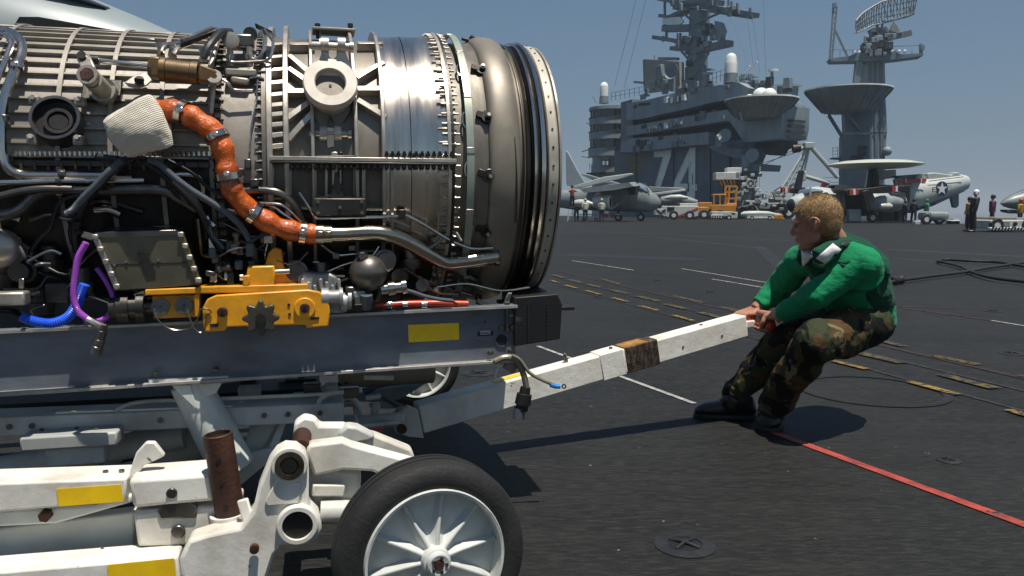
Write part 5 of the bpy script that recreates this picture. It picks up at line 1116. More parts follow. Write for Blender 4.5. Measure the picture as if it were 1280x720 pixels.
slim(sh, [J['ls'], J['nb'] - V((0, 0, .045)), J['rs']], [.07, .085, .07]); slim(sh, [J['ls'] + V((.0, .02, -.03)), J['ls'].lerp(J['ch'], .6)], [.08, .10])
slim(sh, [J['nb'] + V((.006, 0, .015)), J['nb'] - V((0, 0, .04))], [.066, .085])
for p_, r_ in ((J['ls'] + V((-.015, .015, .0)), .070), (J['rs'], .070), (J['le'], .060), (J['re'], .060), (J['ls'].lerp(J['ch'], .4), .09)): sh.ball(L_(p_), r_, 20, 14)
shirt = remesh(sh.build('jersey', GREEN, MAN, smooth=80), .007, 5, [(.09, .014, 'CLOUDS'), (.03, .008, 'CLOUDS')])
# float vest over the jersey
fc = V((-.7, -.7, 0)); lf = V((.7, -.7, 0))
ve = MB()
def vsec(c, fw, rf, rl, n=24, t=0): return [L_(c + fc * (math.cos(2*PI*k/n) * rf) * fw + lf * math.sin(2*PI*k/n) * rl + V((0, 0, t * math.cos(2*PI*k/n)))) for k in range(n)]
ve.loft([vsec(J['pl'] + V((-.02, -.01, .06)), 1, .145, .160, t=-.02), vsec(J['pl'].lerp(J['ch'], .5) + V((0, 0, .03)), 1, .142, .165, t=-.03), vsec(J['ch'] + V((.0, .0, .03)), 1, .138, .155, t=-.05), vsec(J['nb'] + V((.02, .02, -.045)), 1, .110, .130, t=-.05), vsec(J['nb'] + V((.015, .015, .012)), 1, .078, .080, t=-.03)])
# yoke straps over the shoulders and a padded collar behind the neck
cb = [wp_(1046, 296, 3.50), wp_(1078, 312, 3.50), wp_(1098, 332, 3.44), wp_(1094, 352, 3.40)]
slim(ve, cb, [.034, .044, .046, .034], 16); slim(ve, [wp_(1058, 300, 3.34), wp_(1084, 318, 3.33), wp_(1101, 338, 3.36), wp_(1100, 350, 3.42)], [.026, .034, .036, .03], 14)
slim(ve, [wp_(1020, 322, 3.24), wp_(1040, 310, 3.27), wp_(1062, 306, 3.34)], [.034, .038, .034], 14)
slim(ve, [wp_(1004, 326, 3.34), wp_(1012, 312, 3.42), wp_(1030, 300, 3.50)], [.034, .038, .034], 14)
vest = remesh(ve.build('vest', DGREEN, MAN, smooth=80), .007, 5, [(.08, .016, 'CLOUDS'), (.03, .006, 'CLOUDS')])
# trousers
tr_ = MB()
slim(tr_, dense(J['lh'], J['lk'], 6, .004), wob((.112, .088), 6, .04), 20); slim(tr_, dense(J['rh'], J['rk'], 6, .004), wob((.108, .085), 6, .05), 20)
slim(tr_, dense(J['lk'], J['la'] + V((0, 0, .01)), 7, .006), wob((.086, .066), 7, .07), 20); slim(tr_, dense(J['rk'], J['ra'] + V((0, 0, .02)), 7, .006), wob((.084, .062), 7, .08), 20)
for p_, r_ in ((J['lh'], .112), (J['rh'], .108), (J['lk'], .088), (J['rk'], .086), (J['la'] + V((.01, .01, .02)), .068), (J['ra'] + V((.01, .01, .03)), .064)): tr_.ball(L_(p_), r_, 20, 14)
slim(tr_, [J['lh'], J['pl'] + V((0, 0, -.01)), J['rh']], [.11, .135, .11], 20); slim(tr_, [J['pl'], J['pl'] + V((-.02, -.01, .10))], [.135, .13], 20)
trs = remesh(tr_.build('trousers', CAMO, MAN, smooth=80), .008, 4, [(.10, .030, 'CLOUDS'), (.035, .012, 'CLOUDS')])
slim(MB(), cb, .01)
bt_ = MB().prism([L_(p) for p in (wp_(1040, 402, 3.24), wp_(1074, 398, 3.24), wp_(1076, 417, 3.24), wp_(1043, 424, 3.24))], (.0, .01, 0))
# boots
def boot(an, heel, toe, name='boot', W=1.0):
    """ankle, heel on the deck, toe on the deck"""
    d = (toe - heel).normalized(); sd_ = V((-d.y, d.x, 0)); up = V((0, 0, 1)); Lb = (toe - heel).length
    def sec(s, w_, h0, h1, n=16):
        c = heel + d * (Lb * s); return [L_(c + sd_ * (W * w_ * math.cos(2*PI*k/n)) + up * (h0 + (h1 - h0) * (.5 + .5 * math.sin(2*PI*k/n)))) for k in range(n)]
    b = MB().loft([sec(.0, .022, .02, .07), sec(.05, .034, .015, .11), sec(.25, .038, .015, .125), sec(.45, .038, .015, .105), sec(.65, .046, .015, .080), sec(.85, .046, .015, .070), sec(.96, .034, .015, .058), sec(1.0, .018, .02, .045)])
    b.tube([L_(heel + d*.09 + up*.07), L_(an + up*.03)], [.050, .056], 16); b.ball(L_(an + up*.0), .056, 16, 12)
    o = remesh(b.build(name, BOOT, MAN, smooth=80), .006, 3)
    so_ = MB(); n = 28; q = []
    for k in range(n):
        a = 2*PI*k/n; s = .5 + .5 * math.cos(a); w_ = .043 * (1 if s > .5 else .85) * abs(math.sin(a)) ** .5 * (1 if math.sin(a) >= 0 else -1)
        q.append(L_(heel + d * (Lb * (1.03 * s - .01)) + sd_ * w_ * W * 1.08 + up * .002))
    MB().prism(q, (0, 0, .020)).build('boot_sole', BLACKR, o, bev=.003); 
    for k in range(5): 
        s = .30 + .07 * k; c = heel + d * (Lb * s) + up * (.135 - .012 * k + (.02 if k == 0 else 0)); MB().tube([L_(c - sd_*.02), L_(c + up*.004), L_(c + sd_*.02)], .0025, 6, smooth=3).build('boot_lace', BLACKR, o)
def gz0(px, py): p = onZ(px, py); return V((p.x, p.y, 0))
boot(J['ra'], gz0(944, 524), gz0(868, 521)); boot(J['la'], J['la'] * V((1, 1, 0)) + V((.05, .04, 0)) if 0 else V((J['la'].x + .04, J['la'].y + .06, 0)), gz0(955, 540), W=1.22)
# vest patches laid onto the cloth
def drape(obj, quad, nx, ny, off, name, m, th=.002):
    dg = bpy.context.evaluated_depsgraph_get(); dg.update(); evs = [o_.evaluated_get(dg) for o_ in (vest, shirt)]; iv = obj.matrix_world.inverted() if 0 else Matrix.Translation(-mp_)
    c = iv @ CAMP; vs = []
    for j in range(ny + 1):
        for i in range(nx + 1):
            p = bil(*quad, i / nx, j / ny); d = ray(*p).normalized(); hs = [q[1] for q in (e_.ray_cast(c, d) for e_ in evs) if q[0]]; ok = bool(hs); h = min(hs, key=lambda q: (q - c).length) if ok else None
            vs.append(h - d * off if ok else (vs[-1] if vs else L_(wp_(*p, 3.3))))
    W_ = nx + 1; mb = MB().add(vs, [(j*W_+i, j*W_+i+1, (j+1)*W_+i+1, (j+1)*W_+i) for j in range(ny) for i in range(nx)])
    o = mb.build(name, m, obj, smooth=80); s_ = o.modifiers.new('t', 'SOLIDIFY'); s_.thickness = th; s_.offset = 0; return o
MAN.matrix_world = T(*mp_); bpy.context.view_layer.update()
drape(vest, ((1001, 309), (1013, 308), (1016, 322), (1003, 334)), 6, 6, .006, 'white_patch', PATCH)
drape(vest, ((1041, 304), (1052, 312), (1029, 335), (1015, 327)), 5, 5, .004, 'white_patch', PATCH)
drape(vest, ((1054, 301), (1063, 304), (1059, 309), (1050, 308)), 2, 2, .004, 'black_tab', BLACKR)
for q in (((1046, 327), (1054, 326), (1055, 329), (1050, 329)), ((1054, 326), (1064, 326), (1057, 330), (1053, 330)), ((1050, 329), (1058, 329), (1055, 334), (1053, 334))):
    drape(shirt, q, 2, 2, .003, 'sleeve_insignia', DGREEN, .001)
# ------------------------------------------------------------------ the island superstructure
NAVY = mat('haze grey steel', (.15, .195, .225), .55, var=.14, vs=.35, dirt=((.07, .085, .095), .5, .5), streak=((.06, .06, .058), .45, (.9, .9, .06)))
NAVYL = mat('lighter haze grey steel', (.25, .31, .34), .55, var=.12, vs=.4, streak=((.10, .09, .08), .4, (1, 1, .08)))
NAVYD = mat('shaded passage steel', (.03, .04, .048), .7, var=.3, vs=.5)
MAST = mat('mast grey', (.17, .21, .23), .6, var=.2, vs=.6, streak=((.06, .05, .05), .4, (1.2, 1.2, .1)))
TUBM = mat('tub underside grey', (.15, .165, .155), .6, var=.15, vs=.8, streak=((.07, .07, .06), .5, (1.5, 1.5, .2)))
DGLASS = mat('dark bridge glass', (.012, .02, .024), .08, var=.1, spec=.7)
RADOME = mat('white radome', (.75, .76, .72), .45, var=.06, vs=1)
NUM = mat('pale number paint', (.85, .88, .80), .5, var=.15, vs=1)
TANR = mat('tan radar face', (.27, .25, .20), .6, var=.08, vs=.6)
OCHRE = mat('faded ochre lettering', (.20, .15, .075), .6, var=.3, vs=2)
io = onY(775, 270, 112); ISF = Frame((io.x, 112, 0), R(-60))
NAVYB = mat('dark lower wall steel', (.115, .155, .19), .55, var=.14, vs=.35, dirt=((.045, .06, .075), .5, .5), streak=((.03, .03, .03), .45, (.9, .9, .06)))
ISL = thing('carrier_island', 'blue-grey aircraft carrier island with stacked walkways, bridge windows and a white number 74', 'ship island', ISF.M.copy())
def I(mb, name, m=NAVY, **k): return mb.build(name, m, k.pop('parent', ISL), **k)
def islab(pts, v, dep, name, m=NAVY, **k): return I(MB().prism([ISF.at(x, y, v) for x, y in pts], (0, dep, 0)), name, m, **k)
def iat(x, y, v=0): return ISF.at(x, y, v)
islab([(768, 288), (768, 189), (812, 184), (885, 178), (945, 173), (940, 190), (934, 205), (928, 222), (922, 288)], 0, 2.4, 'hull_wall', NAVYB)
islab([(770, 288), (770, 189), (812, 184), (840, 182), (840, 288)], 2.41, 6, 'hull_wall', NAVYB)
for (x, a, b) in ((795, 190, 270), (842, 186, 270), (888, 181, 272), (913, 186, 272)): I(MB().beam(iat(x, a, -.06), iat(x, b, -.06), .10, .12, up=(0, 1, 0)), 'wall_seam', NAVYD)
islab([(775, 190), (777, 178), (790, 173), (860, 167.5), (886, 165), (886, 180.5), (860, 182), (790, 190.5)], -1.5, 3, 'walkway_bulwark', NAVYL)
islab([(783, 170), (783, 157), (790, 157), (860, 145), (909, 137), (920, 150), (916, 153), (909, 151), (860, 158.5), (790, 169)], -1.5, 3, 'walkway_bulwark', NAVYL)
islab([(783, 150), (783, 129), (800, 127), (860, 112), (923, 103), (936, 110), (926, 128), (912, 124), (885, 129), (860, 135.5), (800, 149)], -1.5, 3, 'walkway_bulwark', NAVYL)
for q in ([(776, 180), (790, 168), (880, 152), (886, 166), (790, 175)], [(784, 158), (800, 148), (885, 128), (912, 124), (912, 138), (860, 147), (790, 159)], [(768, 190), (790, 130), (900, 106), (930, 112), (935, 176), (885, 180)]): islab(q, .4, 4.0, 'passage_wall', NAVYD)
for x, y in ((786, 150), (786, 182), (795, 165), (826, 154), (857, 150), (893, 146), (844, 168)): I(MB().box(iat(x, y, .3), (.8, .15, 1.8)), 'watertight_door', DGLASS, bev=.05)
# overhanging aft blocks
islab([(913, 153), (936, 132), (978, 132), (977, 160), (974, 173), (952, 176), (930, 178)], -2.0, 4.2, 'aft_deckhouse', NAVYL)
islab([(936, 134), (936, 112), (962, 112), (974, 128), (974, 134)], -.5, 3.0, 'aft_deckhouse', NAVY)
islab([(966, 134), (969, 126), (978, 124), (983, 132), (984, 147), (978, 148)], -.5, 3.0, 'aft_deckhouse', NAVY)
pe = iat(978, 155, -2.0)
for k in range(4): I(MB().beam(pe + V((.05, .8, .4 - k*.55)), pe + V((.05, 3.4, .4 - k*.55)), .10, .28), 'louvre', NAVYD)
islab([(945, 178), (965, 174), (978, 176), (976, 182), (966, 186), (962, 194), (957, 193), (954, 186), (945, 184)], .0, 2.5, 'under_deck_gear', NAVYD)
for x, y in ((838, 161), (838, 128)): pass
# sloped sponson platforms with small dishes
islab([(884, 183), (925, 186), (928, 198), (920, 198), (900, 192)], -2.5, 2.5, 'sponson', MAST)
islab([(905, 212), (930, 204), (952, 206), (950, 214), (915, 213)], -3.0, 3, 'sponson', MAST)
def dish(px, py, v, r, name='dish', par=None, nrm=(.5, -1, .2)):
    c = iat(px, py, v); n = V(nrm).normalized()
    return I(MB().lathe([(0, .0001), (.12*r, .5*r), (.45*r, r), (.40*r, r), (.05*r, .5*r), (-.1*r, .3*r), (-.4*r, .25*r), (-.4*r, .0001)], c, n, 20), name, NAVYL)
dish(907, 170, -3.2, .75); dish(941, 195, -3.2, .75); I(MB().ball(iat(899, 171, -3.1), .32), 'small_radome', RADOME); I(MB().box(iat(901, 177, -3), (.9, .8, 1.3)), 'dish_pedestal', NAVYL); I(MB().box(iat(934, 202, -3), (.9, .8, 1.3)), 'dish_pedestal', NAVYL)
# railings
def rail_line(p, q, hgt, n, name='railing', m=MAST, par=None):
    mb = MB(); p, q = V(p), V(q)
    for k in range(n + 1): a = p.lerp(q, k / n); mb.beam(a, a + V((0, 0, hgt)), .05, .05)
    for s in (.5, 1): mb.beam(p + V((0, 0, hgt*s)), q + V((0, 0, hgt*s)), .04, .04, up=(0, 1, 0))
    return I(mb, name, m, parent=par or ISL)
rail_line(iat(764, 126, -1), iat(805, 119, -1), 1.1, 7); rail_line(iat(880, 108, -1), iat(906, 100, -1), 1.2, 5); rail_line(iat(885, 183, -2.4), iat(905, 185, -2.4), 1.2, 4); rail_line(iat(737, 213, -1), iat(778, 213, -1), 1.0, 6); pass
# rounded bridge
cb_ = iat(764, 190, 3.0); cb_.z = 0
def bz(y): return iat(764, y, -.3).z
def brg(rs, y0, y1, name, m): return I(MB().lathe([(bz(y1), .01), (bz(y1), rs), (bz(y0), rs), (bz(y0), .01)], cb_, (0, 0, 1), 40), name, m)
brg(2.75, 288, 193, 'bridge_base', NAVYL)
for ya, yb in ((143, 152), (161, 171), (182, 193)): brg(3.25, ya, yb, 'bridge_bulwark', NAVYL); brg(3.35, ya - .7, ya + .4, 'bulwark_lip', NAVYD)
for ya, yb in ((133, 143), (152, 161), (171, 182)):
    brg(2.95, ya, yb, 'window_band', DGLASS)
    for k in range(14):
        a = 2*PI*k/14 + .1; p = V((cb_.x + 3.0*math.cos(a), cb_.y + 3.0*math.sin(a), 0)); I(MB().beam(p + V((0, 0, bz(yb))), p + V((0, 0, bz(ya))), .16, .16), 'window_post', NAVY)
brg(3.3, 129, 133, 'bridge_roof', NAVYL); brg(3.6, 214, 217.5, 'lower_platform', NAVYD); brg(2.9, 203, 214, 'bridge_base_band', NAVYL)
I(MB().box(iat(757, 203, .15), (2.0, .3, 1.2)), 'lower_window', DGLASS, bev=.05)
for x in (754, 758.5): I(MB().box(iat(x, 204, -.1), (.35, .2, .5)), 'lit_pane', RADOME)
islab([(776, 192), (776, 128), (790, 124), (792, 190)], -.2, 6, 'bridge_link', NAVY)
I(MB().lathe([(0, .6), (1.35, .62), (1.5, .6), (1.8, .48), (2.0, .25), (2.08, .0001)], iat(755, 120.5, 2), (0, 0, 1), 20), 'radome', RADOME); I(MB().lathe([(-1.0, .7), (0, .65), (0, .001)], iat(755, 120.5, 2), (0, 0, 1), 16), 'radome_base', MAST)
for x0, y0, x1, y1 in ((740, 143, 740, 157), (739, 165, 739, 176), (741, 120, 745, 128), (733, 154, 742, 154), (727, 190, 738, 186), (727, 196, 738, 197), (736, 187, 736, 198), (736, 191, 744, 191)): I(MB().beam(iat(x0, y0, 1), iat(x1, y1, 1), .10, .10), 'antenna', MAST)
# the number 74 with its string of small bulbs
def numeral(pts, name, v=-.06): return islab(pts, v, .05, name, NUM)
n7 = numeral([(817, 189.5), (838.4, 187.4), (838.0, 195), (825.3, 234), (819, 233.2), (829.5, 196), (817.5, 196.6)], 'numeral_seven')
n4 = numeral([(863.0, 185), (869.0, 184.3), (868.6, 230.3), (871, 230.3), (871, 238), (868.4, 238), (868.2, 249), (858.8, 247), (859.2, 237), (842.2, 234.5), (842.2, 230)], 'numeral_four')
numeral_in = islab([(862.1, 203), (861, 229.8), (849.8, 229.2)], -.075, .02, 'numeral_opening', NAVY)
mb = MB()
for a, b in (((838.4, 188), (838, 195)), ((838, 195), (825.3, 234)), ((829.5, 196), (819, 233.2)), ((868.6, 185), (868.3, 248)), ((863, 185), (842.2, 230)), ((842.2, 234.5), (859, 237)), ((862, 203), (861, 230)), ((862, 203), (850, 229))):
    n_ = max(3, int(math.hypot(b[0]-a[0], b[1]-a[1]) / 3)); 
    for i in range(n_): s = i / n_; mb.box(iat(a[0] + (b[0]-a[0])*s, a[1] + (b[1]-a[1])*s, -.10), (.22, .08, .22))
I(mb, 'bulb_string', NUM, kind='stuff')
rnd.seed(5)
for r_, (y, xa, xb) in enumerate(((199, 779, 811), (206.5, 785, 803), (213, 784, 803))):
    x = xa
    while x < xb: w_ = rnd.uniform(1.2, 2.2); I(MB().box(iat(x, y, -.04), (.26, .03, .62)), 'ochre_mark', OCHRE); x += w_
for x0, x1, y, vv in ((792, 796, 134, 0), (798, 813, 131, 0), (802, 808, 159, 0), (799, 812, 178, 0), (823, 829, 173, 0)):
    I(MB().beam(iat(x0, y, -1.53), iat(x1, y - 1.5, -1.53), .05, .5 if x1 - x0 < 10 else .35), 'dark_marking', NAVYD)
for x, y in ((833, 125), (855, 122), (838, 126), (846, 124), (833, 157), (845, 153), (850, 152), (840, 156)): I(MB().box(iat(x, y, -1.8), (.55, .4, .7)), 'deck_box', RADOME if x in (833, 855) else NAVYL)
rnd.seed(21)
for i in range(46):     # lockers, lamps, pipes and vents along the walkways and wall
    band = rnd.choice(((785, 915, lambda x: 121 - (x-785)*.13), (790, 905, lambda x: 163 - (x-790)*.16), (790, 880, lambda x: 184 - (x-790)*.09), (800, 940, lambda x: 260)))
    x = rnd.uniform(band[0], band[1]); y = band[2](x) + rnd.uniform(-5, 5)
    I(MB().box(iat(x, y, -1.62 if y < 250 else -.15), (rnd.uniform(.3, 1.0), .25, rnd.uniform(.25, .9))), 'wall_fitting', rnd.choice((NAVY, NAVYD, MAST, NAVYL)), bev=.03)
for i in range(14):
    x = rnd.uniform(795, 945); y = 270 - rnd.uniform(5, 65); I(MB().beam(iat(x, y, -.1), iat(x, y + rnd.uniform(8, 25), -.1), .10, .12, up=(0, 1, 0)), 'wall_pipe', rnd.choice((NAVYD, NAVYL)))
# big shallow tub on the island
def tub(cx, yr, yb, wr, wb, Y, par, name='radar_tub'):
    c = onY(cx, yr, Y); sc = Y / 1000; zt, zb = c.z, onY(cx, yb, Y).z; I4 = (par.matrix_world if par else Matrix()).inverted()
    c0 = I4 @ V((c.x, c.y, 0)); h_ = zt - zb; rt, rb = wr * sc, wb * sc
    o = MB().lathe([(zb, .01), (zb, rb), (zt, rt), (zt + .12, rt + .05), (zt + .12, rt - .15), (zt - .3, rt - .5), (zt - .3, .01)], c0, (0, 0, 1), 48).build(name, TUBM, par)
    for k in range(20):
        a = 2*PI*k/20; d = V((math.cos(a), math.sin(a), 0)); MB().beam(c0 + d*(rb+.04) + V((0, 0, zb)), c0 + d*(rt+.04) + V((0, 0, zt)), .12, .14).build('tub_rib', MAST, o)
    MB().ring(c0 + V((0, 0, zt + .1)), (0, 0, 1), rt - .1, rt + .1, .14, 48).build('tub_rim', NUM, o)
    return c0, zt, o
bpy.context.view_layer.update()
c0, zt, tb = tub(952, 126, 149, 43, 25, 87, ISL)
for dx, r_, hz_ in ((-2.2, .6, .4), (-.6, .9, .6), (.6, .8, .5)): MB().ball(c0 + V((dx, .5, zt + hz_)), r_, 16, 10).build('life_raft_canister', RADOME, tb)
I(MB().beam(c0 + V((-.5, -2.4, zt - .6)), c0 + V((-.5, -1.9, zt - 2.0)), .9, .3, up=(1, 0, 0)), 'tub_ladder', NAVYL)
I(MB().ball(iat(985, 129, 1), .95, 18, 12), 'director_ball', NAVYL); I(MB().box(iat(981, 126, 1), (.8, .6, 1.2)), 'director_mount', MAST)
# tan flat radar with directors in front
bl = islab([(806, 74), (849, 77), (850, 110), (807, 116)], 2.0, .8, 'flat_radar', TANR); islab([(803.5, 75), (806, 74), (807, 116), (804.5, 112)], 2.0, .8, 'radar_frame', MAST)
islab([(822, 71.5), (845, 71.5), (845, 75), (822, 75)], 2.6, .6, 'radar_top_bar', MAST); I(MB().beam(iat(818, 69, 2.4), iat(818, 75, 2.4), .1, .1), 'antenna', MAST); I(MB().beam(iat(793, 102.5, 2), iat(804, 103.5, 2), .3, .3), 'yard', NAVYL)
c = iat(841, 90, .5); I(MB().lathe([(0, .0001), (.1, .7), (.45, 1.0), (.35, 1.0), (-.05, .6), (-.3, .0001)], c, (.3, -1, .1), 20), 'dish', MAST); I(MB().box(iat(825, 90, .5), (1.3, .6, 1.7), Matrix.Rotation(R(-10), 3, 'Y')), 'director', MAST, bev=.1)
for x in (827, 841): I(MB().beam(iat(x, 96, .8), iat(x, 114, .8), .5, .5), 'director_post', MAST)
for i in range(12): I(MB().box(iat(rnd.uniform(814, 836), rnd.uniform(103, 114), .6), (rnd.uniform(.4, 1), .5, rnd.uniform(.3, 1))), 'director_gear', MAST, bev=.05)
# main mast with yards
mv = 3.0
islab([(857, 112), (860, 60), (862, 12), (876, 12), (873, 60), (872, 112)], mv, 1.6, 'mast_column', MAST)
islab([(850, 113), (852, 100), (878, 100), (880, 112)], mv - .6, 2.5, 'mast_foot', MAST)
def yard(pts, w_, name='yard', v=mv + .5): 
    for a, b in zip(pts, pts[1:]): I(MB().beam(iat(*a, v), iat(*b, v), 1.4, w_), name, MAST)
yard([(818, -3), (850, 3), (866, 8), (890, 8), (915, 14), (944, 19)], .55); yard([(828, 20), (840, 22), (866, 10)], .45); yard([(832, 36), (866, 35)], .8); yard([(820, 47), (845, 51), (866, 58)], .5); yard([(842, 61), (866, 60)], .5)
yard([(870, 42), (892, 36)], 1.0); yard([(868, 66), (885, 60), (912, 54)], .7); yard([(876, 70), (866, 78)], .8); yard([(846, 8), (878, 3), (900, 5)], .9)
for a, b in (((868, 30), (900, 16)), ((886, 66), (868, 95)), ((845, 56), (862, 76)), ((838, 3), (864, 25)), ((876, 10), (944, 22)), ((884, 14), (940, 23))): I(MB().beam(iat(*a, mv), iat(*b, mv), .22, .22), 'mast_brace', MAST)
islab([(828, 22), (850, 21), (854, 27), (849, 31), (828, 30)], mv - .2, .25, 'mesh_antenna', NUM)
islab([(893, 26), (899, 28), (903, 38), (899, 52), (894, 50)], mv - .2, .8, 'side_antenna', NAVYL)
for x, y0, y1 in ((831, 2, 34), (833, 36, 50), (895, 0, 8), (911, 0, 12), (922, 4, 14), (938, 10, 20), (915, 2, 10), (847, 30, 36), (878, 40, 52), (858, 84, 108), (881, 82, 100), (829, 45, 52), (905, 45, 50)): I(MB().beam(iat(x, y0, mv), iat(x, y1, mv), .25, .25), 'antenna', MAST)
for i in range(26):
    x, y = rnd.choice(((rnd.uniform(852, 884), rnd.uniform(60, 108)), (rnd.uniform(840, 935), rnd.uniform(0, 12)), (rnd.uniform(866, 892), rnd.uniform(34, 60)), (rnd.uniform(846, 866), rnd.uniform(45, 64))))
    if x > 895: y = y * .2 + 8 + (x - 890) * .18
    I(MB().box(iat(x, y, mv - .2), (rnd.uniform(.3, 1.1), .6, rnd.uniform(.3, 1.2))), 'mast_fitting', rnd.choice((MAST, MAST, NAVYD, NAVYL)), bev=.05)
for x, y in ((877, 87), (889, 87)): pass
islab([(876, 85.5), (889, 85.5), (889, 88), (876, 88)], .5, .6, 'bar_radar', MAST); islab([(877.5, 90), (887, 90), (886, 93), (878.5, 93)], .5, .6, 'bar_radar', NAVYL); I(MB().beam(iat(882.5, 93, .8), iat(882.5, 106, .8), .6, .6), 'radar_post', MAST)
# tall white radome and its neighbours
I(MB().lathe([(0, .72), (1.05, .72), (1.25, .70), (1.5, .62), (1.9, .60), (2.15, .45), (2.3, .2), (2.32, .0001)], iat(913.5, 92, .2), (0, 0, 1), 24), 'radome', RADOME); I(MB().lathe([(-1.1, .78), (0, .78), (0, .001)], iat(913.5, 92, .2), (0, 0, 1), 20), 'radome_base', MAST)
for k in range(6): I(MB().box(iat(925.5 + k*2.8, 97.5 - k*.2, .2), (.22, .3, .75)), 'flag_hoist_box', NAVYL)
islab([(924, 93.5), (942, 95), (942, 97), (924, 96)], .2, .8, 'light_rack', MAST); islab([(922, 103), (943, 102), (946, 108), (930, 112), (922, 110)], -.3, 2, 'signal_deck', MAST)
for a, b in (((921, 98), (937, 82)), ((930, 98), (947, 77))): I(MB().beam(iat(*a, 0), iat(*b, 0), .12, .12), 'whip_antenna', NUM)
for x, y0, y1 in ((965, 88, 106), (961, 98, 108), (958, 100, 110)): I(MB().beam(iat(x, y0, 0), iat(x, y1, 0), .22, .22), 'antenna', MAST)
I(MB().disc(iat(966.5, 88, 0), (0, 0, 1), .55, .2, 12), 'antenna_cap', RADOME)
islab([(962, 108), (983, 104), (981, 121), (962, 121)], .5, 2, 'small_shack', NAVYL); islab([(960, 108), (984, 103.5), (983, 106), (961, 110)], .3, 2.4, 'shack_roof', NUM)
for i in range(14): I(MB().box(iat(rnd.uniform(925, 985), rnd.uniform(103, 114), -.3), (rnd.uniform(.3, .9), .5, rnd.uniform(.4, 1.2))), 'roof_fitting', rnd.choice((MAST, NAVYL, NAVYD)), bev=.04)
# halyards and stays: very thin lines
for a, b in (((780, 110), (812, -20)), ((768, 108), (800, -20)), ((912, 16), (938, 86)), ((940, 18), (950, 92)), ((954, -10), (958, 110)), ((934, 20), (942, 85))): I(MB().beam(iat(*a, .5), iat(*b, .5), .035, .035, up=(0, 1, 0)), 'halyard', NAVYL)

# ------------------------------------------------------------------ aft radar mast tower
tc_ = onY(1080, 275, 92); TWF = Frame((tc_.x, 92, 0), R(-12))
TW = thing('radar_mast_tower', 'tall grey radar tower with conical platform and lattice antenna standing right of the island', 'mast tower', TWF.M.copy())
def W(mb, name, m=MAST, **k): return mb.build(name, m, k.pop('parent', TW), **k)
def wslab(pts, v, dep, name, m=MAST, **k): return W(MB().prism([TWF.at(x, y, v) for x, y in pts], (0, dep, 0)), name, m, **k)
def wat(x, y, v=0): return TWF.at(x, y, v)
wslab([(1078, 285), (1075, 130), (1078, 100), (1084, 72), (1106, 72), (1107, 125), (1109, 160), (1106, 200), (1106, 285)], .5, 2.2, 'tower_trunk', NAVYL)
for xa, xb in ((1088, 1088), (1094, 1096), (1101, 1103)): W(MB().beam(wat(xa, 76, .45), wat(xb, 200, .45), .10, .35), 'trunk_fold', NAVY)
W(MB().beam(wat(1077, 166, .42), wat(1109, 166, .42), .06, .12), 'trunk_seam', NAVYD)
wslab([(1052, 285), (1053, 170), (1057, 168), (1056, 140), (1086, 138), (1088, 170), (1086, 285)], -1.4, 2.0, 'tower_front_column', NAVY)
W(MB().beam(wat(1053, 167, -1.5), wat(1088, 167, -1.5), .3, .3), 'column_ledge', NAVYL)
for x, y in ((1078, 185), (1078, 192), (1074, 198), (1070, 197)): W(MB().box(wat(x, y, -1.5), (.9, .3, .5)), 'tower_fitting', NAVYD)
bpy.context.view_layer.update()
t0, tz, tt_ = tub(1060, 114, 140, 50, 28.5, 89, TW)
for dx, r_ in ((-.4, .45), (.6, .5), (-1.8, .4), (1.2, .5)): MB().ball(t0 + V((dx, .8, tz + .25)), r_, 14, 10, sc=(1.4, 1, 1)).build('life_raft_canister', RADOME, tt_)
for a, b in (((1036, 144), (1054, 173)), ((1058, 141), (1077, 166))): W(MB().beam(wat(*a, -2.5), wat(*b, -1.2), .28, .28), 'tub_brace', MAST)
wslab([(1040, 197), (1055, 196), (1055, 199), (1041, 198)], -1, 2, 'side_platform', MAST)
for y in (185, 189, 193, 197): W(MB().beam(wat(1041, y, -1), wat(1053, y - .5, -1), .06, .06), 'platform_rail', NUM)
for x in (1041, 1047): W(MB().beam(wat(x, 184, -1), wat(x, 198, -1), .06, .06), 'platform_rail', NUM)
for y in (222, 228, 234): W(MB().beam(wat(1030, y, -1), wat(1048, y, -1), .07, .07), 'platform_rail', NUM)
W(MB().ball(wat(1109, 189, 0), .52, 16, 12), 'side_radome', NAVYL)
wslab([(1067, 106), (1070, 77), (1078, 77), (1075, 106)], -.6, .8, 'tower_leg', MAST)
# top platform and antennas
wslab([(1037, 73), (1062, 70), (1080, 62), (1112, 60), (1126, 68), (1154, 66.5), (1154, 69.5), (1128, 73), (1105, 75.5), (1085, 76), (1068, 76), (1040, 76.5)], -.6, 2.2, 'top_platform', NAVY)
wslab([(1083, 76), (1086, 58), (1090, 40), (1100, 40), (1104, 56), (1110, 66), (1106, 76)], 0, 1.2, 'antenna_pedestal', NAVYD)
def wb(a, b, w_=.12, name='lattice_bar', m=MAST, v=0, v2=None): return W(MB().beam(wat(*a, v), wat(*b, v if v2 is None else v2), w_, w_, up=(0, 1, 0)), name, m)
wb((1042, 4), (1037, 73), .18); wb((1046, 8), (1040, 74), .18)
for k in range(9): y = 8 + k * 7; wb((1042 - k*.55, y), (1046 - k*.6, y + .5), .10)
wb((1044, 38), (1059, 70), .2); wb((1043, 4), (1043, 10), .4)
for x in (1050, 1058, 1066, 1110, 1120, 1130, 1140, 1150): wb((x, 62 + abs(x-1095)*.03), (x, 72), .06, 'railing_post')
wb((1040, 62), (1080, 63), .05, 'platform_railing'); wb((1112, 58), (1150, 57), .05, 'platform_railing'); wb((1151, 55), (1151, 68), .3); wb((1150, 60), (1155, 60), .5)
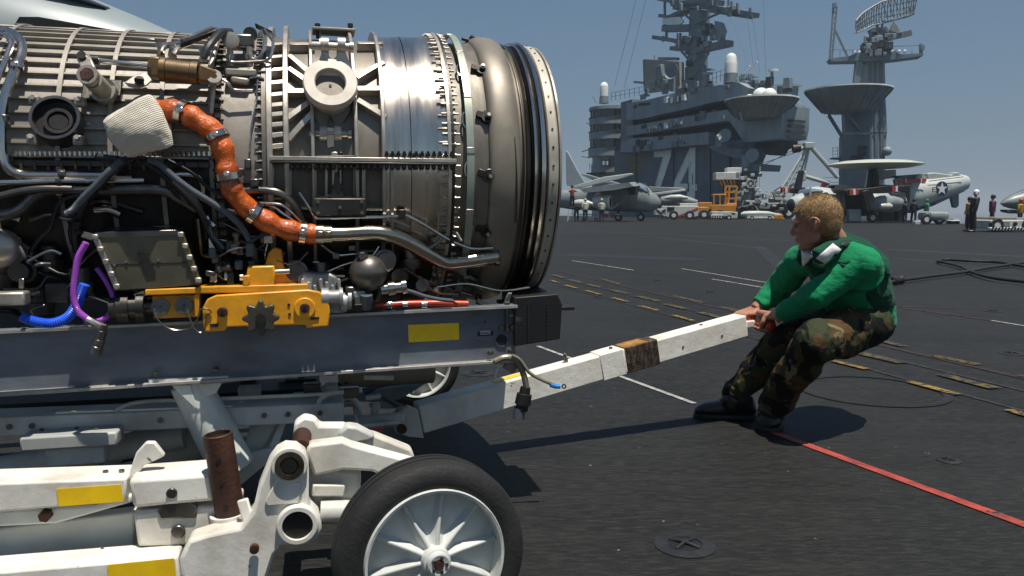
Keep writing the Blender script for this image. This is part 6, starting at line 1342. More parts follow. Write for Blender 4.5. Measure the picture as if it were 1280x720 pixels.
wb((1109, 48), (1139, 41), .55, 'bar_antenna'); wb((1077, 66), (1078, 56), .4); wb((1078, 56), (1088, 53), .4); wb((1110, 76), (1150, 70), .06)
for x in (1068, 1074, 1083, 1115, 1124, 1131): W(MB().ball(wat(x, 65 - (x > 1100), -.9), .16, 10, 8), 'lamp_globe', RADOME)
# curved lattice reflector
top = [(1070, 26), (1078, 17), (1090, 9), (1103, 2), (1118, -1), (1134, -4), (1148, -7)]; bot = [(1071, 41), (1080, 37), (1090, 32), (1103, 29), (1118, 25), (1134, 21), (1143, 17)]
tp_ = [wat(x, y, -.6 + 2.4 * abs((x - 1108) / 40) ** 2 * -.6) for x, y in top]; bt2 = [wat(x, y, -.2 + 2.4 * abs((x - 1108) / 40) ** 2 * -.6) for x, y in bot]
LAT = mat('pale lattice', (.27, .28, .25), .5, var=.1)
ra = W(MB().tube(tp_, .09, 6, smooth=4), 'reflector_rim', LAT)
W(MB().tube(bt2, .09, 6, smooth=4), 'reflector_rim', LAT)
T8, B8 = catmull(tp_, 4), catmull(bt2, 4)
for s in (.25, .5, .75): W(MB().tube([a.lerp(b, s) + V((0, .35 * math.sin(PI*s), 0)) for a, b in zip(T8, B8)], .05, 5), 'reflector_wire', LAT)
for i in range(len(T8)):
    m_ = T8[i].lerp(B8[i], .5) + V((0, .35, 0)); W(MB().tube([T8[i], m_, B8[i]], .055, 5, smooth=3), 'reflector_rib', LAT)
    if i % 2 == 0 and i < len(T8) - 2: W(MB().beam(T8[i], B8[i+2], .06, .06), 'reflector_brace', LAT); W(MB().beam(B8[i], m_ + V((0, 1.2, -.4)), .05, .05), 'reflector_brace', LAT)
wslab([(1090, 35), (1108, 33), (1112, 38), (1124, 40), (1125, 45), (1108, 50), (1095, 52), (1088, 46)], .3, 1.0, 'feed_assembly', MAST)
wslab([(1112, 38), (1117, 26), (1125, 38), (1124, 42)], .2, .3, 'feed_horn', LAT); wb((1086, 38), (1092, 50), .3); wb((1096, 28), (1098, 45), .25); wb((1104, 26), (1100, 45), .2)
rnd.seed(8)
for i in range(22): W(MB().box(wat(rnd.uniform(1080, 1116), rnd.uniform(44, 68), -.8), (rnd.uniform(.3, .9), .5, rnd.uniform(.3, .9))), 'mast_fitting', rnd.choice((MAST, NAVYD, NAVYL)), bev=.04)

# ------------------------------------------------------------------ aircraft
ACG = mat('aircraft grey paint', (.24, .28, .275), .42, var=.12, vs=.7, dirt=((.12, .14, .14), .6, 1.1), streak=((.13, .14, .13), .4, (.5, 3, 3)))
ACL = mat('pale aircraft grey', (.46, .49, .45), .42, var=.08, vs=.6, dirt=((.26, .27, .25), .4, 1.2))
ACD = mat('dark aircraft well', (.018, .018, .018), .6); CANO = mat('canopy glass', (.16, .22, .26), .06, var=.1, spec=.9, coat=.6)
ACW = mat('white aircraft trim', (.66, .66, .62), .45, var=.08)
def bl_(Fr, v, secs, ratio=1.0, n=24, sup=2.0):
    """sections (px, ytop, ybottom[, half width m]) on the vertical plane y = v of a frame"""
    out = []
    for q in secs:
        a, b = Fr.at(q[0], q[1], v), Fr.at(q[0], q[2], v); c = (a + b) / 2; rz = (a.z - b.z) / 2; ry = q[3] if len(q) > 3 else rz * ratio
        sec = []
        for k in range(n):
            t = 2*PI*k/n; cy, cz = math.cos(t), math.sin(t)
            sec.append(V((c.x, c.y + ry * abs(cy) ** (2/sup) * (1 if cy >= 0 else -1), c.z + rz * abs(cz) ** (2/sup) * (1 if cz >= 0 else -1))))
        out.append(sec)
    return MB().loft(out)
def simple_wheel(mb_parent, c, r, w_, fr_y=(0, 1, 0)):
    o = MB().lathe([(-w_/2, r*.5), (-w_/2, r*.92), (-w_/3, r), (w_/3, r), (w_/2, r*.92), (w_/2, r*.5)], c, fr_y, 20).build('wheel', BLACKR, mb_parent); MB().lathe([(-w_/2.2, .001), (-w_/2.2, r*.52), (w_/2.2, r*.52), (w_/2.2, .001)], c, fr_y, 16).build('rim', ACW, o); return o
# twin-engined patrol jet, left
so_ = onY(765, 270, 69); SJ = Frame((so_.x, 69, 0), R(-20)); JET = thing('patrol_jet', 'grey twin-engined jet with folded wings parked left before the island', 'aircraft', SJ.M.copy())
def j(mb, name, m=ACG, **k): return mb.build(name, m, k.pop('parent', JET), **k)
def js(pts, v, dep, name, m=ACG, **k): return j(MB().prism([SJ.at(x, y, v) for x, y in pts], (0, dep, 0) if isinstance(dep, (int, float)) else dep), name, m, **k)
j(bl_(SJ, 0, [(690, 239, 258), (715, 237, 262), (740, 234, 263), (765, 230, 264), (785, 228.5, 264.5), (797, 228, 265), (808, 232, 265), (815, 240, 264), (821, 244, 262), (825, 249, 258), (826, 252, 255)], .95, sup=2.3), 'fuselage')
j(bl_(SJ, -.15, [(795, 230, 241, .7), (799, 228, 242, .95), (804, 229.5, 242, .95), (810, 236, 243, .8), (812.5, 240, 243, .5)], 1), 'canopy', CANO)
js([(785, 230), (792, 226.5), (801, 226.5), (797, 229), (794, 236), (795, 243), (786, 244)], -1.22, .06, 'open_hatch', ACD)
j(MB().beam(SJ.at(797, 228, -1.0), SJ.at(794, 241, -1.2), .12, .12), 'canopy_frame', ACG); j(MB().beam(SJ.at(806, 229.5, -.9), SJ.at(812, 241, -.75), .08, .08), 'canopy_frame', ACG)
na_ = j(bl_(SJ, -3.0, [(741.5, 246, 259), (746, 244.5, 261), (754, 243.7, 261.5), (761, 244, 261.5), (763, 245, 261)]), 'engine_nacelle', ACL)
c = SJ.at(763, 253, -3.0); j(MB().lathe([(-.1, .0001), (-.05, .4), (.02, .46), (.04, .52), (.0, .56), (-.1, .57)], c, (1, 0, 0), 24), 'intake_ring', ACW, parent=na_); j(MB().disc(c + V((.0, 0, 0)), (1, 0, 0), .46, .03, 20), 'intake', ACD, parent=na_)
j(bl_(SJ, -4.3, [(716, 251, 258), (724, 249, 259), (733, 249.5, 259), (741, 253, 257)]), 'drop_tank', ACL)
js([(724, 236), (745, 233), (786, 228), (792, 233), (765, 238), (730, 241)], -3.8, (0, 3.0, .15), 'wing_root')
js([(712, 234), (755, 221), (788, 216.5), (792, 217.5), (775, 223), (740, 231), (722, 236)], -2.6, .35, 'folded_wing', ACL, bev=.05)
js([(724, 217), (735, 218), (755, 224), (782, 231), (760, 230), (738, 224)], 1.5, .35, 'folded_wing', ACG, bev=.05)
js([(708, 232), (707, 188), (710, 190), (722, 213), (731, 228), (728, 234)], 0, .25, 'tail_fin', mat('pale tail fin', (.28, .33, .34), .5, var=.1), bev=.05)
js([(742, 245), (747, 238), (752, 243)], -3.0, .2, 'pylon', ACL)
js([(762, 262), (772, 254), (772, 257), (765, 262)], -1.6, .5, 'gear_door', ACL)
for x, v in ((773, -1.6), (773, 1.6), (801, 0)): j(MB().beam(SJ.at(x, 262, v), SJ.at(x, 275, v), .15, .15), 'gear_leg', ACD); cc0 = SJ.at(x, 275, v); simple_wheel(JET, V((cc0.x, v, .33)), .33, .25)
for x, y in ((774, 241), (777, 241), (780, 240), (783, 240)): pass
# propeller radar plane, right
eo = onY(1095, 270, 62); EF = Frame((eo.x, 62, 0), R(5)); EP = thing('radar_plane', 'pale grey propeller plane with large round rotodome and red striped tail section', 'aircraft', EF.M.copy())
def e(mb, name, m=ACL, **k): return mb.build(name, m, k.pop('parent', EP), **k)
def es(pts, v, dep, name, m=ACL, **k): return e(MB().prism([EF.at(x, y, v) for x, y in pts], (0, dep, 0) if isinstance(dep, (int, float)) else dep), name, m, **k)
e(bl_(EF, 0, [(984, 253, 259), (986, 250, 262), (990, 246, 266), (997, 243, 268), (1004, 240, 269), (1009, 234.5, 269), (1020, 233, 269.5), (1035, 235, 270), (1055, 237, 270), (1080, 238, 269), (1105, 235, 268), (1128, 228, 266), (1137, 225, 266)], 1.0), 'fuselage')
e(bl_(EF, -.02, [(983.8, 253.5, 258.5), (985.5, 250.2, 262), (989, 247.5, 265), (991, 246.5, 265.5)], 1.03), 'nose_cap', BLACKM)
e(bl_(EF, -.15, [(1003, 240.5, 243, .8), (1006, 236, 243.5, 1.2), (1012, 235.5, 243.5, 1.25), (1020, 236.5, 243, 1.2)]), 'windscreen', CANO)
e(MB().box(EF.at(1013, 240, -1.42), (.12, .08, .7)), 'screen_frame', ACL); e(MB().disc(EF.at(1032, 245, -1.35), (0, 1, 0), .28, .1, 16), 'cabin_window', ACD)
e(MB().tube([EF.at(1050, 240, -1.1), EF.at(1051, 250, -1.42), EF.at(1050, 258, -1.3)], .03, 5, smooth=3), 'fuselage_seam', ACD)
RDM = mat('greenish white rotodome', (.52, .54, .44), .35, var=.06, vs=.4)
rc_ = EF.at(1094, 206, 0); rw_ = 56 * (62) / 1000
ro = e(MB().lathe([(-.30, .01), (-.32, rw_*.35), (-.24, rw_*.7), (-.08, rw_*.94), (0, rw_), (.08, rw_*.94), (.27, rw_*.7), (.36, rw_*.35), (.38, .01)], rc_, (0, 0, 1), 64), 'rotodome', RDM)
for xa, ya, xb, yb in ((1086, 236, 1091, 210), (1098, 236, 1092, 210)): e(MB().beam(EF.at(xa, ya, -.3), EF.at(xb, yb, -.1), .35, .25), 'rotodome_strut', ACD)
es([(1085, 236), (1088, 212), (1097, 212), (1100, 236)], .8, .3, 'rotodome_pylon', BLACKM)
es([(1100, 213), (1120, 212), (1120, 222), (1100, 225)], .9, .3, 'rotodome_strut', ACL)
# tail section with stripe and star
tl = e(bl_(EF, -.6, [(1126, 229, 262, 1.25), (1130, 224, 264, 1.3), (1138, 224, 265, 1.3), (1160, 223, 258, 1.1), (1185, 220, 248, .9), (1200, 218, 241, .75), (1206, 219.5, 238, .65), (1209, 223, 234, .4)], sup=2.2), 'tail_boom', ACL)
REDS = mat('red stripe paint', (.50, .045, .02), .45, var=.1); NVB = mat('insignia navy blue', (.02, .03, .09), .45, var=.1); WHT = mat('insignia white', (.72, .72, .70), .45, var=.05)
es([(1121, 224.5), (1158, 223.0), (1158, 227.3), (1123, 229.0)], -2.02, .02, 'red_stripe', REDS, parent=tl)
for x in (1132, 1151): es([(x, 223), (x + 1, 223), (x + 1.4, 228.7), (x + .4, 228.7)], -2.05, .02, 'white_band', WHT, parent=tl)
es([(1130, 224.6), (1121, 219.5), (1150, 217.5), (1158, 222.5)], -1.2, .9, 'dark_fairing', mat('blue grey fairing', (.09, .12, .15), .5), parent=tl)
es([(1146, 222), (1151, 217.5), (1158, 220), (1158, 226), (1148, 224)], -1.6, .9, 'fairing', ACL, parent=tl)
es([(1159, 225.5), (1160, 216.5), (1168, 215.5), (1190, 218.5), (1191, 215.5), (1198, 215), (1203, 220), (1203, 223)], -1.0, .8, 'folded_fin', mat('grey fin', (.36, .40, .38), .5, var=.1), bev=.08, parent=tl)
e(MB().beam(EF.at(1161, 226.5, -1.7), EF.at(1204, 221, -1.5), .04, .05), 'fin_seam', ACD, parent=tl)
es([(1137, 266.5), (1137, 264.5), (1165, 255), (1204, 238.5), (1206, 239), (1166, 257.5)], -1.6, 1.2, 'belly_shadow_strip', mat('dark blue belly shade', (.02, .03, .05), .5), parent=tl)  # dark strip painted as the shade under the tail boom
es([(1118, 224), (1127, 222), (1137, 262), (1134, 267), (1128, 264), (1123, 250)], -2.0, .3, 'fold_joint', mat('grimy fold joint', (.25, .26, .24), .6, var=.5, vs=3), bev=.05, parent=tl)
es([(1188, 243), (1199, 241), (1199, 257), (1196, 260), (1192, 259.5)], -.8, .3, 'tail_bumper_fin', mat('teal grey fin', (.14, .20, .22), .5, var=.1), bev=.05, parent=tl)
sc_ = EF.at(1177, 236, -1.95); pl2 = V((0, -.02, 0))
def flat(c, pts, m, name, th=.02, dy=0): return e(MB().prism([c + V((x, dy, z)) for x, z in pts], (0, -th, 0)), name, m, parent=tl)
tilt = R(6); rot2 = lambda x, z: (x*math.cos(tilt) - z*math.sin(tilt), x*math.sin(tilt) + z*math.cos(tilt))
flat(sc_, [rot2(*p) for p in ((-.74, -.17), (.74, -.17), (.74, .17), (-.74, .17))], NVB, 'emblem_bar', .02, .0)
flat(sc_, [(.54*math.cos(2*PI*k/32)*.9, .56*math.sin(2*PI*k/32)) for k in range(32)], NVB, 'emblem_disc', .02, -.01)
for s in (-1, 1):
    for z0, z1 in ((.03, .12), (-.12, -.03)): flat(sc_, [rot2(*p) for p in ((s*.46, z0), (s*.70, z0), (s*.70, z1), (s*.46, z1))], WHT, 'emblem_stripe', .02, -.035)
flat(sc_, [((.50 if k % 2 == 0 else .20)*math.sin(2*PI*k/10)*.9, (.50 if k % 2 == 0 else .20)*math.cos(2*PI*k/10)) for k in range(10)], WHT, 'emblem_star', .02, -.04)
# wings folded, nacelles and propellers
es([(1056, 238), (1064, 235.5), (1100, 236), (1127, 232), (1130, 238), (1090, 242), (1060, 243.5)], -3.2, (0, 2.2, .15), 'wing', BLACKM, bev=.04)
WTIP = WHT
for xa, ya, xb, yb, v, nm in ((1060, 240.5, 1112, 236.5, -3.9, 0), (976, 237.5, 1005, 238.5, 2.5, 0), (1113, 236, 1136, 236, -3.5, 0)):
    o = e(MB().beam(EF.at(xa, ya, v), EF.at(xb, yb, v), (.30, .42), (.30, .55)), 'propeller_blade', BLACKM, bev=.05)
    p, q = EF.at(xa, ya, v), EF.at(xb, yb, v); d = (q - p).normalized()
    for s_, m_ in ((.05, REDS), (.30, WHT), (.5, REDS)): e(MB().beam(p + d*s_, p + d*(s_ + .18), .34, .42), 'blade_tip_band', m_, parent=o)
e(MB().beam(EF.at(1002, 213, 2.4), EF.at(996, 238, 2.4), (.4, .55), (.35, .5)), 'propeller_blade', BLACKM, bev=.05); e(MB().beam(EF.at(1080, 238, -3.9), EF.at(1085, 264, -3.9), (.45, .35), (.5, .35)), 'propeller_blade', BLACKM, bev=.05)
e(MB().beam(EF.at(1031, 229, 1.5), EF.at(1028, 236, 1.5), .5, .3), 'blade_tip', REDS)
e(bl_(EF, -3.0, [(1088, 241, 262), (1095, 240, 265), (1110, 240, 266), (1122, 242, 264), (1130, 246, 260)]), 'engine_nacelle', mat('grimy nacelle grey', (.30, .33, .34), .5, var=.3, vs=2))
e(bl_(EF, -3.8, [(1100, 254.5, 261), (1104, 253.5, 262), (1112, 254, 261.5), (1115, 256, 260)]), 'exhaust_pod', RDM)
es([(1036, 237), (1038, 231), (1052, 230.5), (1060, 232), (1066, 236), (1060, 240)], .2, .8, 'dorsal_fairing', ACL, bev=.1); es([(1036, 237), (1037, 232.5), (1044, 232), (1043, 238)], .1, .1, 'dorsal_intake', ACD)
es([(1064, 240), (1088, 240), (1086, 270), (1070, 270), (1066, 262)], -2.0, 1.0, 'gear_well', BLACKM)
for x, v in ((1022, 0), (1090, -2.6), (1100, 2.6)): e(MB().beam(EF.at(x, 262, v), EF.at(x, 276, v), .22, .22), 'gear_leg', ACD); simple_wheel(EP, V((EF.at(x, 275, v).x, v, .38)), .38, .28)
for x, y, w2 in ((1067, 272, .9), (1050, 272, .5), (1108, 273, 1.0), (1124, 272, .6)): e(MB().box(V((EF.at(x, y, -2).x, -2, .55)), (w2, .5, .9)), 'open_gear_door', ACL if w2 == .9 else ACD, bev=.05)
# jet nose at the right edge
no_ = onY(1268, 270, 43); NF = Frame((no_.x, 43, 0), R(8)); NJ = thing('fighter_nose', 'dark-topped fighter jet nose entering the picture at the far right edge', 'aircraft', NF.M.copy())
DNV = mat('dark grey radome', (.06, .075, .09), .5, var=.1)
bl_(NF, 0, [(1250.5, 254, 255), (1256, 248.5, 258.5), (1265, 243.5, 261), (1280, 238.5, 262.5), (1300, 234, 264), (1340, 228, 265), (1420, 226, 265)]).build('fuselage', ACG, NJ)
bl_(NF, -.01, [(1250.4, 253.8, 254.6), (1257, 247.6, 251.5), (1266, 242.6, 247.6), (1280, 236.5, 245), (1300, 231.5, 243)]).build('nose_top', DNV, NJ)
MB().prism([NF.at(x, y, -.2) for x, y in ((1258, 262), (1260, 265), (1270, 267), (1285, 266), (1285, 262))], (0, .5, 0)).build('nose_probe_housing', DNV, NJ)
MB().beam(NF.at(1300, 262, 0), NF.at(1300, 278, 0), .2, .2).build('gear_leg', ACD, NJ); simple_wheel(NJ, V((NF.at(1300, 270, 0).x, 0, .3)), .3, .22)
# wing and stores of a further jet between patrol jet and island
fo = onY(850, 270, 88); FF = Frame((fo.x, 88, 0), R(-10)); FJ = thing('folded_jet', 'grey jet with missile rails half hidden behind the white tow tractor', 'aircraft', FF.M.copy())
def fs_(pts, v, dep, name, m=ACG, **k): return MB().prism([FF.at(x, y, v) for x, y in pts], (0, dep, 0)).build(name, m, FJ, **k)
fs_([(811, 233), (855, 235), (857, 238), (812, 240)], 0, 1.0, 'wing', ACG, bev=.05); fs_([(812, 241.5), (856, 236.5), (858, 238.5), (815, 245)], -1, .2, 'wing_edge', ACL, bev=.05)
bl_(FF, 0, [(826, 246, 256), (835, 244, 258), (848, 243, 258), (862, 246, 258), (872, 250, 257)]).build('fuselage', ACG, FJ)
bl_(FF, -1.5, [(831, 246, 249), (838, 243.5, 250), (850, 243, 250), (860, 246, 249)]).build('drop_tank', ACL, FJ)
fs_([(822, 250), (842, 252), (846, 262), (824, 262)], .5, 1, 'intake', ACD)
for x, v in ((835, -.6), (866, .6)): simple_wheel(FJ, V((FF.at(x, 270, v).x, v, .33)), .33, .25); MB().beam(V((FF.at(x, 270, v).x, v, .3)), V((FF.at(x, 255, v).x, v, 1.6)), .15, .15).build('gear_leg', ACD, FJ)
# ------------------------------------------------------------------ vehicles on the far deck
VW = mat('white vehicle paint', (.55, .57, .54), .45, var=.1, vs=2, dirt=((.25, .25, .22), .4, 3)); VY = mat('yellow vehicle paint', (.60, .24, .012), .45, var=.12, vs=2, dirt=((.15, .07, .02), .5, 4)); VBK = BLACKM
def veh(px, Y, yaw, name, label, cat, group=None):
    p = onY(px, 270, Y); Fr = Frame((p.x, Y, 0), yaw); return Fr, thing(name, label, cat, Fr.M.copy(), group)
def boxz(Fr, x0, x1, y0, y1, v, dep): 
    a, b = Fr.at(x0, y0, v), Fr.at(x1, y1, v); return MB().box(((a.x+b.x)/2, v + dep/2, (a.z+b.z)/2), (abs(b.x-a.x), dep, abs(a.z-b.z)))
def parts(Fr, th, rows):
    for r_ in rows:
        nm, m, x0, x1, y0, y1, v, dep = r_[:8]; boxz(Fr, x0, x1, y0, y1, v, dep).build(nm, m, th, bev=.04)
def wheels(Fr, th, xs, r, vs_, w_=.25):
    r = r * 1.15
    for x in xs:
        for v in vs_: simple_wheel(th, V((Fr.at(x, 272, v).x, v, r)), r, w_)
Fr, t = veh(845, 79, R(-4), 'tow_tractor', 'low white deck tractor with red diagonal stripe left of the yellow forklift', 'tow tractor')
parts(Fr, t, (('chassis', VW, 829, 873, 257.5, 270.5, -.8, 1.6), ('front_hood', VW, 819, 833, 261, 269, -.8, 1.6), ('cab_recess', VBK, 834, 843, 258.5, 264, -.84, .1), ('seat', VBK, 845, 850, 253.5, 258, -.3, .5), ('rear_deck', VW, 850, 872, 254, 258, -.6, 1.2)))
MB().prism([Fr.at(x, y, -.84) for x, y in ((846, 270), (873, 259), (873, 261), (850, 270.5))], (0, .03, 0)).build('red_stripe', REDS, t); MB().prism([Fr.at(x, y, -.84) for x, y in ((820, 262), (826, 268), (832, 262), (830, 262), (826, 265.5), (822.5, 262))], (0, .03, 0)).build('dark_chevron', VBK, t)
wheels(Fr, t, (842, 862), .38, (-.85, .75))
Fr, t = veh(905, 82, R(-6), 'forklift', 'tall yellow forklift with mast raised beside the parked engine', 'forklift')
parts(Fr, t, (('chassis', VY, 889, 920, 256, 265, -.9, 1.8), ('counterweight', VY, 861, 885, 259, 272, -.9, 1.8), ('engine_cover', VY, 872, 890, 253, 262, -.8, 1.6), ('tail_block', VY, 862, 874, 262, 273, -.9, 1.8), ('overhead_guard_roof', VY, 892, 908, 242.5, 244.2, -.8, 1.6), ('fork_carriage', VY, 907, 921, 254, 259, -.7, 1.4)))
for x0, y0, x1, y1 in ((892.5, 243, 892.5, 257), (900, 244, 900, 257), (907, 243, 908, 257)):
    for v in (-.8, .7): MB().beam(Fr.at(x0, y0, v), Fr.at(x1, y1, v), .12, .12).build('guard_post', VY, t)
for x in (907, 911, 920): MB().beam(Fr.at(x - 1, 258, -.5), Fr.at(x + (1 if x > 908 else 0), 232.5, -.5), .2, .2).build('mast_rail', VY, t)
for y in (233, 240, 248): MB().beam(Fr.at(907, y, -.5), Fr.at(921, y, -.5), .16, .2).build('mast_crossbar', VY, t)
wheels(Fr, t, (868, 880, 900), .42, (-.9, .8))
# engine test trailer behind the forklift: white block on a stand with a spoked drum
Fr, t = veh(925, 84, R(-5), 'wheeled_engine_stand', 'white and grey machinery stack with spoked wheel on dark stand right of the forklift', 'machinery')
parts(Fr, t, (('white_hood', VW, 895, 925, 215.5, 224.5, -1, 2), ('top_cover', ACW, 909, 927, 209.5, 216, -.8, 1.6), ('column', VBK, 904, 912, 225, 240, -.3, .6), ('grey_frame', ACG, 921, 940, 240, 258, -.5, 1.2), ('dark_core', VBK, 921, 936, 222, 242, -.2, .9), ('lower_box', NAVY, 921, 950, 256, 263, -.6, 1.2)))
for k in range(5): MB().beam(Fr.at(899 + k*4.5, 224, -.9), Fr.at(903 + k*4, 232, -.6), .12, .12).build('frame_bar', VW if k % 2 else VY, t)
c = Fr.at(938, 229.5, -1); o = MB().lathe([(-.12, .38), (-.12, .46), (.12, .46), (.12, .38), (-.12, .38)], c, (0, 1, 0), 24).build('spoked_drum', VW, t)
for k in range(8): a = 2*PI*k/8; MB().beam(c, c + V((math.cos(a)*.4, 0, math.sin(a)*.4)), .06, .06, up=(0, 1, 0)).build('drum_spoke', VW, o)
MB().disc(c, (0, 1, 0), .12, .2, 12).build('drum_hub', VW, o)
rnd.seed(31)
for i in range(26):
    x, y = rnd.uniform(922, 950), rnd.uniform(212, 262); MB().box(Fr.at(x, y, -.9), (rnd.uniform(.15, .6), .3, rnd.uniform(.15, .5))).build('fitting', rnd.choice((VW, ACG, VBK, ACL, DTUBE)), t, bev=.03)
for i in range(10):
    x, y = rnd.uniform(922, 945), rnd.uniform(225, 262); MB().beam(Fr.at(x, y, -1), Fr.at(x + rnd.uniform(-12, 14), y + rnd.uniform(-12, 12), -.9), .09, .09).build('strut', rnd.choice((VW, ACL, ACG)), t)
wheels(Fr, t, (938, 972), .40, (-.9, .8), .3)
for i in range(30):
    x, y = rnd.uniform(945, 985), rnd.uniform(240, 262); MB().box(Fr.at(x, y, -.7), (rnd.uniform(.2, .7), .4, rnd.uniform(.15, .5))).build('fitting', rnd.choice((VW, ACG, ACG, VBK, ACL, DTUBE)), t, bev=.03)
parts(Fr, t, (('stand_bed', VBK, 925, 985, 258, 266, -.6, 1.2),))
# crash crane boom
Fr, t = veh(995, 84, R(-5), 'deck_crane', 'pale tubular crane with peaked boom standing behind the radar plane nose', 'crane')
def cb3(a, b, w_, va=0, vb=0, m=ACL, nm='boom_tube'): MB().tube([Fr.at(*a, va), Fr.at(*b, vb)], w_, 8).build(nm, m, t)
cb3((1009, 184), (968, 250), .12, 0, -1); cb3((1009, 184), (976, 252), .12, 0, .5); cb3((1011, 184), (990, 250), .10, 0, 1.2); cb3((1008, 186), (984, 236), .09, 0, -.6)
cb3((1013, 183), (1047, 222), .22, 0, 1); cb3((1005, 220), (1036, 229), .22, 0, 1); cb3((1000, 222), (975, 246), .12); cb3((1012, 184), (1003, 225), .10)
for k in range(7): s = .12 + k * .12; cb3((1009 - 41*s, 184 + 66*s), (1010 - 22*s, 184 + 66*s), .06, -s, s*.8, ACL, 'lattice_bar')
MB().box(Fr.at(1010, 182, 0), (.9, 1.2, .6)).build('boom_head', ACL, t, bev=.06); MB().box(Fr.at(1003, 220, 0), (.6, .8, 1)).build('boom_joint', ACL, t, bev=.1)
MB().tube([Fr.at(991, 186, 0), Fr.at(1000, 185, 0)], .42, 14).build('black_winch', BLACKM, t); cb3((1001, 186), (1008, 183), .2)
for k in range(5): MB().disc(Fr.at(992 + k * 2, 186 - k * .2, 0), (1, 0, 0), .44, .05, 14).build('winch_band', mat('winch band', (.25, .03, .03), .5) if k == 0 else BLACKM, t)
cb3((991, 188), (950, 209), .035, 0, 0, BLACKM, 'crane_wire'); cb3((1009, 186), (947, 206), .03, 0, 0, BLACKM, 'crane_wire'); cb3((950, 208), (949, 250), .05, 0, 0, VW, 'crane_wire'); cb3((953, 248), (985, 228), .05, 0, 0, BLACKM, 'crane_wire'); cb3((957, 238), (966, 246), .05, 0, 0, ACL, 'lattice_bar')
MB().box(V((Fr.at(1000, 270, 0).x, 1, 1.0)), (7, 2.4, 1.2)).build('crane_carrier', VBK, t, bev=.1); wheels(Fr, t, (960, 985, 1030), .6, (-.6, 2.2), .4)
# long pale store on a low cart, white striped tractor, right tractor
Fr, t = veh(940, 76, R(-3), 'missile_cart', 'long pale missile lying on a low wheeled cart in the far row', 'cart')
bl_(Fr, 0, [(926, 266, 270), (930, 264, 271.5), (945, 263.5, 271), (960, 264, 270.5), (968, 266, 270), (977, 267.5, 269)]).build('missile_body', ACL, t)
parts(Fr, t, (('cart_bed', VW, 934, 968, 271, 273.5, -.4, .8), ('orange_block', VY, 968, 979, 268.5, 274, -.4, .8))); wheels(Fr, t, (940, 962), .16, (-.4, .35), .12)
for x in (935, 944, 953): MB().lathe([(-.03, .19), (.03, .19), (.03, .2), (-.03, .2)], Fr.at(x, 267.3, 0), (1, 0, 0), 16).build('store_band', BLACKM if x == 935 else ACG, t)
Fr, t = veh(905, 77, R(-3), 'striped_tractor', 'small white deck tractor with black and white striped bumper in front of the forklift', 'tow tractor')
parts(Fr, t, (('body', VW, 890, 916, 264.5, 270.5, -.6, 1.2), ('rear_body', VW, 914, 922, 265, 273, -.6, 1.2), ('bumper', VW, 889, 904, 268.5, 273, -.66, .2), ('driver_seat', VBK, 915, 919, 265.5, 268, -.62, .3)))
for k in range(5): MB().prism([Fr.at(890 + k*3, 273, -.69), Fr.at(891.4 + k*3, 273, -.69), Fr.at(892.2 + k*3, 269, -.69), Fr.at(890.8 + k*3, 269, -.69)], (0, .03, 0)).build('bumper_stripe', VBK, t)
wheels(Fr, t, (911,), .2, (-.62, .55), .2)
Fr, t = veh(1268, 35.5, R(4), 'squat_tractor', 'squat grey tow tractor with black and white striped bumper at the far right', 'tow tractor')
parts(Fr, t, (('body', VW, 1239, 1295, 275, 285.5, -.8, 1.8), ('hood', mat('olive tan cover', (.22, .20, .12), .6, var=.2), 1245, 1272, 271.3, 275.5, -.7, 1.5), ('grille', ACG, 1243, 1263, 276, 284, -.84, .1), ('bumper', VW, 1238, 1280, 284, 288.5, -.86, .2), ('cab_side', ACG, 1270, 1284, 272, 277, -.5, 1)))
for k in range(10): MB().prism([Fr.at(1239 + k*4, 288.4, -.89), Fr.at(1241 + k*4, 288.4, -.89), Fr.at(1243 + k*4, 284.2, -.89), Fr.at(1241 + k*4, 284.2, -.89)], (0, .03, 0)).build('bumper_stripe', VBK, t)
MB().disc(Fr.at(1269, 280, -.85), (0, 1, 0), .09, .06, 14).build('headlight', DGLASS, t); wheels(Fr, t, (1246, 1285), .26, (-.75, .85), .2)
Fr, t = veh(1168, 53, R(0), 'grey_tank_cart', 'rounded grey tank cart below the raised tail of the radar plane', 'cart')
bl_(Fr, 0, [(1153, 266, 275, .6), (1156, 264, 276, .8), (1170, 264, 276.5, .8), (1178, 264.5, 276, .8), (1180, 266, 275, .6)], sup=4).build('tank', ACG, t); wheels(Fr, t, (1158, 1174), .3, (-.6, .6), .2); MB().beam(Fr.at(1179, 275, 0), Fr.at(1183, 279, 0), .1, .1).build('tow_bar', ACG, t)
parts(Fr, t, (('rear_grille', VW, 1144, 1156, 276, 281, -.6, .4),))
Fr, t = veh(1195, 52, R(0), 'small_cart', 'small light frame cart alone near the deck edge', 'cart')
parts(Fr, t, (('frame', VW, 1189, 1201, 275.5, 276.6, -.4, .8), ('frame_foot', VBK, 1191, 1193, 276, 280, -.4, .8), ('frame_foot', VBK, 1198, 1200, 276, 280, -.4, .8))); MB().box(Fr.at(1195, 274.5, 0), (.5, .4, .15)).build('cargo', VW, t)
Fr, t = veh(768, 67, R(0), 'red_chock_cart', 'low white trolley with red ends beneath the patrol jet wing', 'cart')
parts(Fr, t, (('bed', VW, 722, 776, 267.5, 269, -.3, .5), ('red_box', REDS, 755, 760, 267, 272, -.4, .4), ('red_box', REDS, 764, 769, 267.5, 272, -.4, .4)))
for x in (730, 745): simple_wheel(t, V((Fr.at(x, 270, 0).x, 0, .16)), .16, .1)
Fr, t = veh(712, 66, R(0), 'step_ladder', 'white step ladder under the tail of the patrol jet', 'ladder')
for a in ((711, 262), (716, 262)): MB().beam(Fr.at(*a, 0), Fr.at(a[0] + (a[0]-713.5)*.6, 277, 0), .07, .07).build('ladder_rail', VW, t)
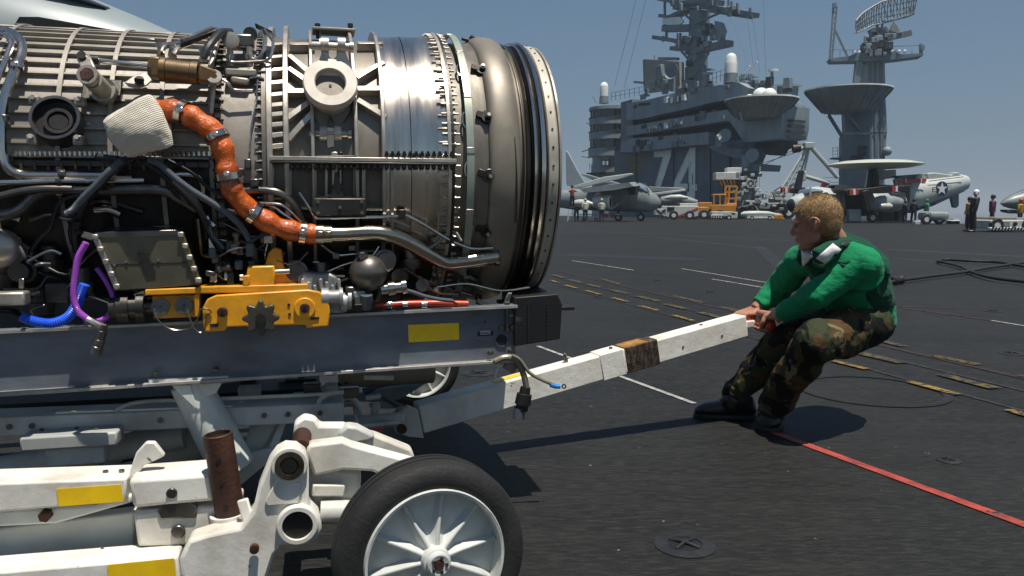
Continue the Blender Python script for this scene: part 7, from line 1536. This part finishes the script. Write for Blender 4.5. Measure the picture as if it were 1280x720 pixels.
for y in (264, 267, 270, 273): MB().beam(Fr.at(710.5, y, 0), Fr.at(717, y, 0), .05, .05).build('rung', VW, t)
# ------------------------------------------------------------------ deck crew far away
def crew(px, Y, label, top, legs=None, helm=None, vestc=None, yaw=0, hgt=1.78, lean=0.0, arm=None, lift=0.0, group='deck crew standing far off'):
    p = onY(px, 270, Y); M = T(p.x, Y, lift) @ RZ(yaw) @ Matrix.Scale(hgt / 1.78, 4); t = thing('person', label, 'person', M, group)
    sk = MB(); 
    def l(mb, pts, r, n=10): mb.tube(pts, r, n, smooth=3)
    hz_ = V((lean, 0, 0))
    hip, shd = V((0, 0, .92)), V((0, 0, 1.45)) + hz_
    l(sk, [(0, -.10, .92), (.03, -.12, .5), (-.02, -.13, .08)], [.085, .06, .045]); l(sk, [(0, .10, .92), (-.04, .12, .5), (-.06, .13, .08)], [.085, .06, .045])
    for s in (-1, 1): sk.tube([V((-.06, s*.13, .05)), V((.16, s*.14, .035))], [.05, .035], 8)
    l(sk, [(0, 0, .88), V((0, 0, 1.2)) + hz_*.5, shd, V((0, 0, 1.52)) + hz_], [.14, .15, .16, .06], 14); l(sk, [V((0, 0, 1.48)) + hz_, V((0, 0, 1.6)) + hz_], .05)
    ar = arm or [((0, -.24, 1.15), (.10, -.22, .92)), ((0, .24, 1.15), (.10, .22, .92))]
    for s, (el, hn) in zip((-1, 1), ar):
        l(sk, [V((0, s*.17, 1.44)) + hz_, V(el) + hz_*.6, V(hn) + hz_*.4], [.055, .042, .032]); hn_ = V(hn) + hz_*.4
        for q in range(4): sk.tube([hn_, hn_ + V((.02 + q*.008, s*(-.012), -.07 + q*.004))], [.014, .010], 5)
        sk.tube([hn_, hn_ + V((.035, s*-.02, -.03))], [.013, .010], 5)
    sk.ball(V((.01, 0, 1.68)) + hz_, .095, 14, 12, sc=(1.0, .85, 1.2)); sk.ball(V((.10, 0, 1.665)) + hz_, .02, 8, 6); sk.ball(V((.05, 0, 1.61)) + hz_, .05, 10, 8)
    remesh(sk.build('body', SKIN, t, smooth=80), .014, 2)
    tm = MB(); l(tm, [(0, -.10, .94), (.03, -.12, .5), (-.02, -.13, .14)], [.105, .085, .075]); l(tm, [(0, .10, .94), (-.04, .12, .5), (-.06, .13, .14)], [.105, .085, .075]); l(tm, [(0, 0, .86), (0, 0, 1.0)], [.15, .15], 14)
    remesh(tm.build('trousers', legs or NAVT, t, smooth=80), .016, 2)
    sm_ = MB(); l(sm_, [V((0, 0, .93)), V((0, 0, 1.2)) + hz_*.5, shd, V((0, 0, 1.50)) + hz_], [.165, .172, .175, .09], 14)
    for s, (el, hn) in zip((-1, 1), ar): l(sm_, [V((0, s*.17, 1.44)) + hz_, V(el) + hz_*.6, (V(el) + hz_*.6).lerp(V(hn) + hz_*.4, .85)], [.075, .060, .048])
    remesh(sm_.build('jersey', top, t, smooth=80), .016, 2)
    if vestc: 
        vm = MB(); l(vm, [V((0, 0, .98)), V((0, 0, 1.2)) + hz_*.5, shd, V((0, 0, 1.50)) + hz_], [.185, .192, .195, .11], 16); remesh(vm.build('vest', vestc, t, smooth=80), .016, 2)
    hc_ = V((0, 0, 1.70)) + hz_; MB().ball(hc_ + V((-.012, 0, .022)), .122, 16, 10, sc=(1.05, .95, 1)).build('helmet', helm or WHT, t); 
    for s in (-1, 1): MB().disc(hc_ + V((0, s*.105, -.03)), (0, 1, 0), .045, .04, 12).build('ear_cup', helm or WHT, t)
    for s in (-1, 1): MB().box((.05, s*.135, .04), (.28, .10, .08)).build('boot', BOOT, t, bev=.03)
    return t
NAVT = mat('dark navy trousers', (.012, .016, .035), .7, var=.2); WV = mat('white vest cloth', (.55, .54, .40), .7, var=.15, vs=8); BRN = mat('brown jersey', (.09, .05, .035), .7); RDJ = mat('red jersey', (.28, .035, .02), .7, var=.2); YLJ = mat('yellow jersey', (.38, .22, .015), .7, var=.2); BKJ = mat('black clothing', (.010, .010, .012), .7, var=.2); PRJ = mat('maroon jersey', (.09, .015, .05), .7); TANH = mat('tan helmet', (.45, .34, .20), .5); GNJ = mat('far green jersey', (.03, .20, .07), .7)
Yc = 63
crew(731.5, Yc, 'person in white vest and tan helmet, left of the two standing before the patrol jet', WV, helm=TANH, vestc=WV, yaw=R(100))
crew(752, Yc - .5, 'person in white vest and navy trousers beside the patrol jet engine intake', WV, helm=TANH, vestc=WV, yaw=R(80))
crew(715, 65, 'person in red and black high on the ladder by the jet tail', RDJ, legs=BKJ, helm=BKJ, yaw=R(-80), lift=1.1, arm=[((.15, -.28, 1.3), (.35, -.2, 1.4)), ((.15, .28, 1.3), (.35, .2, 1.4))])
crew(720.5, 67, 'person in dark clothes standing low behind the ladder', BKJ, legs=NAVT, helm=BRN, yaw=R(60))
crew(1216, 35, 'tall person in black and yellow with white helmet leaning on the open deck right', BKJ, legs=BKJ, helm=WHT, yaw=R(165), lean=-.08)
crew(1211, 36, 'person in yellow jersey half hidden behind the black-clad person', YLJ, legs=PRJ, helm=BKJ, yaw=R(180), hgt=1.5)
crew(1240, 42, 'person in maroon jersey standing left of the squat tractor', PRJ, legs=BKJ, helm=BKJ, yaw=R(150), hgt=1.7)
crew(1158, 55, 'person in green jersey bent behind the grey tank cart', GNJ, legs=BKJ, helm=GNJ, yaw=R(180), hgt=1.65)
crew(1131, 58, 'person in dark trousers under the tail of the radar plane', BKJ, legs=BKJ, helm=BKJ, yaw=R(10), hgt=1.6)
crew(1142, 57, 'second dark-dressed person under the radar plane tail, nearest the star', NAVT, legs=BKJ, helm=NAVT, yaw=R(40), hgt=1.7)
crew(1275, 42, 'person in orange jersey below the fighter nose behind the squat tractor', YLJ, legs=NAVT, helm=REDS, yaw=R(120), hgt=1.5)
crew(829, 81, 'person in red jersey bending behind the white tractor hood', RDJ, legs=NAVT, helm=REDS, yaw=R(0), hgt=1.35)
# ------------------------------------------------------------------ grey jet standing close behind the engine
ro_ = onY(60, 50, 7.5); RF = Frame((ro_.x, 7.5, 0), R(0)); RJ = thing('grey_aircraft_nose', 'pale grey aircraft forebody with canopy rising behind the engine at upper left', 'aircraft', RF.M.copy())
GJ = mat('smooth pale aircraft paint', (.25, .29, .29), .4, var=.08, vs=.8, dirt=((.18, .21, .21), .4, 2))
bl_(RF, 0, [(-420, -190, 220, 1.1), (-200, -130, 215, 1.05), (-60, -75, 200, 1.0), (60, -22, 185, .9), (125, 0, 160, .75), (170, 19, 140, .6), (210, 37, 115, .42), (245, 53, 90, .22), (262, 62, 75, .05)], n=40, sup=2.0).build('forebody', GJ, RJ)
bl_(RF, -.30, [(-60, -75, -6, .42), (28, -40, -3, .36), (50, -26, 1, .34), (80, -14, 4, .30), (105, -4, 8, .24), (122, 3, 11, .15), (135, 8.5, 12.5, .06)], n=32).build('canopy', mat('dark tinted canopy', (.04, .05, .06), .08, spec=.8, coat=.5), RJ)
for x, v in ((-100, -.6), (-100, .6)): MB().beam(RF.at(x, 200, v), V((RF.at(x, 200, v).x, v, .3)), .09, .09).build('gear_leg', ACW, RJ); simple_wheel(RJ, V((RF.at(x, 200, v).x, v, .3)), .3, .15)
# dark open seal on the engine top with its white tube
MB().prism([TF.at(x, y, -.02) for x, y in ((16, 34), (24, 21), (48, 21), (180, 44), (181, 48), (110, 40), (40, 33), (24, 36))], (0, .03, 0)).build('top_seal', BLACKM, ENG)
# ------------------------------------------------------------------ thin sea haze
hb = MB().box((0, 0, 22), (16400, 16400, 88)); hm_ = bpy.data.materials.new('sea haze'); hm_.use_nodes = True; n_ = hm_.node_tree.nodes
n_.remove(n_['Principled BSDF']); pv_ = n_.new('ShaderNodeVolumePrincipled'); pv_.inputs['Color'].default_value = (.78, .88, .95, 1); pv_.inputs['Density'].default_value = .00055; pv_.inputs['Anisotropy'].default_value = .3
hm_.node_tree.links.new(pv_.outputs[0], n_['Material Output'].inputs['Volume'])
hz_o = hb.build('haze', hm_, None, smooth=0, kind='stuff')
S.cycles.volume_bounces = 0
